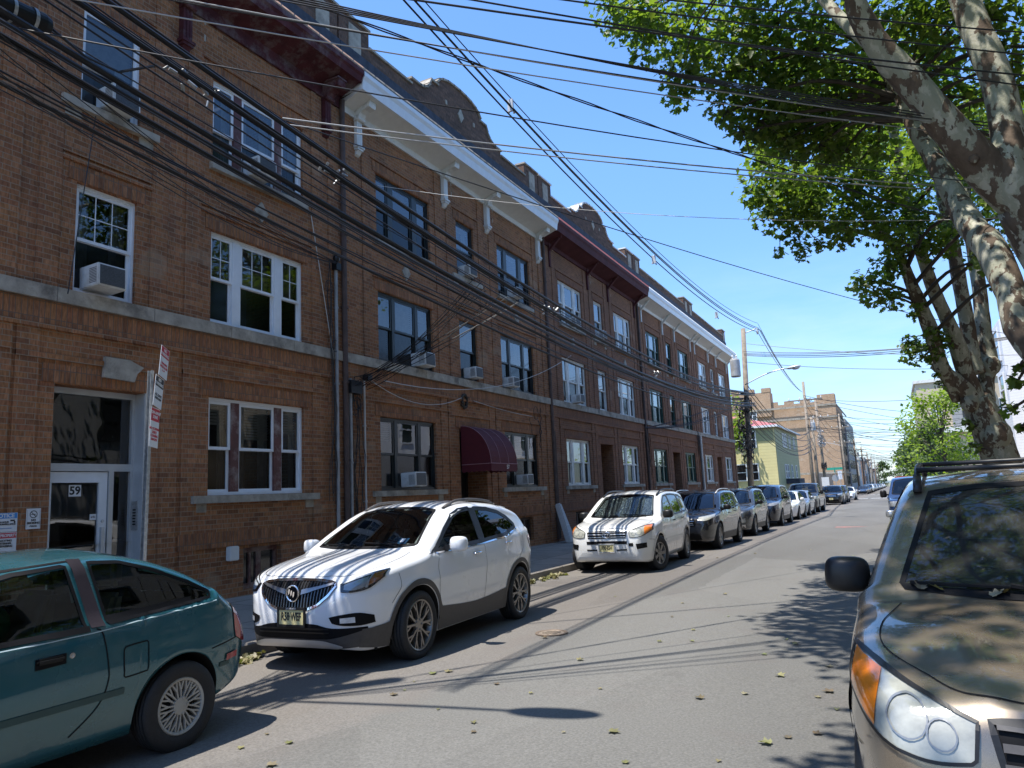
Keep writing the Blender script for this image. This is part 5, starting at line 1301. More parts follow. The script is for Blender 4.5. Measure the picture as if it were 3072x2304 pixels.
for ax, sg in (('r', 1), ('l', -1)):
    mb = MB(); s.patch(mb, ax, [(2.33,1.315),(2.41,1.315)], [(2.385,.905),(2.475,.905)], .012, 3, 8); mb.build('pillar_trim', plain('purplish_brown_trim', (.028,.022,.027), .7, var=.2, spec=.2), c, smooth=True)
    mb = MB(); s.patch(mb, ax, [(2.45,1.292),(2.65,1.28),(2.88,1.21),(3.14,1.1),(3.31,1.01)], [(2.46,1.28),(2.65,1.268),(2.87,1.2),(3.13,1.09),(3.29,1.005)], .005, 16, 2); s.patch(mb, ax, [(2.5,.965),(2.8,.98),(3.14,1.0)], [(2.5,.922),(2.8,.942),(3.14,.966)], .005, 12, 2); mb.build('window_surround', M['black'], c, smooth=True)
    mb = MB(); s.strip(mb, ax, [(.95,.88),(2.38,.905)], .03, .009); mb.build('window_weatherstrip', M['black'], c)
    mb = MB(); s.strip(mb, ax, [(1.0,.845),(2.38,.878),(2.8,.908),(3.35,.945)], .006, .006); mb.build('pinstripe', plain('pale_edge', (.4,.5,.52), .3), c)
    mb = MB(); s.patch(mb, ax, [(.9,.49),(2.62,.515)], [(.9,.45),(2.62,.475)], .006, 24, 2); s.patch(mb, ax, [(3.4,.5),(3.5,.505)], [(3.4,.47),(3.5,.475)], .006, 10, 2); mb.build('side_moulding', plain('dark_teal_moulding', (.01,.055,.06), .4), c, smooth=True)
    # door handle in a dark recess, with the key lock
    mb = MB(); s.patch(mb, ax, [(2.05,.79),(2.23,.797)], [(2.05,.73),(2.23,.737)], .004, 6, 3); mb.build('handle_recess', M['black'], c)
    p, nr = s.hit(ax, 2.14, .77); mb = MB().box(p.x-sg*.01, p.x+sg*.028, 2.055, 2.215, .757, .792); mb.build('door_handle', M['black_pl'], c, bevel=.012)
    p, nr = s.hit(ax, 2.265, .775); MB().lathe([(0, .017), (sg*.006, .017), (sg*.006, .006), (sg*.003, .005), (sg*.003, .001)], 14, 'x', (p.x, 2.265, .775)).build('door_lock', M['chrome'], c)
    t = MB(); s.patch(t, ax, [(3.52,.9),(3.61,.87),(3.685,.82)], [(3.55,.66),(3.63,.62),(3.7,.6)], .007, 8, 8); t.build('tail_light', M['red_lens'], c, smooth=True)
    t = MB(); s.patch(t, ax, [(3.46,.55),(3.58,.56)], [(3.46,.505),(3.58,.515)], .01, 5, 2); t.build('side_reflector', M['red_lens'], c)
seams(c, s, [('r', [(2.42,.9),(2.46,.86),(2.5,.62),(2.46,.45),(2.3,.3)]), ('l', [(2.42,.9),(2.46,.86),(2.5,.62),(2.46,.45),(2.3,.3)]), ('r', [(1.02,.85),(1.05,.4)]), ('r', [(3.3,.62),(3.5,.645),(3.66,.67)]), ('r', [(2.6,.74),(2.615,.76),(2.76,.77),(2.775,.755),(2.775,.6),(2.76,.585),(2.62,.575),(2.605,.59),(2.6,.74)]), ('r', [(1.2,.99),(1.7,1.225),(2.0,1.285),(2.3,1.31),(2.42,1.312)])], .008)
seats(c, [(1.72, (1, -1)), (2.55, (1, -1))], M['seat_tan'], .55); dash(c, 1.25, .9, .62)
bg_ = MB().ball((-.2, 1.95, 1.0), (.13, .11, .1), 12, 8); bg_.box(-.33, -.07, 1.87, 2.03, .8, .98); o = bg_.build('white_bag', M['white_old'], c, smooth=True)
o = MB().ball((.12, 2.2, .93), (.1, .09, .12), 12, 8).build('green_sack', plain('green_cloth', (.02,.16,.07), .8), c, smooth=True)
add_wheels(c, TL, wheel_meshes('tl', .29, .175, .185, 'mesh', M['rim_old']))
# ------------------------------------------------------------------ the rest of the parked cars
def scaled(tab, ky, kz, z0=0): return [(y*ky, z*kz+z0) for y, z in tab]
def spec_suv(L=4.5, w=.925, H=1.66, R_=.36):
    k, kz = L/4.5, H/1.67
    return dict(RV, L=L, half_w=w, R=R_, tw=.22, axles=(.92*k, 3.6*k), top=scaled(RV['top'], k, kz), low=scaled(RV['low'], k, 1), half=[(y*k, h*w/.908) for y, h in RV['half']], belt=scaled(RV['belt'], k, kz)), k, kz, [([(y*k, z*kz) for y, z in t], [(y*k, z*kz) for y, z in b]) for t, b in RVW], tuple([(x*w/.908, z*kz) for x, z in q] for q in RVF), tuple([(x*w/.908, z*kz) for x, z in q] for q in RVB)
SDN = dict(L=4.7, half_w=.89, R=.325, tw=.2, axles=(.93, 3.63), tum=.34, bulge=.04, edge=.08, edgew=.13, crown=.04,
  top=[(0,.5),(.03,.64),(.1,.72),(.3,.8),(.8,.88),(1.25,.94),(1.35,.98),(1.7,1.16),(2.05,1.33),(2.3,1.41),(2.7,1.44),(3.1,1.41),(3.4,1.33),(3.75,1.16),(4.0,1.04),(4.2,1.02),(4.5,1.0),(4.6,.95),(4.66,.8),(4.7,.5)],
  low=[(0,.36),(.05,.25),(.2,.19),(4.3,.2),(4.6,.28),(4.7,.4)],
  half=[(0,.52),(.03,.6),(.1,.68),(.3,.78),(.7,.86),(1.2,.885),(2.4,.89),(3.6,.885),(4.2,.85),(4.5,.78),(4.66,.66),(4.7,.58)],
  belt=[(0,.6),(.3,.76),(1.2,.88),(2.4,.92),(3.6,.95),(4.7,.85)])
SDW = [([(1.5,.965),(1.8,1.13),(2.1,1.26),(2.3,1.31),(2.52,1.325)], [(1.5,.94),(2.52,.955)]), ([(2.6,1.325),(3.0,1.32),(3.25,1.27),(3.5,1.16),(3.62,1.05)], [(2.6,.955),(3.3,.975),(3.62,.99)])]
SDF = (sym([(0,1.385),(.3,1.375),(.54,1.33)]), sym([(0,.97),(.4,.97),(.72,.985)])); SDB = (sym([(0,1.33),(.5,1.29)]), sym([(0,1.07),(.56,1.08)]))
PK = dict(L=5.6, half_w=.98, R=.39, tw=.26, axles=(1.0, 4.4), tum=.22, bulge=.03, edge=.07, edgew=.1, crown=.03,
  top=[(0,.75),(.03,.95),(.08,1.05),(.2,1.11),(.6,1.15),(1.2,1.19),(1.3,1.24),(1.65,1.5),(1.95,1.72),(2.15,1.81),(2.5,1.85),(3.1,1.84),(3.4,1.78),(3.52,1.6),(3.6,1.32),(3.66,1.25),(4.5,1.25),(5.5,1.25),(5.56,1.15),(5.6,.7)],
  low=[(0,.5),(.05,.4),(.2,.34),(5.3,.36),(5.6,.5)], half=[(0,.8),(.05,.86),(.15,.92),(.5,.965),(1.2,.98),(5.2,.98),(5.5,.96),(5.6,.9)],
  belt=[(0,.95),(.5,1.08),(1.3,1.16),(3.6,1.2),(5.6,1.2)])
PKW = [([(1.5,1.22),(1.75,1.45),(1.98,1.64),(2.2,1.7),(2.5,1.71)], [(1.5,1.2),(2.5,1.22)]), ([(2.58,1.71),(3.1,1.7),(3.3,1.66)], [(2.58,1.22),(3.35,1.23)])]
PKF = (sym([(0,1.78),(.35,1.77),(.68,1.72)]), sym([(0,1.23),(.4,1.23),(.82,1.25)])); PKB = (sym([(0,1.72),(.6,1.7)]), sym([(0,1.33),(.65,1.33)]))
def generic(label, kind, X, Yf, paint, fine=.7, parts=2, glass='cab_tint', lamp='lamp_dim', rim='rim_dk', L=None, H=1.66, w=.925, face='bars', dark_low=True, platem='plate', rot=0., rail=None, style='five', z=0., name='parked_car', cat='car'):
    sc_ = dict(suv=lambda: spec_suv(L or 4.5, w, H), sedan=lambda: (SDN, 1, 1, SDW, SDF, SDB), pickup=lambda: (PK, 1, 1, PKW, PKF, PKB))[kind]()
    sp, k, kz, sw, wf, wb = sc_
    c = thing(name, label, cat, (X, Yf, gz(Yf+sp['L']/2)+z), (-.0078, 0, R(rot)), 'cars parked along the street')
    s = Shell(sp, fine); H_ = holes_of(sw, wf, wb) if parts > 1 else ()
    s.body(paint, c, H_); belly(c, sp)
    gm = M[glass] if parts > 1 else M['dark_win']
    glasshouse(c, s, sw, wf, wb if parts > 1 else None, gm, M['black_pl'], .04)
    hz = {'suv': (.86, .96), 'sedan': (.66, .76), 'pickup': (.84, 1.02)}[kind]; hz = (hz[0]*kz, hz[1]*kz); hw = sp['half_w']
    mats = M[lamp]
    for sg in (1, -1):
        h = MB(); a, b = hz
        if kind == 'pickup': T, B_ = [(sg*.62, b), (sg*.9, b)], [(sg*.62, a), (sg*.91, a+.02)]
        elif face == 'split': T, B_ = [(sg*.6, .6), (sg*.72, .64)], [(sg*.6, .48), (sg*.72, .5)]
        else: T, B_ = [(sg*hw*.56, a+.05), (sg*hw*.8, b-.01), (sg*hw*.93, b+.02)], [(sg*hw*.56, a-.03), (sg*hw*.78, a-.04), (sg*hw*.94, a+.05)]
        s.patch(h, 'f', T, B_, .007, 10, 5); h.build('headlight', mats, c, smooth=True)
        if parts > 1:
            yb = sw[0][1][0][0]; mirror(c, sg, yb+.18, sw[0][1][0][1]+.07, hw-.07+(.02 if kind != 'pickup' else .06), M['black_pl'] if kind != 'sedan' else paint, .2 if kind != 'pickup' else .22, .15 if kind != 'pickup' else .27)
            for q in sw[:2]: handle(c, s, q[1][-1][0]-.2 if q is sw[0] else q[1][0][0]+.55, q[1][0][1]-.1, paint, sg)
    g = MB()
    if kind == 'pickup': s.patch(g, 'f', [(-.56, 1.03), (.56, 1.03)], [(-.56, .78), (.56, .78)], .008, 14, 5)
    elif kind == 'sedan': s.patch(g, 'f', [(-.4, .69), (.4, .69)], [(-.36, .6), (.36, .6)], .008, 12, 4)
    else: s.patch(g, 'f', [(-.5, .86*kz), (.5, .86*kz)], [(-.42, .66*kz), (.42, .66*kz)], .008, 14, 5)
    go = g.build('grille', M['black'], c, smooth=True); za, zb = {'pickup': (.78, 1.03), 'sedan': (.6, .69), 'suv': (.66*kz, .86*kz)}[kind]
    b = MB()
    for i in range(1, 4): s.strip(b, 'f', [(-.4, za+(zb-za)*i/4), (.4, za+(zb-za)*i/4)], .014, .018, False, .1)
    b.build('grille_bars', M['chrome'] if face == 'bars' else M['silver_pl'], go)
    if kind == 'pickup' or face == 'bumper': b = MB(); s.patch(b, 'f', sym([(0, .72), (.9, .72)]), sym([(0, .56), (.9, .56)]), .03, 14, 4); b.build('bumper', M['chrome'] if face == 'chrome' else M['grey_pl'], c, smooth=True)
    else: b = MB(); s.patch(b, 'f', sym([(0, .46), (.55, .46)]), sym([(0, .31), (.6, .31)]), .008, 12, 4); b.build('lower_grille', M['black'], c, smooth=True)
    if face == 'split':
        b = MB(); s.patch(b, 'f', sym([(0, .36), (.7, .42)]), sym([(0, .29), (.7, .33)]), .014, 12, 3); b.build('skid_plate', M['silver_pl'], c, smooth=True)
    if parts > 1:
        plate(c, s, 0, .52 if kind != 'pickup' else .63, ('K27·BTL', 'M83·RSH', 'T46·NWD', 'H19·CVA')[int(abs(Yf)*7) % 4], platem, None)
        seats(c, [(sw[0][1][0][0]+.75, (1, -1)), (sw[0][1][0][0]+1.6, (1, -1))], M['seat'], sw[0][1][0][1]-.33); dash(c, sw[0][1][0][0]+.2, sw[0][1][0][1], .68)
        seams(c, s, [(a, [(q[1][0][0]-.02, q[1][0][1]), (q[1][0][0], .4)]) for a in 'rl' for q in sw[:2]]+[('t', [(-.7, 1.05*k), (-.72, .6), (-.5, .22), (0, .14), (.5, .22), (.72, .6), (.7, 1.05*k)])])
        for ax in 'rl':
            if dark_low and kind == 'suv':
                mb = MB(); s.patch(mb, ax, [(sp['axles'][0]+.48, .42), (sp['axles'][1]-.48, .42)], [(sp['axles'][0]+.48, .25), (sp['axles'][1]-.48, .25)], .008, 16, 3); mb.build('side_cladding', M['black_pl'], c, smooth=True)
            L_ = sp['L']; t = MB(); s.patch(t, ax, [(L_-.38, hz[1]+.1), (L_-.14, hz[1]+.08)], [(L_-.3, hz[0]-.05), (L_-.1, hz[0]-.05)], .007, 5, 4); t.build('tail_light', M['red_lens'], c, smooth=True)
        if rail: rails(c, s, 1.98*k, 3.85*k, .62, .04, M[rail])
        if kind == 'pickup': MB().box(-.82, .82, 3.75, 5.45, 1.252, 1.262).build('truck_bed', M['black_pl'], c)
    add_wheels(c, sp, wheel_meshes(kind+style, sp['R'], sp['tw'], sp['R']*.65, style, M[rim]))
    return c
P = dict(dark=paint_mat('dark_slate_paint', (.008,.009,.012), rough=.2, dust=.015), steel=paint_mat('steel_grey_paint', (.045,.05,.056), metal=.3, rough=.25, flake=.3, dust=.02), navy=paint_mat('navy_black_paint', (.006,.008,.016), rough=.2, dust=.015),
  white=paint_mat('plain_white_paint', (.7,.7,.69), rough=.32), silver=paint_mat('silver_blue_paint', (.3,.34,.38), metal=.6, rough=.3), charcoal=paint_mat('charcoal_green_paint', (.03,.032,.03), metal=.1, rough=.3, dust=.06), black=paint_mat('black_paint', (.006,.006,.007), rough=.2, dust=.015),
  blue=paint_mat('deep_blue_paint', (.02,.045,.12), metal=.4, rough=.25), lsilver=paint_mat('light_silver_paint', (.5,.51,.52), metal=.6, rough=.28), red=paint_mat('red_paint', (.3,.02,.02), rough=.3), beige=paint_mat('beige_paint', (.35,.31,.25), metal=.4, rough=.3))
XL = -5.38
generic('dark slate SUV with chrome roof rails parked behind the white SUV', 'suv', XL, 20.2, P['dark'], .9, 2, lamp='lamp_hazy', L=4.45, H=1.64, rail='silver_pl', rot=-.8)
generic('steel grey SUV with angular split front lights parked behind the dark slate one', 'suv', XL, 26.0, P['steel'], .9, 2, face='split', L=4.5, H=1.66, glass='cab_glass')
generic('tall navy black SUV with a clear headlight parked behind the steel grey SUV', 'suv', XL, 32.5, P['navy'], .8, 2, L=4.9, w=.96, H=1.78)
generic('white saloon car parked in front of the pickup and behind the navy SUV', 'sedan', -5.3, 38.6, P['white'], .8, 2, lamp='lamp_hazy', glass='cab_glass')
generic('silver blue saloon car half hidden between the white saloon and the pickup', 'sedan', -5.3, 43.6, P['silver'], .7, 2)
generic('big charcoal pickup truck towering over the saloons on the left', 'pickup', -5.35, 48.9, P['charcoal'], .7, 2, lamp='lamp_hazy', face='plain', glass='cab_glass')
generic('black SUV with a yellow plate parked beyond the pickup', 'suv', -5.05, 68.0, P['black'], .6, 2, L=4.6, platem='plate')
generic('dark car tucked behind the black SUV with the yellow plate', 'suv', -5.05, 74.6, P['charcoal'], .45, 1)
generic('small white saloon parked last before the crossing', 'sedan', -4.9, 86.4, P['white'], .6, 2, glass='cab_glass')
far = [(136, 'dark', 'sedan', 'dark saloon parked first beyond the crossing'), (146, 'blue', 'sedan', 'blue grey car parked second beyond the crossing'), (157, 'navy', 'suv', 'dark SUV parked third beyond the crossing'), (168, 'white', 'suv', 'white SUV parked fourth beyond the crossing')]
for (y, p, kd, lb) in far: generic(lb, kd, -5.2, y, P[p], .35, 1)
fc = ['silver', 'black', 'lsilver', 'dark', 'blue', 'white', 'charcoal', 'lsilver', 'beige', 'navy', 'white', 'red', 'silver', 'dark', 'white', 'lsilver']
proto = {}
for i, p in enumerate(fc):
    y = 180+i*11.5; kd = ('suv', 'sedan')[i % 2]
    lb = 'tiny distant parked car far down the left kerb'
    generic(lb, kd, -5.3, y, P[p], .25, 1)
# right-hand kerb
generic('light silver saloon mostly hidden behind the golden brown SUV', 'sedan', .78, 15.7, P['lsilver'], .8, 2, glass='cab_glass', z=-.05)
generic('dark blue pickup truck on the right, seen past the golden SUV', 'pickup', .62, 28.3, P['blue'], .9, 2, face='chrome', z=-.04)
for i, (y, p) in enumerate(((40, 'dark'), (52, 'lsilver'), (64, 'red'))): pass
# white work van with a red light bar, driving away
v = thing('van', 'white van with red roof markings ahead on the right of the street', 'van', (.7, 80, gz(80)), (-.0078, 0, 0))
mb = MB(); mb.prism([(-.95, .45), (.95, .45), (.97, 1.0), (.9, 1.95), (.8, 2.05), (-.8, 2.05), (-.9, 1.95), (-.97, 1.0)], 'y', 0, 5); mb.build('body', P['white'], v, bevel=.05)
MB().box(-.75, .75, -.012, 0, 1.3, 1.85).build('rear_window', M['dark_win'], v); MB().box(-.85, .85, -.015, .3, 2.06, 2.2).build('red_roof_band', M['red_lens'], v)
MB().box(-.95, .95, -.08, .0, .42, .58).build('bumper', M['grey_pl'], v)
for sg in (1, -1): MB().box(sg*.82, sg*.93, -.02, 0, .9, 1.4).build('tail_light', M['red_lens'], v)
add_wheels(v, dict(half_w=.95, R=.36, tw=.22, axles=(.9, 4.1)), wheel_meshes('van', .36, .22, .23, 'seven', M['rim_dk']))
# limbs: (x, y, z, radius) and leaf clumps of the plane trees, in metres
T2A=[(1.72,10.6,4.84,0.249),(1.34,10.4,5.36,0.238),(1.06,10.2,5.8,0.207),(0.68,10.0,6.47,0.184),(0.39,9.8,6.92,0.159),(0.21,9.6,7.34,0.133),(0.1,9.4,7.75,0.113)]
T2A2=[(0.51,9.9,6.75,0.089),(0.23,10.0,7.2,0.079),(-0.02,10.2,7.73,0.075),(-0.28,10.4,8.31,0.064)]
T2B=[(1.61,10.4,5.11,0.197),(1.69,10.6,5.77,0.19),(1.68,10.7,6.51,0.187),(1.56,10.8,7.31,0.179),(1.43,10.9,8.1,0.164)]
T2C=[(1.71,11.5,3.26,0.185),(1.65,11.8,3.97,0.186),(1.55,12.2,4.73,0.202),(1.41,12.6,5.21,0.189),(1.28,13.0,5.86,0.166),(1.12,13.3,6.59,0.148),(0.92,13.6,7.34,0.128),(0.76,13.8,8.07,0.097),(0.53,14.0,8.94,0.081),(0.44,14.0,9.56,0.055)]
T1base=[(2.88,24.4,0.62,0.515),(2.61,24.2,1.81,0.461),(2.37,24.0,2.94,0.434),(2.14,23.9,3.61,0.369)]
T1a=[(2.29,24.0,3.14,0.29),(1.95,23.6,3.84,0.222),(1.55,23.3,4.28,0.202),(1.4,23.0,4.6,0.181),(1.27,22.6,5.33,0.189),(1.1,22.2,5.98,0.178),(0.92,21.8,6.54,0.158),(0.76,21.4,7.16,0.12),(0.55,21.0,7.62,0.091)]
T1a2=[(0.54,21.0,7.62,0.095),(0.06,20.4,8.25,0.088),(-0.56,19.8,8.84,0.072),(-1.01,19.3,9.19,0.051)]
T1a3=[(0.46,21.0,7.69,0.079),(-0.17,20.5,7.89,0.068),(-0.85,20.0,7.96,0.052),(-1.43,19.5,8.06,0.031)]
T1b=[(2.14,23.9,3.61,0.291),(2.01,23.7,4.31,0.233),(1.87,23.3,5.06,0.211),(1.66,22.8,5.78,0.18),(1.42,22.3,6.49,0.16),(1.26,21.8,7.17,0.148),(1.12,21.3,7.82,0.137)]
T1b2=[(1.12,21.3,7.82,0.145),(0.96,20.5,8.67,0.141),(0.88,19.8,9.34,0.12),(0.83,19.0,9.95,0.102),(0.81,18.3,10.65,0.07)]
T1b3=[(1.0,20.6,8.37,0.141),(0.67,20.0,8.67,0.151),(0.35,19.4,8.95,0.144),(-0.02,18.8,9.48,0.134),(-0.43,18.2,9.95,0.12),(-0.93,17.5,10.58,0.099),(-1.31,17.0,11.05,0.082),(-1.72,16.4,11.41,0.057)]
T1c=[(2.27,24.0,4.32,0.254),(2.23,24.0,4.88,0.216),(2.21,23.8,5.81,0.196),(2.12,23.3,6.88,0.184),(2.05,22.8,7.68,0.172),(1.93,22.3,8.34,0.132),(1.83,21.8,9.1,0.102)]
T1d=[(2.38,24.1,3.53,0.272),(2.51,24.3,4.13,0.216),(2.65,24.4,4.72,0.237),(2.63,24.4,5.54,0.209),(2.68,24.4,6.76,0.19),(2.66,24.4,7.6,0.171),(2.64,24.3,8.41,0.141),(2.68,24.2,9.43,0.101)]
T1knob=[(1.74,23.8,3.64,0.156),(1.57,23.4,4.13,0.174),(1.42,23.0,4.45,0.153),(1.35,22.8,4.64,0.076)]
CL=[(-4.01,13.0,10.94,0.36),(-3.44,13.0,10.3,0.47),(-3.53,13.0,10.76,0.51),(-2.69,13.0,10.21,0.65),(-2.61,13.0,9.31,0.49),(-2.94,13.3,9.07,0.29),(-1.82,13.0,9.9,0.7),(-1.76,13.0,8.95,0.66),(-2.08,13.3,8.37,0.32),(-1.79,13.3,7.93,0.28),(-1.0,13.0,9.57,0.68),(-1.0,14.0,9.11,0.76),(-1.24,14.0,8.45,0.53),(-0.2,13.0,9.21,0.63),(-0.23,14.0,8.71,0.67),(-0.44,15.0,8.34,0.59),(0.31,15.0,8.62,0.54),(0.46,14.0,8.84,0.44),(-1.96,17.5,9.15,0.38),(-1.71,17.5,8.48,0.57),(-2.27,17.5,8.36,0.38),(-1.77,17.5,7.8,0.47),(-1.14,18.0,7.98,0.52),(-0.85,18.0,8.71,0.67),(-1.53,18.0,7.26,0.26),(-1.87,18.0,6.96,0.14),(-1.39,18.0,6.86,0.21),(-1.0,18.4,7.07,0.19),(-0.44,19.0,7.7,0.44),(-0.06,19.0,8.38,0.63),(0.03,18.0,8.83,0.65),(0.56,20.0,8.06,0.35),(0.82,19.0,8.42,0.48),(1.24,20.5,8.07,0.41),(1.41,21.0,7.5,0.52),(1.91,21.0,7.56,0.48),(-0.27,21.0,6.67,0.27),(0.04,21.0,6.4,0.4),(0.39,21.0,6.99,0.39),(0.75,21.0,7.31,0.31),(0.39,21.4,6.21,0.32),(0.93,22.0,5.87,0.24),(0.83,12.5,8.73,0.48),(1.15,14.0,8.74,0.42),(1.27,12.5,8.64,0.47),(1.46,15.0,8.36,0.41),(1.65,14.5,8.84,0.43),(1.93,15.0,8.3,0.33),(1.82,16.0,8.11,0.37),(2.09,13.0,8.58,0.41),(2.35,13.5,8.07,0.36),(2.47,14.0,7.65,0.2),(1.77,18.0,8.2,0.35),(1.3,17.0,8.46,0.47),(2.3,18.0,7.24,0.22),(2.8,18.0,6.91,0.32),(2.8,18.0,6.24,0.23),(2.54,19.0,5.7,0.24),(2.27,20.0,6.53,0.29),(2.28,15.0,7.35,0.18),(0.9,20.0,7.57,0.3),(1.8,13.0,8.93,0.32),(0.88,23.0,5.02,0.39),(1.27,23.0,4.86,0.35),(1.48,22.6,5.15,0.26),(0.66,22.8,5.22,0.19),(1.27,22.4,5.38,0.23),(1.97,23.6,2.87,0.15),(1.96,23.6,2.3,0.17),(1.85,23.6,2.96,0.12),(1.31,23.2,4.02,0.13),(1.23,23.0,4.28,0.1),(1.87,14.0,3.01,0.16),(1.92,14.0,3.23,0.13),(1.85,15.0,2.64,0.17),(1.95,15.0,2.32,0.09)]
# ------------------------------------------------------------------ trees
LEAF = [(0, 0), (.22, -.08), (.46, .12), (.3, .26), (.5, .62), (.22, .6), (0, 1.0), (-.22, .6), (-.5, .62), (-.3, .26), (-.46, .12), (-.22, -.08)]
def leaf_cloud(name, clumps, mat, par, size=.13, dens=420, sy=1.6, shape='star', sizevar=.35, minn=14, seed=1, zmin=None):
    rg = np.random.default_rng(seed); cs, ns = [], []
    for (x, y, z, r) in clumps:
        n = max(minn, int(dens*min(r, .9)**2.15*(r/ min(r, .9))**2))
        d = rg.normal(size=(n, 3)); d /= np.linalg.norm(d, axis=1)[:, None]
        rad = rg.random(n)**.42
        jag = 1+.22*np.sin(d[:, 0]*5+x*3)*np.sin(d[:, 2]*6+y*2)+.12*rg.normal(size=n)
        p = d*(rad*jag*r)[:, None]; p[:, 1] *= sy; cs.append(p+np.array([x, y, z]))
        ns.append(d*.4+rg.normal(size=(n, 3))*.55+np.array([0, 0, .9]))
    c = np.concatenate(cs); nm = np.concatenate(ns); N = len(c)
    nm /= np.linalg.norm(nm, axis=1)[:, None]
    t = rg.normal(size=(N, 3)); t[:, 2] -= .5; t -= nm*np.sum(t*nm, 1)[:, None]; t /= np.linalg.norm(t, axis=1)[:, None]; b = np.cross(nm, t)
    s = size*(1-sizevar+2*sizevar*rg.random(N))
    if shape == 'star': P = np.array(LEAF); polys = [[0,1,2,3,4,5,6], [0,6,7,8,9,10,11]]
    else: P = np.array([(0, 0), (.42, .5), (0, 1.), (-.42, .5)]); polys = [[0,1,2,3]]
    k = len(P); fold = .18*np.abs(P[:, 0]); droop = -.12*(P[:, 1]**2)
    V = c[:, None, :]+(t[:, None, :]*(P[None, :, 1:2]-.4)+b[:, None, :]*P[None, :, 0:1]+nm[:, None, :]*(fold+droop)[None, :, None])*s[:, None, None]
    V = V.reshape(-1, 3).astype(np.float32)
    me = bpy.data.meshes.new(name); me.vertices.add(len(V)); me.vertices.foreach_set('co', V.ravel())
    loops = np.concatenate([np.array(q)[None, :]+(np.arange(N)*k)[:, None] for q in polys], axis=1)
    li = loops.ravel().astype(np.int32); lens = np.tile([len(q) for q in polys], N).astype(np.int32)
    me.loops.add(len(li)); me.loops.foreach_set('vertex_index', li)
    me.polygons.add(len(lens)); st = np.concatenate([[0], np.cumsum(lens)[:-1]]).astype(np.int32); me.polygons.foreach_set('loop_start', st); me.polygons.foreach_set('loop_total', lens)
    me.update(calc_edges=True); me.materials.append(mat)
    return link(name, me, par)

def smooth_path(pts, sub=4):
    P = [np.array(p, float) for p in pts]; out = []
    for i in range(len(P)-1):
        p0, p1, p2, p3 = P[max(i-1, 0)], P[i], P[i+1], P[min(i+2, len(P)-1)]
        for k in range(sub):
            t = k/sub; out.append(.5*((2*p1)+(-p0+p2)*t+(2*p0-5*p1+4*p2-p3)*t*t+(-p0+3*p1-3*p2+p3)*t**3))
    out.append(P[-1]); return out
def limb(mb, pts, sub=4, n=14, rough=.04, seed=0):
    rg = random.Random(seed); q = smooth_path(pts, sub)
    mb.tube([tuple(p[:3]) for p in q], [max(.006, p[3])*(1+rg.uniform(-rough, rough)) for p in q], n)
def twigs(mb, limbs, clumps, seed=3, rmax=.05):
    rg = random.Random(seed); nodes = [p for l in limbs for p in smooth_path(l, 3)]
    for (x, y, z, r) in clumps:
        c = np.array([x, y, z]); best = min(nodes, key=lambda p: np.linalg.norm(p[:3]-c)+max(0, p[2]-z+.3)*1.5)
        d = np.linalg.norm(best[:3]-c); r0 = min(rmax, best[3]*.6, .015+.02*d)
        mid = (best[:3]+c)/2+np.array([rg.uniform(-.12, .12)*d, rg.uniform(-.12, .12)*d, .1*d])
        limb(mb, [(*best[:3], r0), (*mid, r0*.7), (*c, r0*.4)], 4, 6)
        for k in range(5):
            e = c+np.array([rg.uniform(-1, 1), rg.uniform(-1.3, 1.3), rg.uniform(-.9, .9)])*r*.95
            limb(mb, [(*c, r0*.38), (*((c+e)/2+np.array([0, 0, .08*r])), r0*.25), (*e, .006)], 3, 4)
def tube_len(): pass

# the big plane tree in the right pavement (trunk visible)
t1 = thing('plane_tree', 'big plane tree with a mottled trunk forking into four stems', 'tree', (2.95, 24.4, gz(24)+.1), group='plane trees on the right pavement')
L1 = [[(2.98,24.4,-.4,.62)]+T1base, T1a, T1a2, T1a3, T1b, T1b2, T1b3, T1c+[(1.7,21.2,10.2,.07),(1.5,20.8,11.2,.04)], T1d+[(2.8,24.,10.6,.06)], T1knob]
def rel(L_, o): return [(p[0]-o[0], p[1]-o[1], p[2]-o[2], p[3]) for p in L_]
o1 = t1.location; mb = MB()
for i, l in enumerate(L1): limb(mb, rel(l, o1), 4, 16, .05, i)
for (x, y, z, r) in ((1.37,23.,4.52,.2), (2.0,23.6,3.5,.24), (2.66,24.3,4.55,.27), (2.5,23.9,2.6,.42)): mb.ball((x-o1[0], y-o1[1], z-o1[2]), (r, r, r*1.1), 12, 8)
mb.build('trunk', M['bark'], t1, smooth=True)
CL = [(x, y, z, r*1.1) for x, y, z, r in CL]+[(-1.55,13.6,8.2,.42), (-1.2,14.2,8.0,.45), (-1.0,14.8,8.3,.5), (-1.5,15.2,8.5,.5), (-.6,14.6,7.9,.4), (-.2,15.4,8.0,.45), (.4,15.6,8.1,.45), (-1.3,16.6,8.0,.5), (-1.0,17.4,7.6,.45), (-.5,18.2,7.3,.4), (.2,19.0,7.6,.45), (.6,19.5,7.2,.4)]
C1 = [c for c in CL if c[1] >= 16.5]
bm1 = MB(); twigs(bm1, [rel(l, o1) for l in L1], rel(C1, o1), 3, .06); bm1.build('crown_branch', M['twig'], t1, smooth=True)
top1 = [(x, y, z, r) for (x, y, z, r) in ((2.2,22,10.5,1.1), (3.6,24,10.5,1.4), (4.4,23,8.6,1.2), (3.3,26,11.5,1.5), (1.6,25,11.5,1.3), (4.6,26,9.6,1.3), (0.3,22,11.8,1.1), (-.8,19.5,11.6,1.0), (1.2,19,11.2,1.))]
leaf_cloud('crown', rel(C1+top1, o1), M['leaf'], t1, .135, 980, 2.1, seed=5)
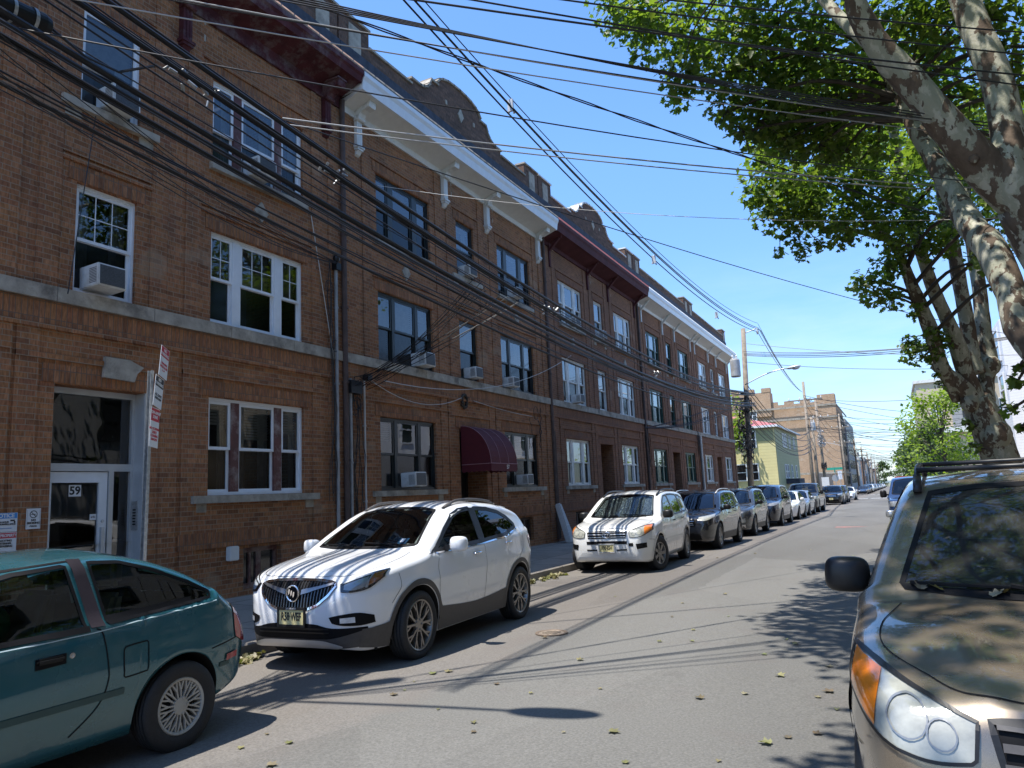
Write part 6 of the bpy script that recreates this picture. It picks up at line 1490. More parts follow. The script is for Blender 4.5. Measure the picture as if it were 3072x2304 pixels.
# the nearer plane tree, rooted just outside the picture, limbs reaching over the street
t2 = thing('plane_tree', 'plane tree whose thick mottled limbs lean over the golden brown SUV', 'tree', (2.9, 11.3, gz(11)+.1), group='plane trees on the right pavement')
o2 = t2.location
L2 = [[(2.92,11.3,-.3,.55),(2.7,11.2,1.2,.46),(2.45,11.1,2.6,.42),(2.1,10.9,3.9,.36),(1.72,10.6,4.84,.28)], T2A+[(-.5,8.6,8.7,.09),(-1.4,7.6,9.3,.06)], T2A2+[(-.8,10.6,9.0,.045),(-1.6,11.2,9.4,.03)], [(1.9,10.7,4.5,.25)]+T2B+[(1.1,11.,9.2,.12),(.6,10.6,10.4,.08)],
      [(2.6,11.2,1.9,.3)]+T2C]
mb = MB()
for i, l in enumerate(L2): limb(mb, rel(l, o2), 4, 18, .04, 20+i)
mb.ball((1.25-o2[0], 10.15-o2[1], 5.35-o2[2]), (.06, .05, .06), 8, 6)
mb.build('trunk', M['bark'], t2, smooth=True)
C2 = [c for c in CL if c[1] < 16.5]
bm2 = MB(); twigs(bm2, [rel(l, o2) for l in L2]+[rel(T1b3, o2)], rel(C2, o2), 9, .05); 
over = [(.9,2.6,9.2,1.2), (-1.0,5.4,9.6,1.0), (.6,5.6,9.6,1.2), (-1.9,7.2,10.0,.9), (.1,8.2,10.8,1.1), (2.2,5.5,9.2,1.4), (3.6,8,9,1.6), (3.4,12,9.6,1.6), (-2.6,5.8,9.2,.7), (1.9,8.8,10.9,1.3), (3.9,15,8.6,1.4), (2.2,2.5,8.2,1.1), (-1.4,9.4,10.6,.8), (-.4,11.5,11.3,.9), (1.2,12.6,11.2,1.1), (-1.3,12.2,11.4,.8), (-3.1,7.0,9.6,.8), (-2.6,8.2,9.8,.8), (-3.3,8.6,10.2,.6), (-1.8,2.2,8.6,.9), (-3.6,10.2,10.9,.5), (-2.2,9.6,10.6,.7)]
twigs(bm2, [rel(l, o2) for l in L2], rel(over, o2), 12, .06); bm2.build('crown_branch', M['twig'], t2, smooth=True)
leaf_cloud('crown', rel(C2+over, o2), M['leaf'], t2, .12, 1080, 2.0, seed=8)

def small_tree(label, x, y, h, rw, mat, seed, trunk_r=.12, ntrunk=1, size=.22, dens=60, n=40, base=.3, shape='quad', dz=.15):
    rg = random.Random(seed); t = thing('street_tree', label, 'tree', (x, y, gz(y)+dz)); mb = MB(); cl = []
    mb.tube([(0, 0, -.3), (.03*h*.1, 0, h*.35), (.1, .05, h*.75)], [trunk_r, trunk_r*.7, trunk_r*.25], 8)
    for i in range(n):
        u = rg.random()**.8; z = h*(base+(1-base)*u); w = rw*math.sin(PI*min(1, .12+.86*(z/h-base)/(1-base)))**.6; a = rg.uniform(0, 2*PI); q = w*rg.random()**.5
        c = (q*math.cos(a), q*math.sin(a), z, rg.uniform(.25, .45)*rw*.75); cl.append(c)
        if i % 2 == 0: mb.tube([(0, 0, z*.62), (c[0]*.6, c[1]*.6, z*.88), c[:3]], [trunk_r*.35, trunk_r*.2, .01], 5)
    mb.build('trunk', M['twig'], t); leaf_cloud('crown', cl, mat, t, size, dens, 1., shape, seed=seed); return t
small_tree('small bright green tree on the right pavement in front of the tan building', 3.2, 62, 7.8, 3.0, M['leaf_bright'], 4, .13, size=.24, dens=85, n=60, base=.12)
small_tree('dark leafy tree rising behind the yellow house and the utility pole', -15, 66, 11.5, 4.2, M['leaf_bright'], 6, .2, size=.3, dens=55, n=60, base=.3)
small_tree('rounded grey green tree on the right beyond the bright little tree', 3.6, 88, 7.5, 3.6, M['leaf_far'], 12, .16, size=.32, dens=60, n=50, base=.15)
for i, (x, y, h) in enumerate(((4.2, 118, 8), (3.5, 160, 9.5), (4.5, 200, 11), (5, 250, 12), (4, 310, 13))):
    small_tree(('grey green tree receding along the right side, %s' % ('nearest of the far row', 'second of the far row', 'third of the far row', 'fourth of the far row', 'last before the hill')[i]), x, y, h, 4., M['leaf_far'], 30+i, .2, size=.5, dens=34, n=36, base=.1)
for i, (x, y, h) in enumerate(((-18, 420, 14), (-6, 440, 12), (6, 430, 13))): small_tree(('dark tree closing the end of the street, %s' % ('leftmost', 'middle', 'rightmost')[i]), x, y, h, 6., M['leaf_far'], 50+i, .3, size=.8, dens=20, n=36, base=.05)
# low branch of leaves by the right edge belongs to the near tree (clumps above)

# ------------------------------------------------------------------ fallen leaves
def curl_leaf(seed):
    rg = random.Random(seed); mb = MB(); k = rg.uniform(.3, .7)
    v = [(x, y-.4, .05+k*abs(x)**1.3+.15*(y-.4)**2*rg.uniform(.4, 1.2)) for x, y in LEAF]; mb.add(v, [(0,1,2,3,4,5,6), (0,6,7,8,9,10,11)]); return mb.mesh('fallen_leaf', M['leaf_dry'], fix=False)
FLM = [curl_leaf(i) for i in range(4)]; rg = random.Random(21)
spots = [(-1.52, 5.9), (-1.3, 7.6), (-.9, 5.0), (-.62, 5.3), (-.55, 5.9), (-.7, 6.2), (-3.3, 5.0), (-2.75, 4.6), (-3.9, 5.4), (-4.0, 6.0), (-2.9, 6.9), (-1.6, 4.4), (-1.1, 4.6), (-.85, 4.3)]
for i in range(62):
    if i < len(spots): x, y = spots[i]
    else:
        x = rg.choice((rg.uniform(-1.4, -.1), rg.uniform(-4.4, -.3), rg.uniform(-4.3, -2.0))); y = 3.6+rg.random()**1.6*17
    o = link('fallen_leaf', FLM[i % 4], None, (x, y, roadz(x, y)+.004), (0, 0, rg.uniform(0, 6.28))); sc = rg.uniform(.03, .1); o.scale = (sc, sc, sc)
    tag(o, 'curled dry leaf lying on the grey asphalt', 'leaf', 'fallen leaves scattered on the road')
gold = [o for o in SC.objects if o.get('label', '').startswith('golden brown SUV')][0]; bpy.context.view_layer.update()
for i, (x, z) in enumerate(((-.62, 1.115), (-.56, 1.11), (-.3, 1.105), (-.33, 1.1), (.1, 1.11))):
    p, nr = sgold.hit('f', x, z); o = link('fallen_leaf', FLM[i % 4], None, gold.matrix_world @ (p+nr*.012), (.5, .2, i*1.7)); o.scale = (.06, .06, .06); tag(o, 'crumpled yellowish leaf caught below the windscreen of the golden brown SUV', 'leaf', 'leaves caught under the wipers')
cl = []
for (a, b, n) in ((-6.35, -5.95, 260),):
    for i in range(n): y = rg.choice((rg.uniform(4.4, 6.2), rg.uniform(10.2, 14.2), rg.uniform(4.8, 5.6))); x = -6.36+abs(rg.gauss(0, .12)); cl.append((x, y, gz(y)+.025, .03))
ll = leaf_cloud('leaf_litter', cl, M['leaf_dry'], None, .065, 10, 1.5, minn=5, seed=2, sizevar=.6); tag(ll, 'strip of yellowish dry leaves gathered along the left kerb', 'leaf litter', kind='stuff')
# ------------------------------------------------------------------ poles and wires
def sagline(a, b, sag, n=16):
    a, b = Vector(a), Vector(b); return [a.lerp(b, k/n)-Vector((0, 0, 4*sag*(k/n)*(1-k/n))) for k in range(n+1)]
def wire(name, a, b, sag, r, mat, label, cat, group, n=16, sides=5, twist=0):
    o = bpy.data.objects.new; pts = sagline(a, b, sag, n); c = pts[0]; mb = MB()
    if twist:
        for ph in (0, PI):
            q = sagline(a, b, sag, 90); mb.tube([p-c+Vector((math.cos(i*.9+ph)*r, 0, math.sin(i*.9+ph)*r)) for i, p in enumerate(q)], r*.8, 4)
    else: mb.tube([p-c for p in pts], r, sides)
    w_ = mb.build(name, mat, loc=c, fix=False); tag(w_, label, cat, group); return w_
def pole(label, base, top, r0=.16, r1=.115):
    t = thing('utility_pole', label, 'utility pole', base, group='wooden utility poles along the street')
    d = Vector(top)-Vector(base); MB().tube([(0, 0, -.4), d*.5, d], [r0, (r0+r1)/2, r1], 14).build('pole', M['pole_wood'], t, smooth=True); return t, d
def cobra(par, at, length, rise, dirx=1, yaw=0):
    m = Matrix.Rotation(yaw, 3, 'Z')
    arm = MB().tube([Vector(at)+m @ Vector((dirx*length*k/10, 0, rise*math.sin(PI/2*k/10))) for k in range(11)], .03, 8).build('lamp_arm', M['alu'], par, smooth=True)
    e = Vector(at)+m @ Vector((dirx*length, 0, rise)); h = MB(); h.ball((0, 0, 0), (.36, .14, .085), 16, 8); h.ball((.1, 0, -.05), (.2, .12, .1), 14, 8)
    hd = h.build('lamp_head', M['alu'], par, smooth=True, loc=e+m @ Vector((dirx*.3, 0, .02)), rot=(0, R(-6), yaw)); MB().lathe([(.07, .035), (.12, .03), (.12, .001)], 10, 'z').build('photocell', M['black_pl'], hd); return hd
def transformer(par, at, r=.23, h=.85):
    t = MB().lathe([(0, .001), (0, r*.9), (.04, r), (h*.9, r), (h*.97, r*.9), (h, r*.5), (h, .001)], 22, 'z', at); t.box(at[0]-.05, at[0]+.05, at[1]+r*.9, at[1]+r+.25, at[2]+h*.3, at[2]+h*.4)
    o = t.build('transformer', M['far_grey'] if False else plain('grey_transformer_tank', (.42,.43,.43), .45, var=.08, dirt=(.3,.28,.25)), par, smooth=False)
    for s in (-1, 1): MB().lathe([(0, .035), (.05, .05), (.1, .035), (.15, .05), (.2, .03), (.24, .001)], 10, 'z', (at[0]+s*.1, at[1], at[2]+h*.97)).build('bushing', M['porcelain'], o)
def crossarm(par, at, w=2.4, axis='x', ins=4):
    mb = MB().box(at[0]-w/2, at[0]+w/2, at[1]-.06, at[1]+.06, at[2]-.06, at[2]+.06); mb.tube([(at[0]-.6, at[1], at[2]-.06), (at[0], at[1], at[2]-.55)], .02, 4); mb.tube([(at[0]+.6, at[1], at[2]-.06), (at[0], at[1], at[2]-.55)], .02, 4)
    a = mb.build('crossarm', M['pole_wood'], par); ib = MB()
    for i in range(ins): ib.lathe([(0, .03), (.06, .06), (.1, .035), (.14, .06), (.2, .025), (.22, .001)], 10, 'z', (at[0]-w/2+.12+(w-.24)*i/(ins-1), at[1], at[2]+.06))
    ib.build('insulator', M['porcelain'], a)
p0, d0 = pole('wooden pole in front of number 59 carrying the wires that cross the street', (-6.6, 2.75, gz(3)), (-6.55, 2.8, 10.3))
transformer(p0, (-.1, .5, 7.4), .26, .95); cobra(p0, (.1, 0, 7.2), 2.05, .5, 1, R(7))
p1, d1 = pole('tall wooden utility pole with a grey transformer and lamp beside the last brick house', (-6.72, 39.5, gz(39.5)), (-6.38, 40.0, 9.75))
transformer(p1, (-.08, -.45, 7.35), .25, .95); cobra(p1, (.25, 0, 6.95), 2.15, .62)
br = MB().tube([(.34, .5, 9.75), (1.05, .55, 9.95)], .03, 8); br.lathe([(-.12, .05), (.0, .07), (.12, .05)], 10, 'z', (1.05, .55, 9.75)); br.build('wire_bracket', M['alu'], p1)
mb = MB(); rg = random.Random(4)
for i in range(46):
    z = rg.uniform(2.9, 4.9) if i < 34 else rg.uniform(5.2, 6.2); a0 = rg.uniform(0, 6.28); r = rg.uniform(.16, .34); c = (rg.uniform(-.05, .2), rg.uniform(-.1, .1))
    mb.tube([(c[0]+r*math.cos(a0+t*.5), c[1]+r*math.sin(a0+t*.5), z+rg.uniform(-.1, .1)+.25*math.sin(t*.7+i)) for t in range(9)], rg.choice((.015, .022, .03)), 4)
for i in range(14): mb.tube([(.16+.03*rg.random(), -.1+.02*i, 6.3), (.14, -.12+.02*i, 5.0), (.1, -.1+.015*i, 2.6)], .018, 4)
for z in (5.6, 6.0, 6.45): mb.box(.0, .3, -.2, .2, z, z+.09)
mb.build('cable_bundle', M['cable'], p1, fix=False)
p2, d2 = pole('grey utility pole with a long crossarm before the tan brick block', (-6.6, 71, gz(71)), (-6.75, 73, 10.7)); crossarm(p2, (-.13, 1.8, 9.5), 3.0, 'x', 4); transformer(p2, (.35, 1.5, 6.6), .22, .8)
p2b, _ = pole('shorter stub pole leaning against the crossarm pole', (-6.45, 74.2, gz(74)), (-6.5, 74.6, 7.5))
p3, d3 = pole('yellowish utility pole hung with coiled black cable, third in the row', (-6.5, 83, gz(83)), (-6.75, 84, 10.2)); crossarm(p3, (-.25, .9, 8.7), 2.4)
mb = MB()
for i in range(30):
    z = rg.uniform(5.5, 7.4); a0 = rg.uniform(0, 6.28); r = rg.uniform(.15, .4); mb.tube([(r*math.cos(a0+t*.5), r*math.sin(a0+t*.5), z+.2*math.sin(t*.7+i)) for t in range(9)], .025, 4)
mb.build('cable_bundle', M['cable_alu'], p3, fix=False); mb = MB()
for i in range(14): a0 = rg.uniform(0, 6.28); mb.tube([(.25*math.cos(a0+t*.5), .25*math.sin(a0+t*.5), 3.4+.5*rg.random()+.2*math.sin(t+i)) for t in range(8)], .03, 4)
mb.build('cable_bundle', M['cable'], p3, fix=False)
MB().box(-.35, .35, -.24, -.2, 1.6, 2.5).build('notice_board', M['sign_w'], p3)
p4, d4 = pole('utility pole by the corner of the dark glazed block', (-6.8, 124, gz(124)), (-7.0, 127, 11.8)); crossarm(p4, (-.2, 2.6, 10.6), 2.6); crossarm(p4, (-.15, 2.2, 8.2), 2.4); cobra(p4, (-.1, 0, 7.3), -2.4, .6) if False else cobra(p4, (-.2, 0, 7.6), 2.3, .6, -1)
far_lb = ('fifth', 'sixth', 'seventh', 'eighth', 'ninth', 'tenth')
for i, y in enumerate((165, 200, 238, 276, 318, 365)):
    q, _ = pole('distant utility pole, %s of the receding row on the left' % far_lb[i], (-6.8-.2*(i % 2), y, gz(y)), (-6.9, y+.5, gz(y)+10.8), .2, .15); crossarm(q, (-.05, .3, 10.0), 2.6); crossarm(q, (-.05, .2, 8.6), 2.2)
    if i < 3: transformer(q, (.4, 0, 7.2), .25, .9)

GP = 'high power lines running along the street above the eaves'
xs = ((-5.72, 9.62, 10.0-.25, .016, 1.15), (-5.62, 9.5, 9.62, .016, 1.2), (-5.78, 9.55, 9.55, .016, 1.2), (-5.74, 9.88, 10.02, .01, 1.25))
for (x, za, zb, r, sg) in xs: wire('power_line', (x, 2.8, za+.05), (x+.06, 40.4, zb), sg, r, M['cable'], 'one of the parallel dark power lines climbing diagonally across the sky', 'power line', GP, 26)
for i, (y, z) in enumerate(((11.7, 8.84), (20.9, 8.3), (29.6, 8.33))):
    s_ = MB(); 
    for a, b in ((-.0, .12), (.06, -.14), (-.05, -.1)): s_.tube([(0, 0, 0), (a, .03, b)], .012, 4); s_.ball((a, .03, b), .028, 6, 4)
    s_.box(-.05, .06, -.02, .02, -.12, .12); o = s_.build('line_spacer', plain('pale_spacer%d' % i, (.55,.57,.6), .4), loc=(-5.7, y, z)); tag(o, 'pale clamp holding the power lines apart, %s' % ('the one nearest the camera', 'the middle of three', 'the one nearest the pole top')[i], 'line spacer')
for (x, za, zb, r, sg) in xs: wire('power_line', (x+.06, 40.5, zb), (-6.9, 72.8, 9.75), .5, r, M['cable'], 'dark power line between the lamp pole and the crossarm pole', 'power line', 'power lines beyond the lamp pole', 14)
GC = 'black communication cables slung along the brick front'
rg = random.Random(17)
bundle = [(-6.06, 6.45, 6.2, .029, .95), (-6.6, 6.1, 6.0, .027, .95), (-6.66, 5.92, 5.95, .025, 1.0), (-6.1, 5.74, 5.7, .031, .9), (-6.04, 5.6, 5.55, .026, .9), (-6.62, 6.7, 6.3, .024, 1.0), (-6.64, 5.45, 5.4, .022, .85), (-6.1, 6.28, 6.1, .024, .98)]
for (x, za, zb, r, sg) in bundle:
    wire('cable', (x, 2.8, za), (x+.02, 39.6, zb), sg, r, M['cable'], 'thick black cable in the bundle sweeping down past the upper windows', 'cable', GC, 24, 7)
    for k in range(1): wire('cable', (x+rg.uniform(-.06, .06), 2.8, za+rg.uniform(-.1, .1)), (x+rg.uniform(-.06, .06), 39.6, zb+rg.uniform(-.08, .08)), sg+rg.uniform(-.08, .08), rg.uniform(.007, .012), M['cable'], 'thin black cable running beside the thick bundle past the upper windows', 'cable', GC, 24, 5)
for k in range(9): wire('cable', (-6.3+rg.uniform(-.4, .4), 2.8, rg.uniform(5.15, 6.7)), (-6.3, 39.6, rg.uniform(5.1, 6.4)), rg.uniform(.7, 1.1), rg.uniform(.006, .011), M['cable'], 'thin black cable running beside the thick bundle past the upper windows', 'cable', GC, 24, 5)
sc_ = thing('splice_case', 'black cylindrical splice case on the cables at the top left corner', 'splice case', (-6.28, 2.95, 5.86), (R(4), 0, 0))
MB().lathe([(0, .03), (.03, .085), (.08, .1), (.62, .1), (.67, .085), (.7, .03)], 20, 'y', (0, -.05, 0)).build('case', M['black_pl'], sc_, smooth=False)
mb = MB()
for y in (.12, .3, .48): mb.lathe([(-.015, .108), (.015, .108)], 20, 'y', (0, y, 0))
mb.build('band', M['galv'], sc_); mb = MB().tube([(0, .62, .02), (.1, .9, -.18), (.0, 1.3, -.12), (0, 1.7, .12)], .014, 5); mb.build('cable_loop', M['cable'], sc_)
for i, (y, z) in enumerate(((5.0, 6.12), (7.4, 5.95), (14.3, 5.5), (22.2, 5.1))):
    mb = MB()
    for k in range(10): a = Vector((rg.uniform(-.08, .08), rg.uniform(-.35, .35), rg.uniform(-.1, .1))); mb.tube([a, a+Vector((rg.uniform(-.05, .05), rg.uniform(-.15, .15), rg.uniform(-.1, .08)))], rg.choice((.012, .02)), 5)
    o = mb.build('cable_clamps', M['cable_alu'], loc=(-6.25, y, z)); tag(o, 'pale connectors clipped on the cables %s' % ('before the top single window', 'before the top triple window', 'by the narrow dark top window', 'before the maroon eaved house')[i], 'connector')
# drops to the houses
GD = 'service drops from the cables to the brick houses'
for k in range(14):
    a = (-6.3, 11.4+rg.uniform(-.7, 1.9), 5.3+rg.uniform(-.1, .15)); wire('service_drop', a, (-9.25, 11.35+rg.uniform(-.05, .55), 3.95+rg.uniform(-.15, .15)), rg.uniform(.05, .3), .007, M['cable'], 'thin black service drop fanning out to the conduits between the two nearest houses', 'cable', GD, 12, 4)
for k in range(7): wire('service_drop', (-6.3, 2.8, 5.3+.12*k), (-9.3, 11.0+rg.uniform(-.1, .1), 6.25), rg.uniform(.1, .4), .007, M['cable'], 'thin black cable slanting across the nearest brick front to the weather head', 'cable', GD, 12, 4)
for k in range(6): wire('service_drop', (-6.3, 37+rg.uniform(-2, 2), 5.6), (-9.3, 30.8+rg.uniform(-.2, .2), 4.15), rg.uniform(.1, .4), .012, M['cable'], 'black cable dropping to the junction between the maroon and green window houses', 'cable', GD, 12, 4)
for k in range(4): wire('service_drop', (-6.4, 39.5, 5.6+.1*k), (-9.3, 46+rg.uniform(-1, 3), 4.9+rg.uniform(-.3, .5)), .3, .012, M['cable'], 'black cable dropping to the last brick house', 'cable', GD, 12, 4)
wire('cable', (-9.33, 12.0, 4.05), (-9.33, 15.6, 4.02), .32, .008, M['cable_pale'], 'pale slack cable drooping along the wall above the dark ground floor window', 'cable', GD, 14, 5)
wire('cable', (-9.33, 16.2, 4.0), (-9.3, 20.6, 6.0) if False else (-9.33, 19.6, 3.85), .04, .007, M['cable_pale'], 'pale cable clipped to the wall beside the dark wreath', 'cable', GD, 10, 5)
wire('cable', (-9.2, 12.3, 4.05), (-8.8, 21.6, 5.9), .55, .009, M['cable_pale'], 'pale slack cable rising across the dark second floor windows', 'cable', GD, 16, 5)
wire('cable', (-9.35, 10.3, 7.1), (-9.33, 10.9, 4.3), -.02, .008, M['cable_pale'], 'pale cable hanging from the top triple window beside the conduit', 'cable', GD, 8, 5)
wire('cable', (-9.32, 6.0, 7.05), (-9.32, 5.72, 4.45), .0, .007, M['cable'], 'thin dark cable hanging down the bricks from the top single window', 'cable', GD, 8, 5)
# lines crossing the street overhead
GX = 'service lines crossing high over the street'
def cross(z0, y1, z1, r, mat, label, sag=.25, y0=2.8, tw=0, x1=5.6, x0=-6.4): wire('overhead_line', (x0, y0, z0), (x1, y1, z1), sag, r*.68, mat, label, 'overhead line', GX, 20, 5, tw)
cross(6.4, 13.0, 6.2, .016, M['cable'], 'uppermost but one black line crossing the sky into the leaves', .22)
cross(6.62, 13.6, 6.2, .014, M['cable'], 'second black line from the top crossing the sky into the leaves', .2)
cross(6.58, 12.7, 6.3, .013, M['cable'], 'thin line crossing the top of the crown at the right', .2)
cross(6.55, 12.0, 6.3, .013, M['cable'], 'highest line, cutting across the leaning limbs at the top right', .2)
for k in range(4): cross(6.33+.055*k, 14.8+.12*k, 6.1, .011, M['cable'], 'black line in the tight group of four sweeping across the sky to the plane trees', .2+.025*k)
for k in range(2): cross(6.1+.05*k, 14.7, 6.1, .011, M['cable_alu'] if k else M['cable'], 'line running pale over the maroon eaves, then dark across the sky', .2+.05*k)
cross(5.95, 15.2, 6.2, .010, M['cable_alu'], 'single pale thin line below the group of four', .22)
cross(6.95, 22.0, 6.4, .018, M['cable'], 'thick twisted black line swinging down from the eaves to the trees', .42, tw=1)
cross(5.62, 17.0, 6.2, .011, M['cable'], 'thin line passing under the white eaves and over the middle of the sky', .3)
cross(6.36, 16.9, 6.2, .016, M['cable_alu'], 'bright stranded line starting at the clamps by the top triple window', .2, 6.45, x0=-6.3); cross(6.3, 17.0, 6.2, .013, M['cable_alu'], 'second stranded line close under the bright one', .22, 6.5, x0=-6.3)
cross(8.25, 17.5, 6.3, .009, M['cable_pale'], 'pale thin line dipping below the maroon eaves then rising to the trees', .55, 11.95, x0=-9.3)
cross(6.35, 32.5, 6.2, .012, M['cable'], 'long lone line sloping down the right half of the sky', .4, 6.5, x0=-6.3)
def crossf(y0, z0, y1, z1, r, label, sag=.25): wire('overhead_line', (-6.4, y0, z0), (5.8, y1, z1), sag, r, M['cable'], label, 'overhead line', GX, 16, 5)
crossf(39.6, 8.9, 36, 6.2, .011, 'upper thin line from the lamp pole across to the big trunk')
crossf(39.6, 8.45, 34.5, 6.9, .016, 'black line from the transformer pole rising toward the trunk', .35)
for k in range(3): crossf(39.6, 8.35-.05*k, 34.4+.1*k, 6.85, .016, 'one of three close black lines from the transformer to the right', .32+.05*k)
crossf(39.6, 7.9, 42, 6.6, .011, 'low flat line over the lamp head to the right', .3)
GF = 'tangle of wires over the far street'
rg = random.Random(5)
for k in range(16):
    y = 72+rg.choice((0, 0, 12, 55)); wire('overhead_line', (-6.7, y, 6+rg.random()*3.5), (6.5, y+rg.uniform(-6, 22), 5.5+rg.random()*3), rg.uniform(.2, .7), .018, M['cable'], 'distant wire crossing over the far part of the street', 'overhead line', GF, 12, 4)
for k in range(18):
    y = 124+rg.choice((0, 40, 76, 114, 150)); wire('overhead_line', (-6.9, y, gz(y)+7+rg.random()*4), (7., y+rg.uniform(-5, 25), gz(y)+6.5+rg.random()*4), rg.uniform(.3, .9), .03, M['cable'], 'distant wire crossing over the far part of the street', 'overhead line', GF, 12, 4)
P_ = [(-6.4, 39.7), (-6.6, 72), (-6.65, 83.5), (-6.9, 125.5), (-6.9, 165.3), (-6.9, 200.3), (-6.9, 238.3), (-6.9, 276.3), (-6.9, 318), (-6.9, 365)]
for i, ((xa, ya), (xb, yb)) in enumerate(zip(P_[:-1], P_[1:])):
    for k in range(9 if i == 0 else 6):
        z = 4.6+k*.25 if i == 0 else 5+k*.9; dx = rg.uniform(-.3, .3)
        wire('cable', (xa+dx*.3, ya, gz(ya)+z+.3), (xb+dx, yb, gz(yb)+z+rg.uniform(-.2, .3)), rg.uniform(.5, 1.3) if i == 0 else rg.uniform(.3, 1.), .022 if i < 3 else .03, M['cable'], 'sagging cable running on along the poles beyond the brick terrace', 'cable', 'cables sagging between the far poles', 14, 4)

# ------------------------------------------------------------------ houses farther off
def boxhouse(name, label, cat, x0, x1, y0, y1, z1, mats, storeys=2, wins=(), roof=None, group=None, zb=-1.5):
    t = thing(name, label, cat, ((x0+x1)/2, y0, gz(y0)), group=group); cx = (x0+x1)/2; g0 = gz(y0)
    mb = MB().box(x0-cx, x1-cx, 0, y1-y0, zb, z1-g0); mb.build('wall', mats, t); return t, cx, g0
def win_x(par, x, y, z, w, h, s, fm='white', pane='dark_win'):     # window in a wall facing +X (s=1) or -X (s=-1)
    f = MB()
    for q in ((y-w/2, y+w/2, z+h-.08, z+h), (y-w/2, y+w/2, z, z+.08), (y-w/2, y-w/2+.08, z+.08, z+h-.08), (y+w/2-.08, y+w/2, z+.08, z+h-.08), (y-w/2+.08, y+w/2-.08, z+h/2-.03, z+h/2+.03)): f.box(x, x+s*.07, *q)
    o = f.build('window', M[fm], par); MB().box(x+s*.01, x+s*.03, y-w/2+.07, y+w/2-.07, z+.07, z+h-.07).build('pane', M[pane], o)
def win_y(par, y, x, z, w, h, fm='white', pane='dark_win', mull=1):          # in a wall facing -Y
    f = MB()
    for q in ((x-w/2, x+w/2, z+h-.09, z+h), (x-w/2, x+w/2, z, z+.09), (x-w/2, x-w/2+.09, z+.09, z+h-.09), (x+w/2-.09, x+w/2, z+.09, z+h-.09), (x-w/2+.09, x+w/2-.09, z+h/2-.03, z+h/2+.03)): f.box(q[0], q[1], y-.07, y, q[2], q[3])
    if mull: f.box(x-.06, x+.06, y-.075, y, z+.09, z+h-.09)
    o = f.build('window', M[fm], par); MB().box(x-w/2+.08, x+w/2-.08, y-.03, y-.01, z+.08, z+h-.08).build('pane', M[pane], o)
# yellow house with a red roof
yh = thing('house', 'pale yellow two storey house with a red roof just past the brick terrace', 'house', (-9.0, 67.6, gz(67)))
W_, D_ = 8.6, 16.5
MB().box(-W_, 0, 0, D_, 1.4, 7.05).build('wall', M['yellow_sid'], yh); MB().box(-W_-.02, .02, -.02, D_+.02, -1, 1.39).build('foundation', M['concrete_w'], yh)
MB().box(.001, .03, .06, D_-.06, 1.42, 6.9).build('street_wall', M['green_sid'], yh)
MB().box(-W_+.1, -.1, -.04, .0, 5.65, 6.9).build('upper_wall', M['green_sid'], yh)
rf = MB(); ov = .35; z0 = 7.05; rf.add([(-W_-ov, -ov, z0), (ov, -ov, z0), (ov, D_+ov, z0), (-W_-ov, D_+ov, z0), (-W_/2, 3, z0+1.35), (-W_/2, D_-3, z0+1.35)], [(0,1,4), (1,2,5,4), (2,3,5), (3,0,4,5), (3,2,1,0)]); rf.build('roof', M['red_roof'], yh)
MB().box(-W_-ov, ov, -ov-.02, -ov+.03, z0-.2, z0-.005).build('fascia', M['white'], yh); MB().box(ov-.03, ov+.02, -ov+.031, D_+ov, z0-.2, z0-.005).build('fascia', M['white'], yh)
for z in (2.3, 5.15):
    win_y(yh, -.045, -2.6, z, 2.1, 1.5); win_y(yh, -.045, -6., z, 1.6, 1.4)
    for y in (5., 6.6, 9.5, 13): win_x(yh, .035, y, z+.1, 1., 1.3, 1)
MB().box(.0, 1.2, 4.6, 8.6, 1.9, 2.35).build('entrance_canopy', M['membrane'], yh); MB().box(-.1, .9, -.6, 4.6, -.4, .9).build('low_wall', M['concrete_w'], yh)
# stone boundary wall between the terrace and the yellow house
gw = MB(); 
for i in range(6): gw.box(-9.2+.15, -8.9, 52.4+i*2.4, 54.7+i*2.4, -.9, 1.2)
tag(gw.build('low_stone_wall', M['concrete_w']), 'pale low wall with graffiti between the terrace and the yellow house', 'wall')
# tan castle-like apartment block
ct = thing('apartment_block', 'tall tan brick apartment block with castle like battlements down the street', 'apartment building', (-9.0, 146, gz(146)))
MB().box(-25, 0, 0, 32, -1, 16.6).build('wall', M['brick_pale'], ct); bt = MB()
bt.box(-25, 0, .02, .5, 16.6, 17.0); bt.box(-.5, -.02, .5, 31, 16.6, 17.0)
for i in range(9): bt.box(-25+i*2.8, -25+i*2.8+1.7, .03, .49, 16.95, 17.6)
for i in range(11): bt.box(-.49, -.03, 1+i*2.8, 2.7+i*2.8, 16.95, 17.6)
bt.box(-17.5, -10.5, -.5, 3., 15, 19.6); bt.box(-17.6, -16.2, -.55, 1, 19.6, 20.4); bt.box(-15, -13.4, -.55, 1, 19.6, 20.4); bt.box(-12, -10.4, -.55, 1, 19.6, 20.4); bt.box(-2.4, .6, -.5, 2.4, -1, 18.2)
bt.build('battlement', M['brick_pale'], ct); sb = MB()
for z in (16.1, 13.9, 3.8): sb.box(-25, .7, -.62, -.505, z, z+.35); sb.box(.605, .72, -.5, 32, z, z+.35)
sb.build('stone_band', M['stone'], ct)
for y in (3.5, 7.5, 11.5, 15.5, 19.5, 23.5, 27.5, 30.5):
    for z in (1.5, 4.6, 7.7, 10.8, 13.9 if y > 4 else 14.): win_x(ct, .01, y, z, 1.8, 1.9, 1, 'black_frame')
for x in (-14, -20): win_y(ct, -.52 if x > -18 else -.01, x, 14.4, 1.6, 2.0, 'white')
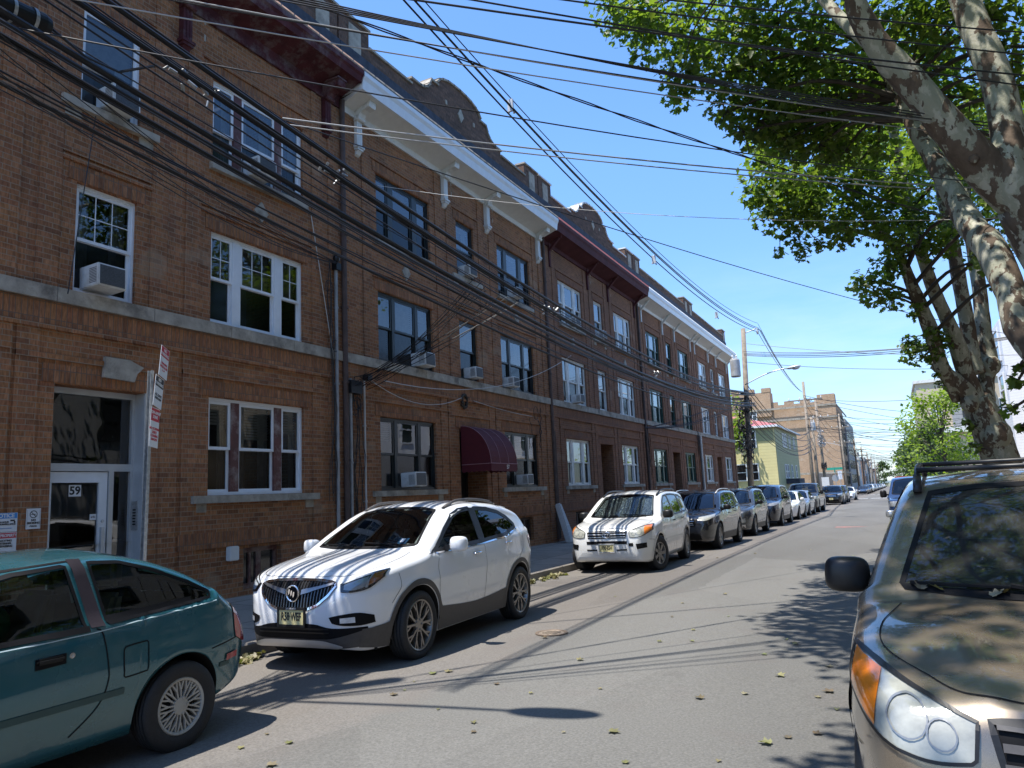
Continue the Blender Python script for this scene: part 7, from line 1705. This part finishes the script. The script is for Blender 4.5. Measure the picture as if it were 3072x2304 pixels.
db = thing('apartment_block', 'dark glazed block of flats right behind the tan castle like building', 'apartment building', (-9.0, 178.5, gz(178))); MB().box(-16, .3, 0, 34, -1, 16.2).build('wall', M['far_grey'], db)
for y in range(3, 34, 5):
    for z in (2, 5.2, 8.4, 11.6): win_x(db, .305, y, z, 3, 2., 1, 'black_frame')
# corrugated fence and signs at the crossing corner
fn = thing('corrugated_fence', 'brown corrugated metal fence below the tan brick block', 'fence', (-8.6, 96, gz(96))); mb = MB()
for i in range(60): mb.box(-.02-.05*(i % 2), .04, i*.45, i*.45+.3, -.5, 3.2)
mb.build('panel', M['grey_fence'], fn); mb = MB()
for i in range(8): mb.box(-.25, -.09, i*3.8, i*3.8+.12, -.5, 3.0)
mb.build('fence_post', M['galv'], fn)
MB().box(.06, .12, -.1, 0.05, 1.6, 2.6).build('notice', M['sign_w'], fn)
ss = thing('stop_sign', 'back of an octagonal stop sign with a green street name blade at the crossing', 'street sign', (-6.6, 99, gz(99))); MB().tube([(0, 0, -.2), (0, 0, 3.4)], .035, 8).build('post', M['galv'], ss)
MB().prism([(.42*math.cos(PI/8+k*PI/4), 2.5+.42*math.sin(PI/8+k*PI/4)) for k in range(8)], 'y', -.02, .02).build('sign_panel', M['galv'], ss); MB().box(-.02, .02, -.9, .9, 3.2, 3.5).box(-.9, .9, -.02, .02, 3.5, 3.8).build('street_name_blade', M['teal_sign'], ss)
s2 = thing('parking_sign', 'slim post with two small white signs at the far corner', 'street sign', (-6.55, 107, gz(107))); MB().tube([(0, 0, -.2), (0, 0, 3.4)], .035, 8).build('post', M['galv'], s2); MB().box(-.25, .25, -.03, -.01, 2.4, 3.1).box(-.25, .25, -.03, -.01, 3.15, 3.5).build('sign_panel', M['sign_w'], s2)
# row of low houses down the left side
rg = random.Random(9); y = 216; i = 0
kinds = [('far_cream', 'cream'), ('rust_brick', 'rust brick'), ('far_tan', 'tan'), ('far_grey', 'grey'), ('far_cream', 'pale'), ('rust_brick', 'brownish brick'), ('far_tan', 'buff'), ('far_cream', 'whitish'), ('far_grey', 'slate coloured'), ('far_tan', 'sandy'), ('rust_brick', 'dull red brick')]
for i, (mk, cn) in enumerate(kinds):
    w_ = rg.uniform(10, 17); h = rg.uniform(6.5, 11); x1 = -8.2+rg.uniform(-.4, .5)
    t, cx, g0 = boxhouse('house', 'small distant %s house in the receding row, %s past the dark block' % (cn, ('one', 'two', 'three', 'four', 'five', 'six', 'seven', 'eight', 'nine', 'ten', 'eleven')[i]), 'house', x1-10, x1, y, y+w_, gz(y)+h, M[mk])
    for z in (1., 4.):
        for k in range(3): win_x(t, x1-cx+.005, w_*(k+.5)/3, z, 1.6, 1.6, 1)
    MB().box(x1-cx-10.2, x1-cx+.35, -.2, w_+.1, h, h+.45).build('roof', M['membrane' if i % 2 else 'white_old'], t); y += w_+rg.uniform(.5, 3)
# right-hand side
wh_ = thing('house', 'white clapboard house on the right behind the big trunk', 'house', (6.1, 33, gz(33))); MB().box(0, 9, 0, 20, -1, 9.4).build('wall', M['white_sid'], wh_)
MB().box(-.25, 9.2, -.3, 20.3, 9.4, 9.75).build('roof', M['white'], wh_)
by = MB(); by.prism([(0, 8), (-.9, 9), (-.9, 12), (0, 13)], 'z', 1.2, 9.1); bo = by.build('bay', M['white_sid'], wh_)
for z in (2., 5., 7.2): win_x(bo, -.905, 10.5, z, 1.6, 1.6, -1, 'white')
for z in (2., 5.):
    for yy in (2.5, 5.5, 15, 18): win_x(wh_, -.005, yy, z, 1.2, 1.7, -1, 'white')
mb = MB()
for i in range(9): mb.tube([(-.7, 14.2+i*.3, 1.0), (-.7, 14.2+i*.3, 1.9)], .025, 5)
mb.box(-.75, -.65, 14, 17, 1.9, 2.); mb.box(-.75, 0, 14, 17, .9, 1.); mb.build('porch_railing', M['white'], wh_); MB().box(-1.1, 0, 13.6, 17.4, 4.2, 4.4).build('porch_roof', M['tan_sid'], wh_)
tn = thing('apartment_block', 'tan and grey flats with a dark bay on the right beyond the trees', 'apartment building', (4.4, 138, gz(138))); MB().box(0, 14, 0, 26, -1, 17.6).build('wall', M['tan_sid'], tn); MB().box(-.3, 14.2, -.3, 26, 17.6, 18.1).build('roof_edge', M['white_old'], tn)
MB().box(4.6, 10.5, -1.2, -.01, 10.2, 17.2).build('bay', M['far_grey'], tn); MB().box(1, 13, -1.4, -.01, 9.2, 10.1).build('cornice', M['white_old'], tn)
for x in (2.5, 12): 
    for z in (2, 5.5, 12): win_y(tn, -.005, x, z, 1.6, 2.2)
win_y(tn, -1.205, 7.5, 11.5, 3, 3.6, 'black_frame')
# houses across the way (beside and behind the camera): seen mirrored in the windows
for i, (y0, y1, mk, h, lb) in enumerate(((-22, -8, 'far_tan', 9, 'tan stucco house across the street, well behind the golden brown SUV'), (-7, 6.5, 'far_grey', 9.5, 'grey clapboard house across the street facing number 59'), (7.5, 19, 'far_grey', 10.5, 'dark grey house across the street behind the nearer plane tree'), (20, 32, 'tan_sid', 9, 'tan clapboard house across the street beside the big plane tree'))):
    t, cx, g0 = boxhouse('house', lb, 'house', 6.2, 16, y0, y1, h, M[mk])
    for z in (1.2, 4.2, 7.0):
        for k in range(4): win_x(t, 6.2-cx-.005, (y1-y0)*(k+.5)/4, z, 1.1, 1.6, -1, 'black_frame')
    MB().box(5.9-cx, 16.2-cx, -.2, y1-y0+.2, h-g0, h-g0+.4).build('roof', M['membrane'], t)
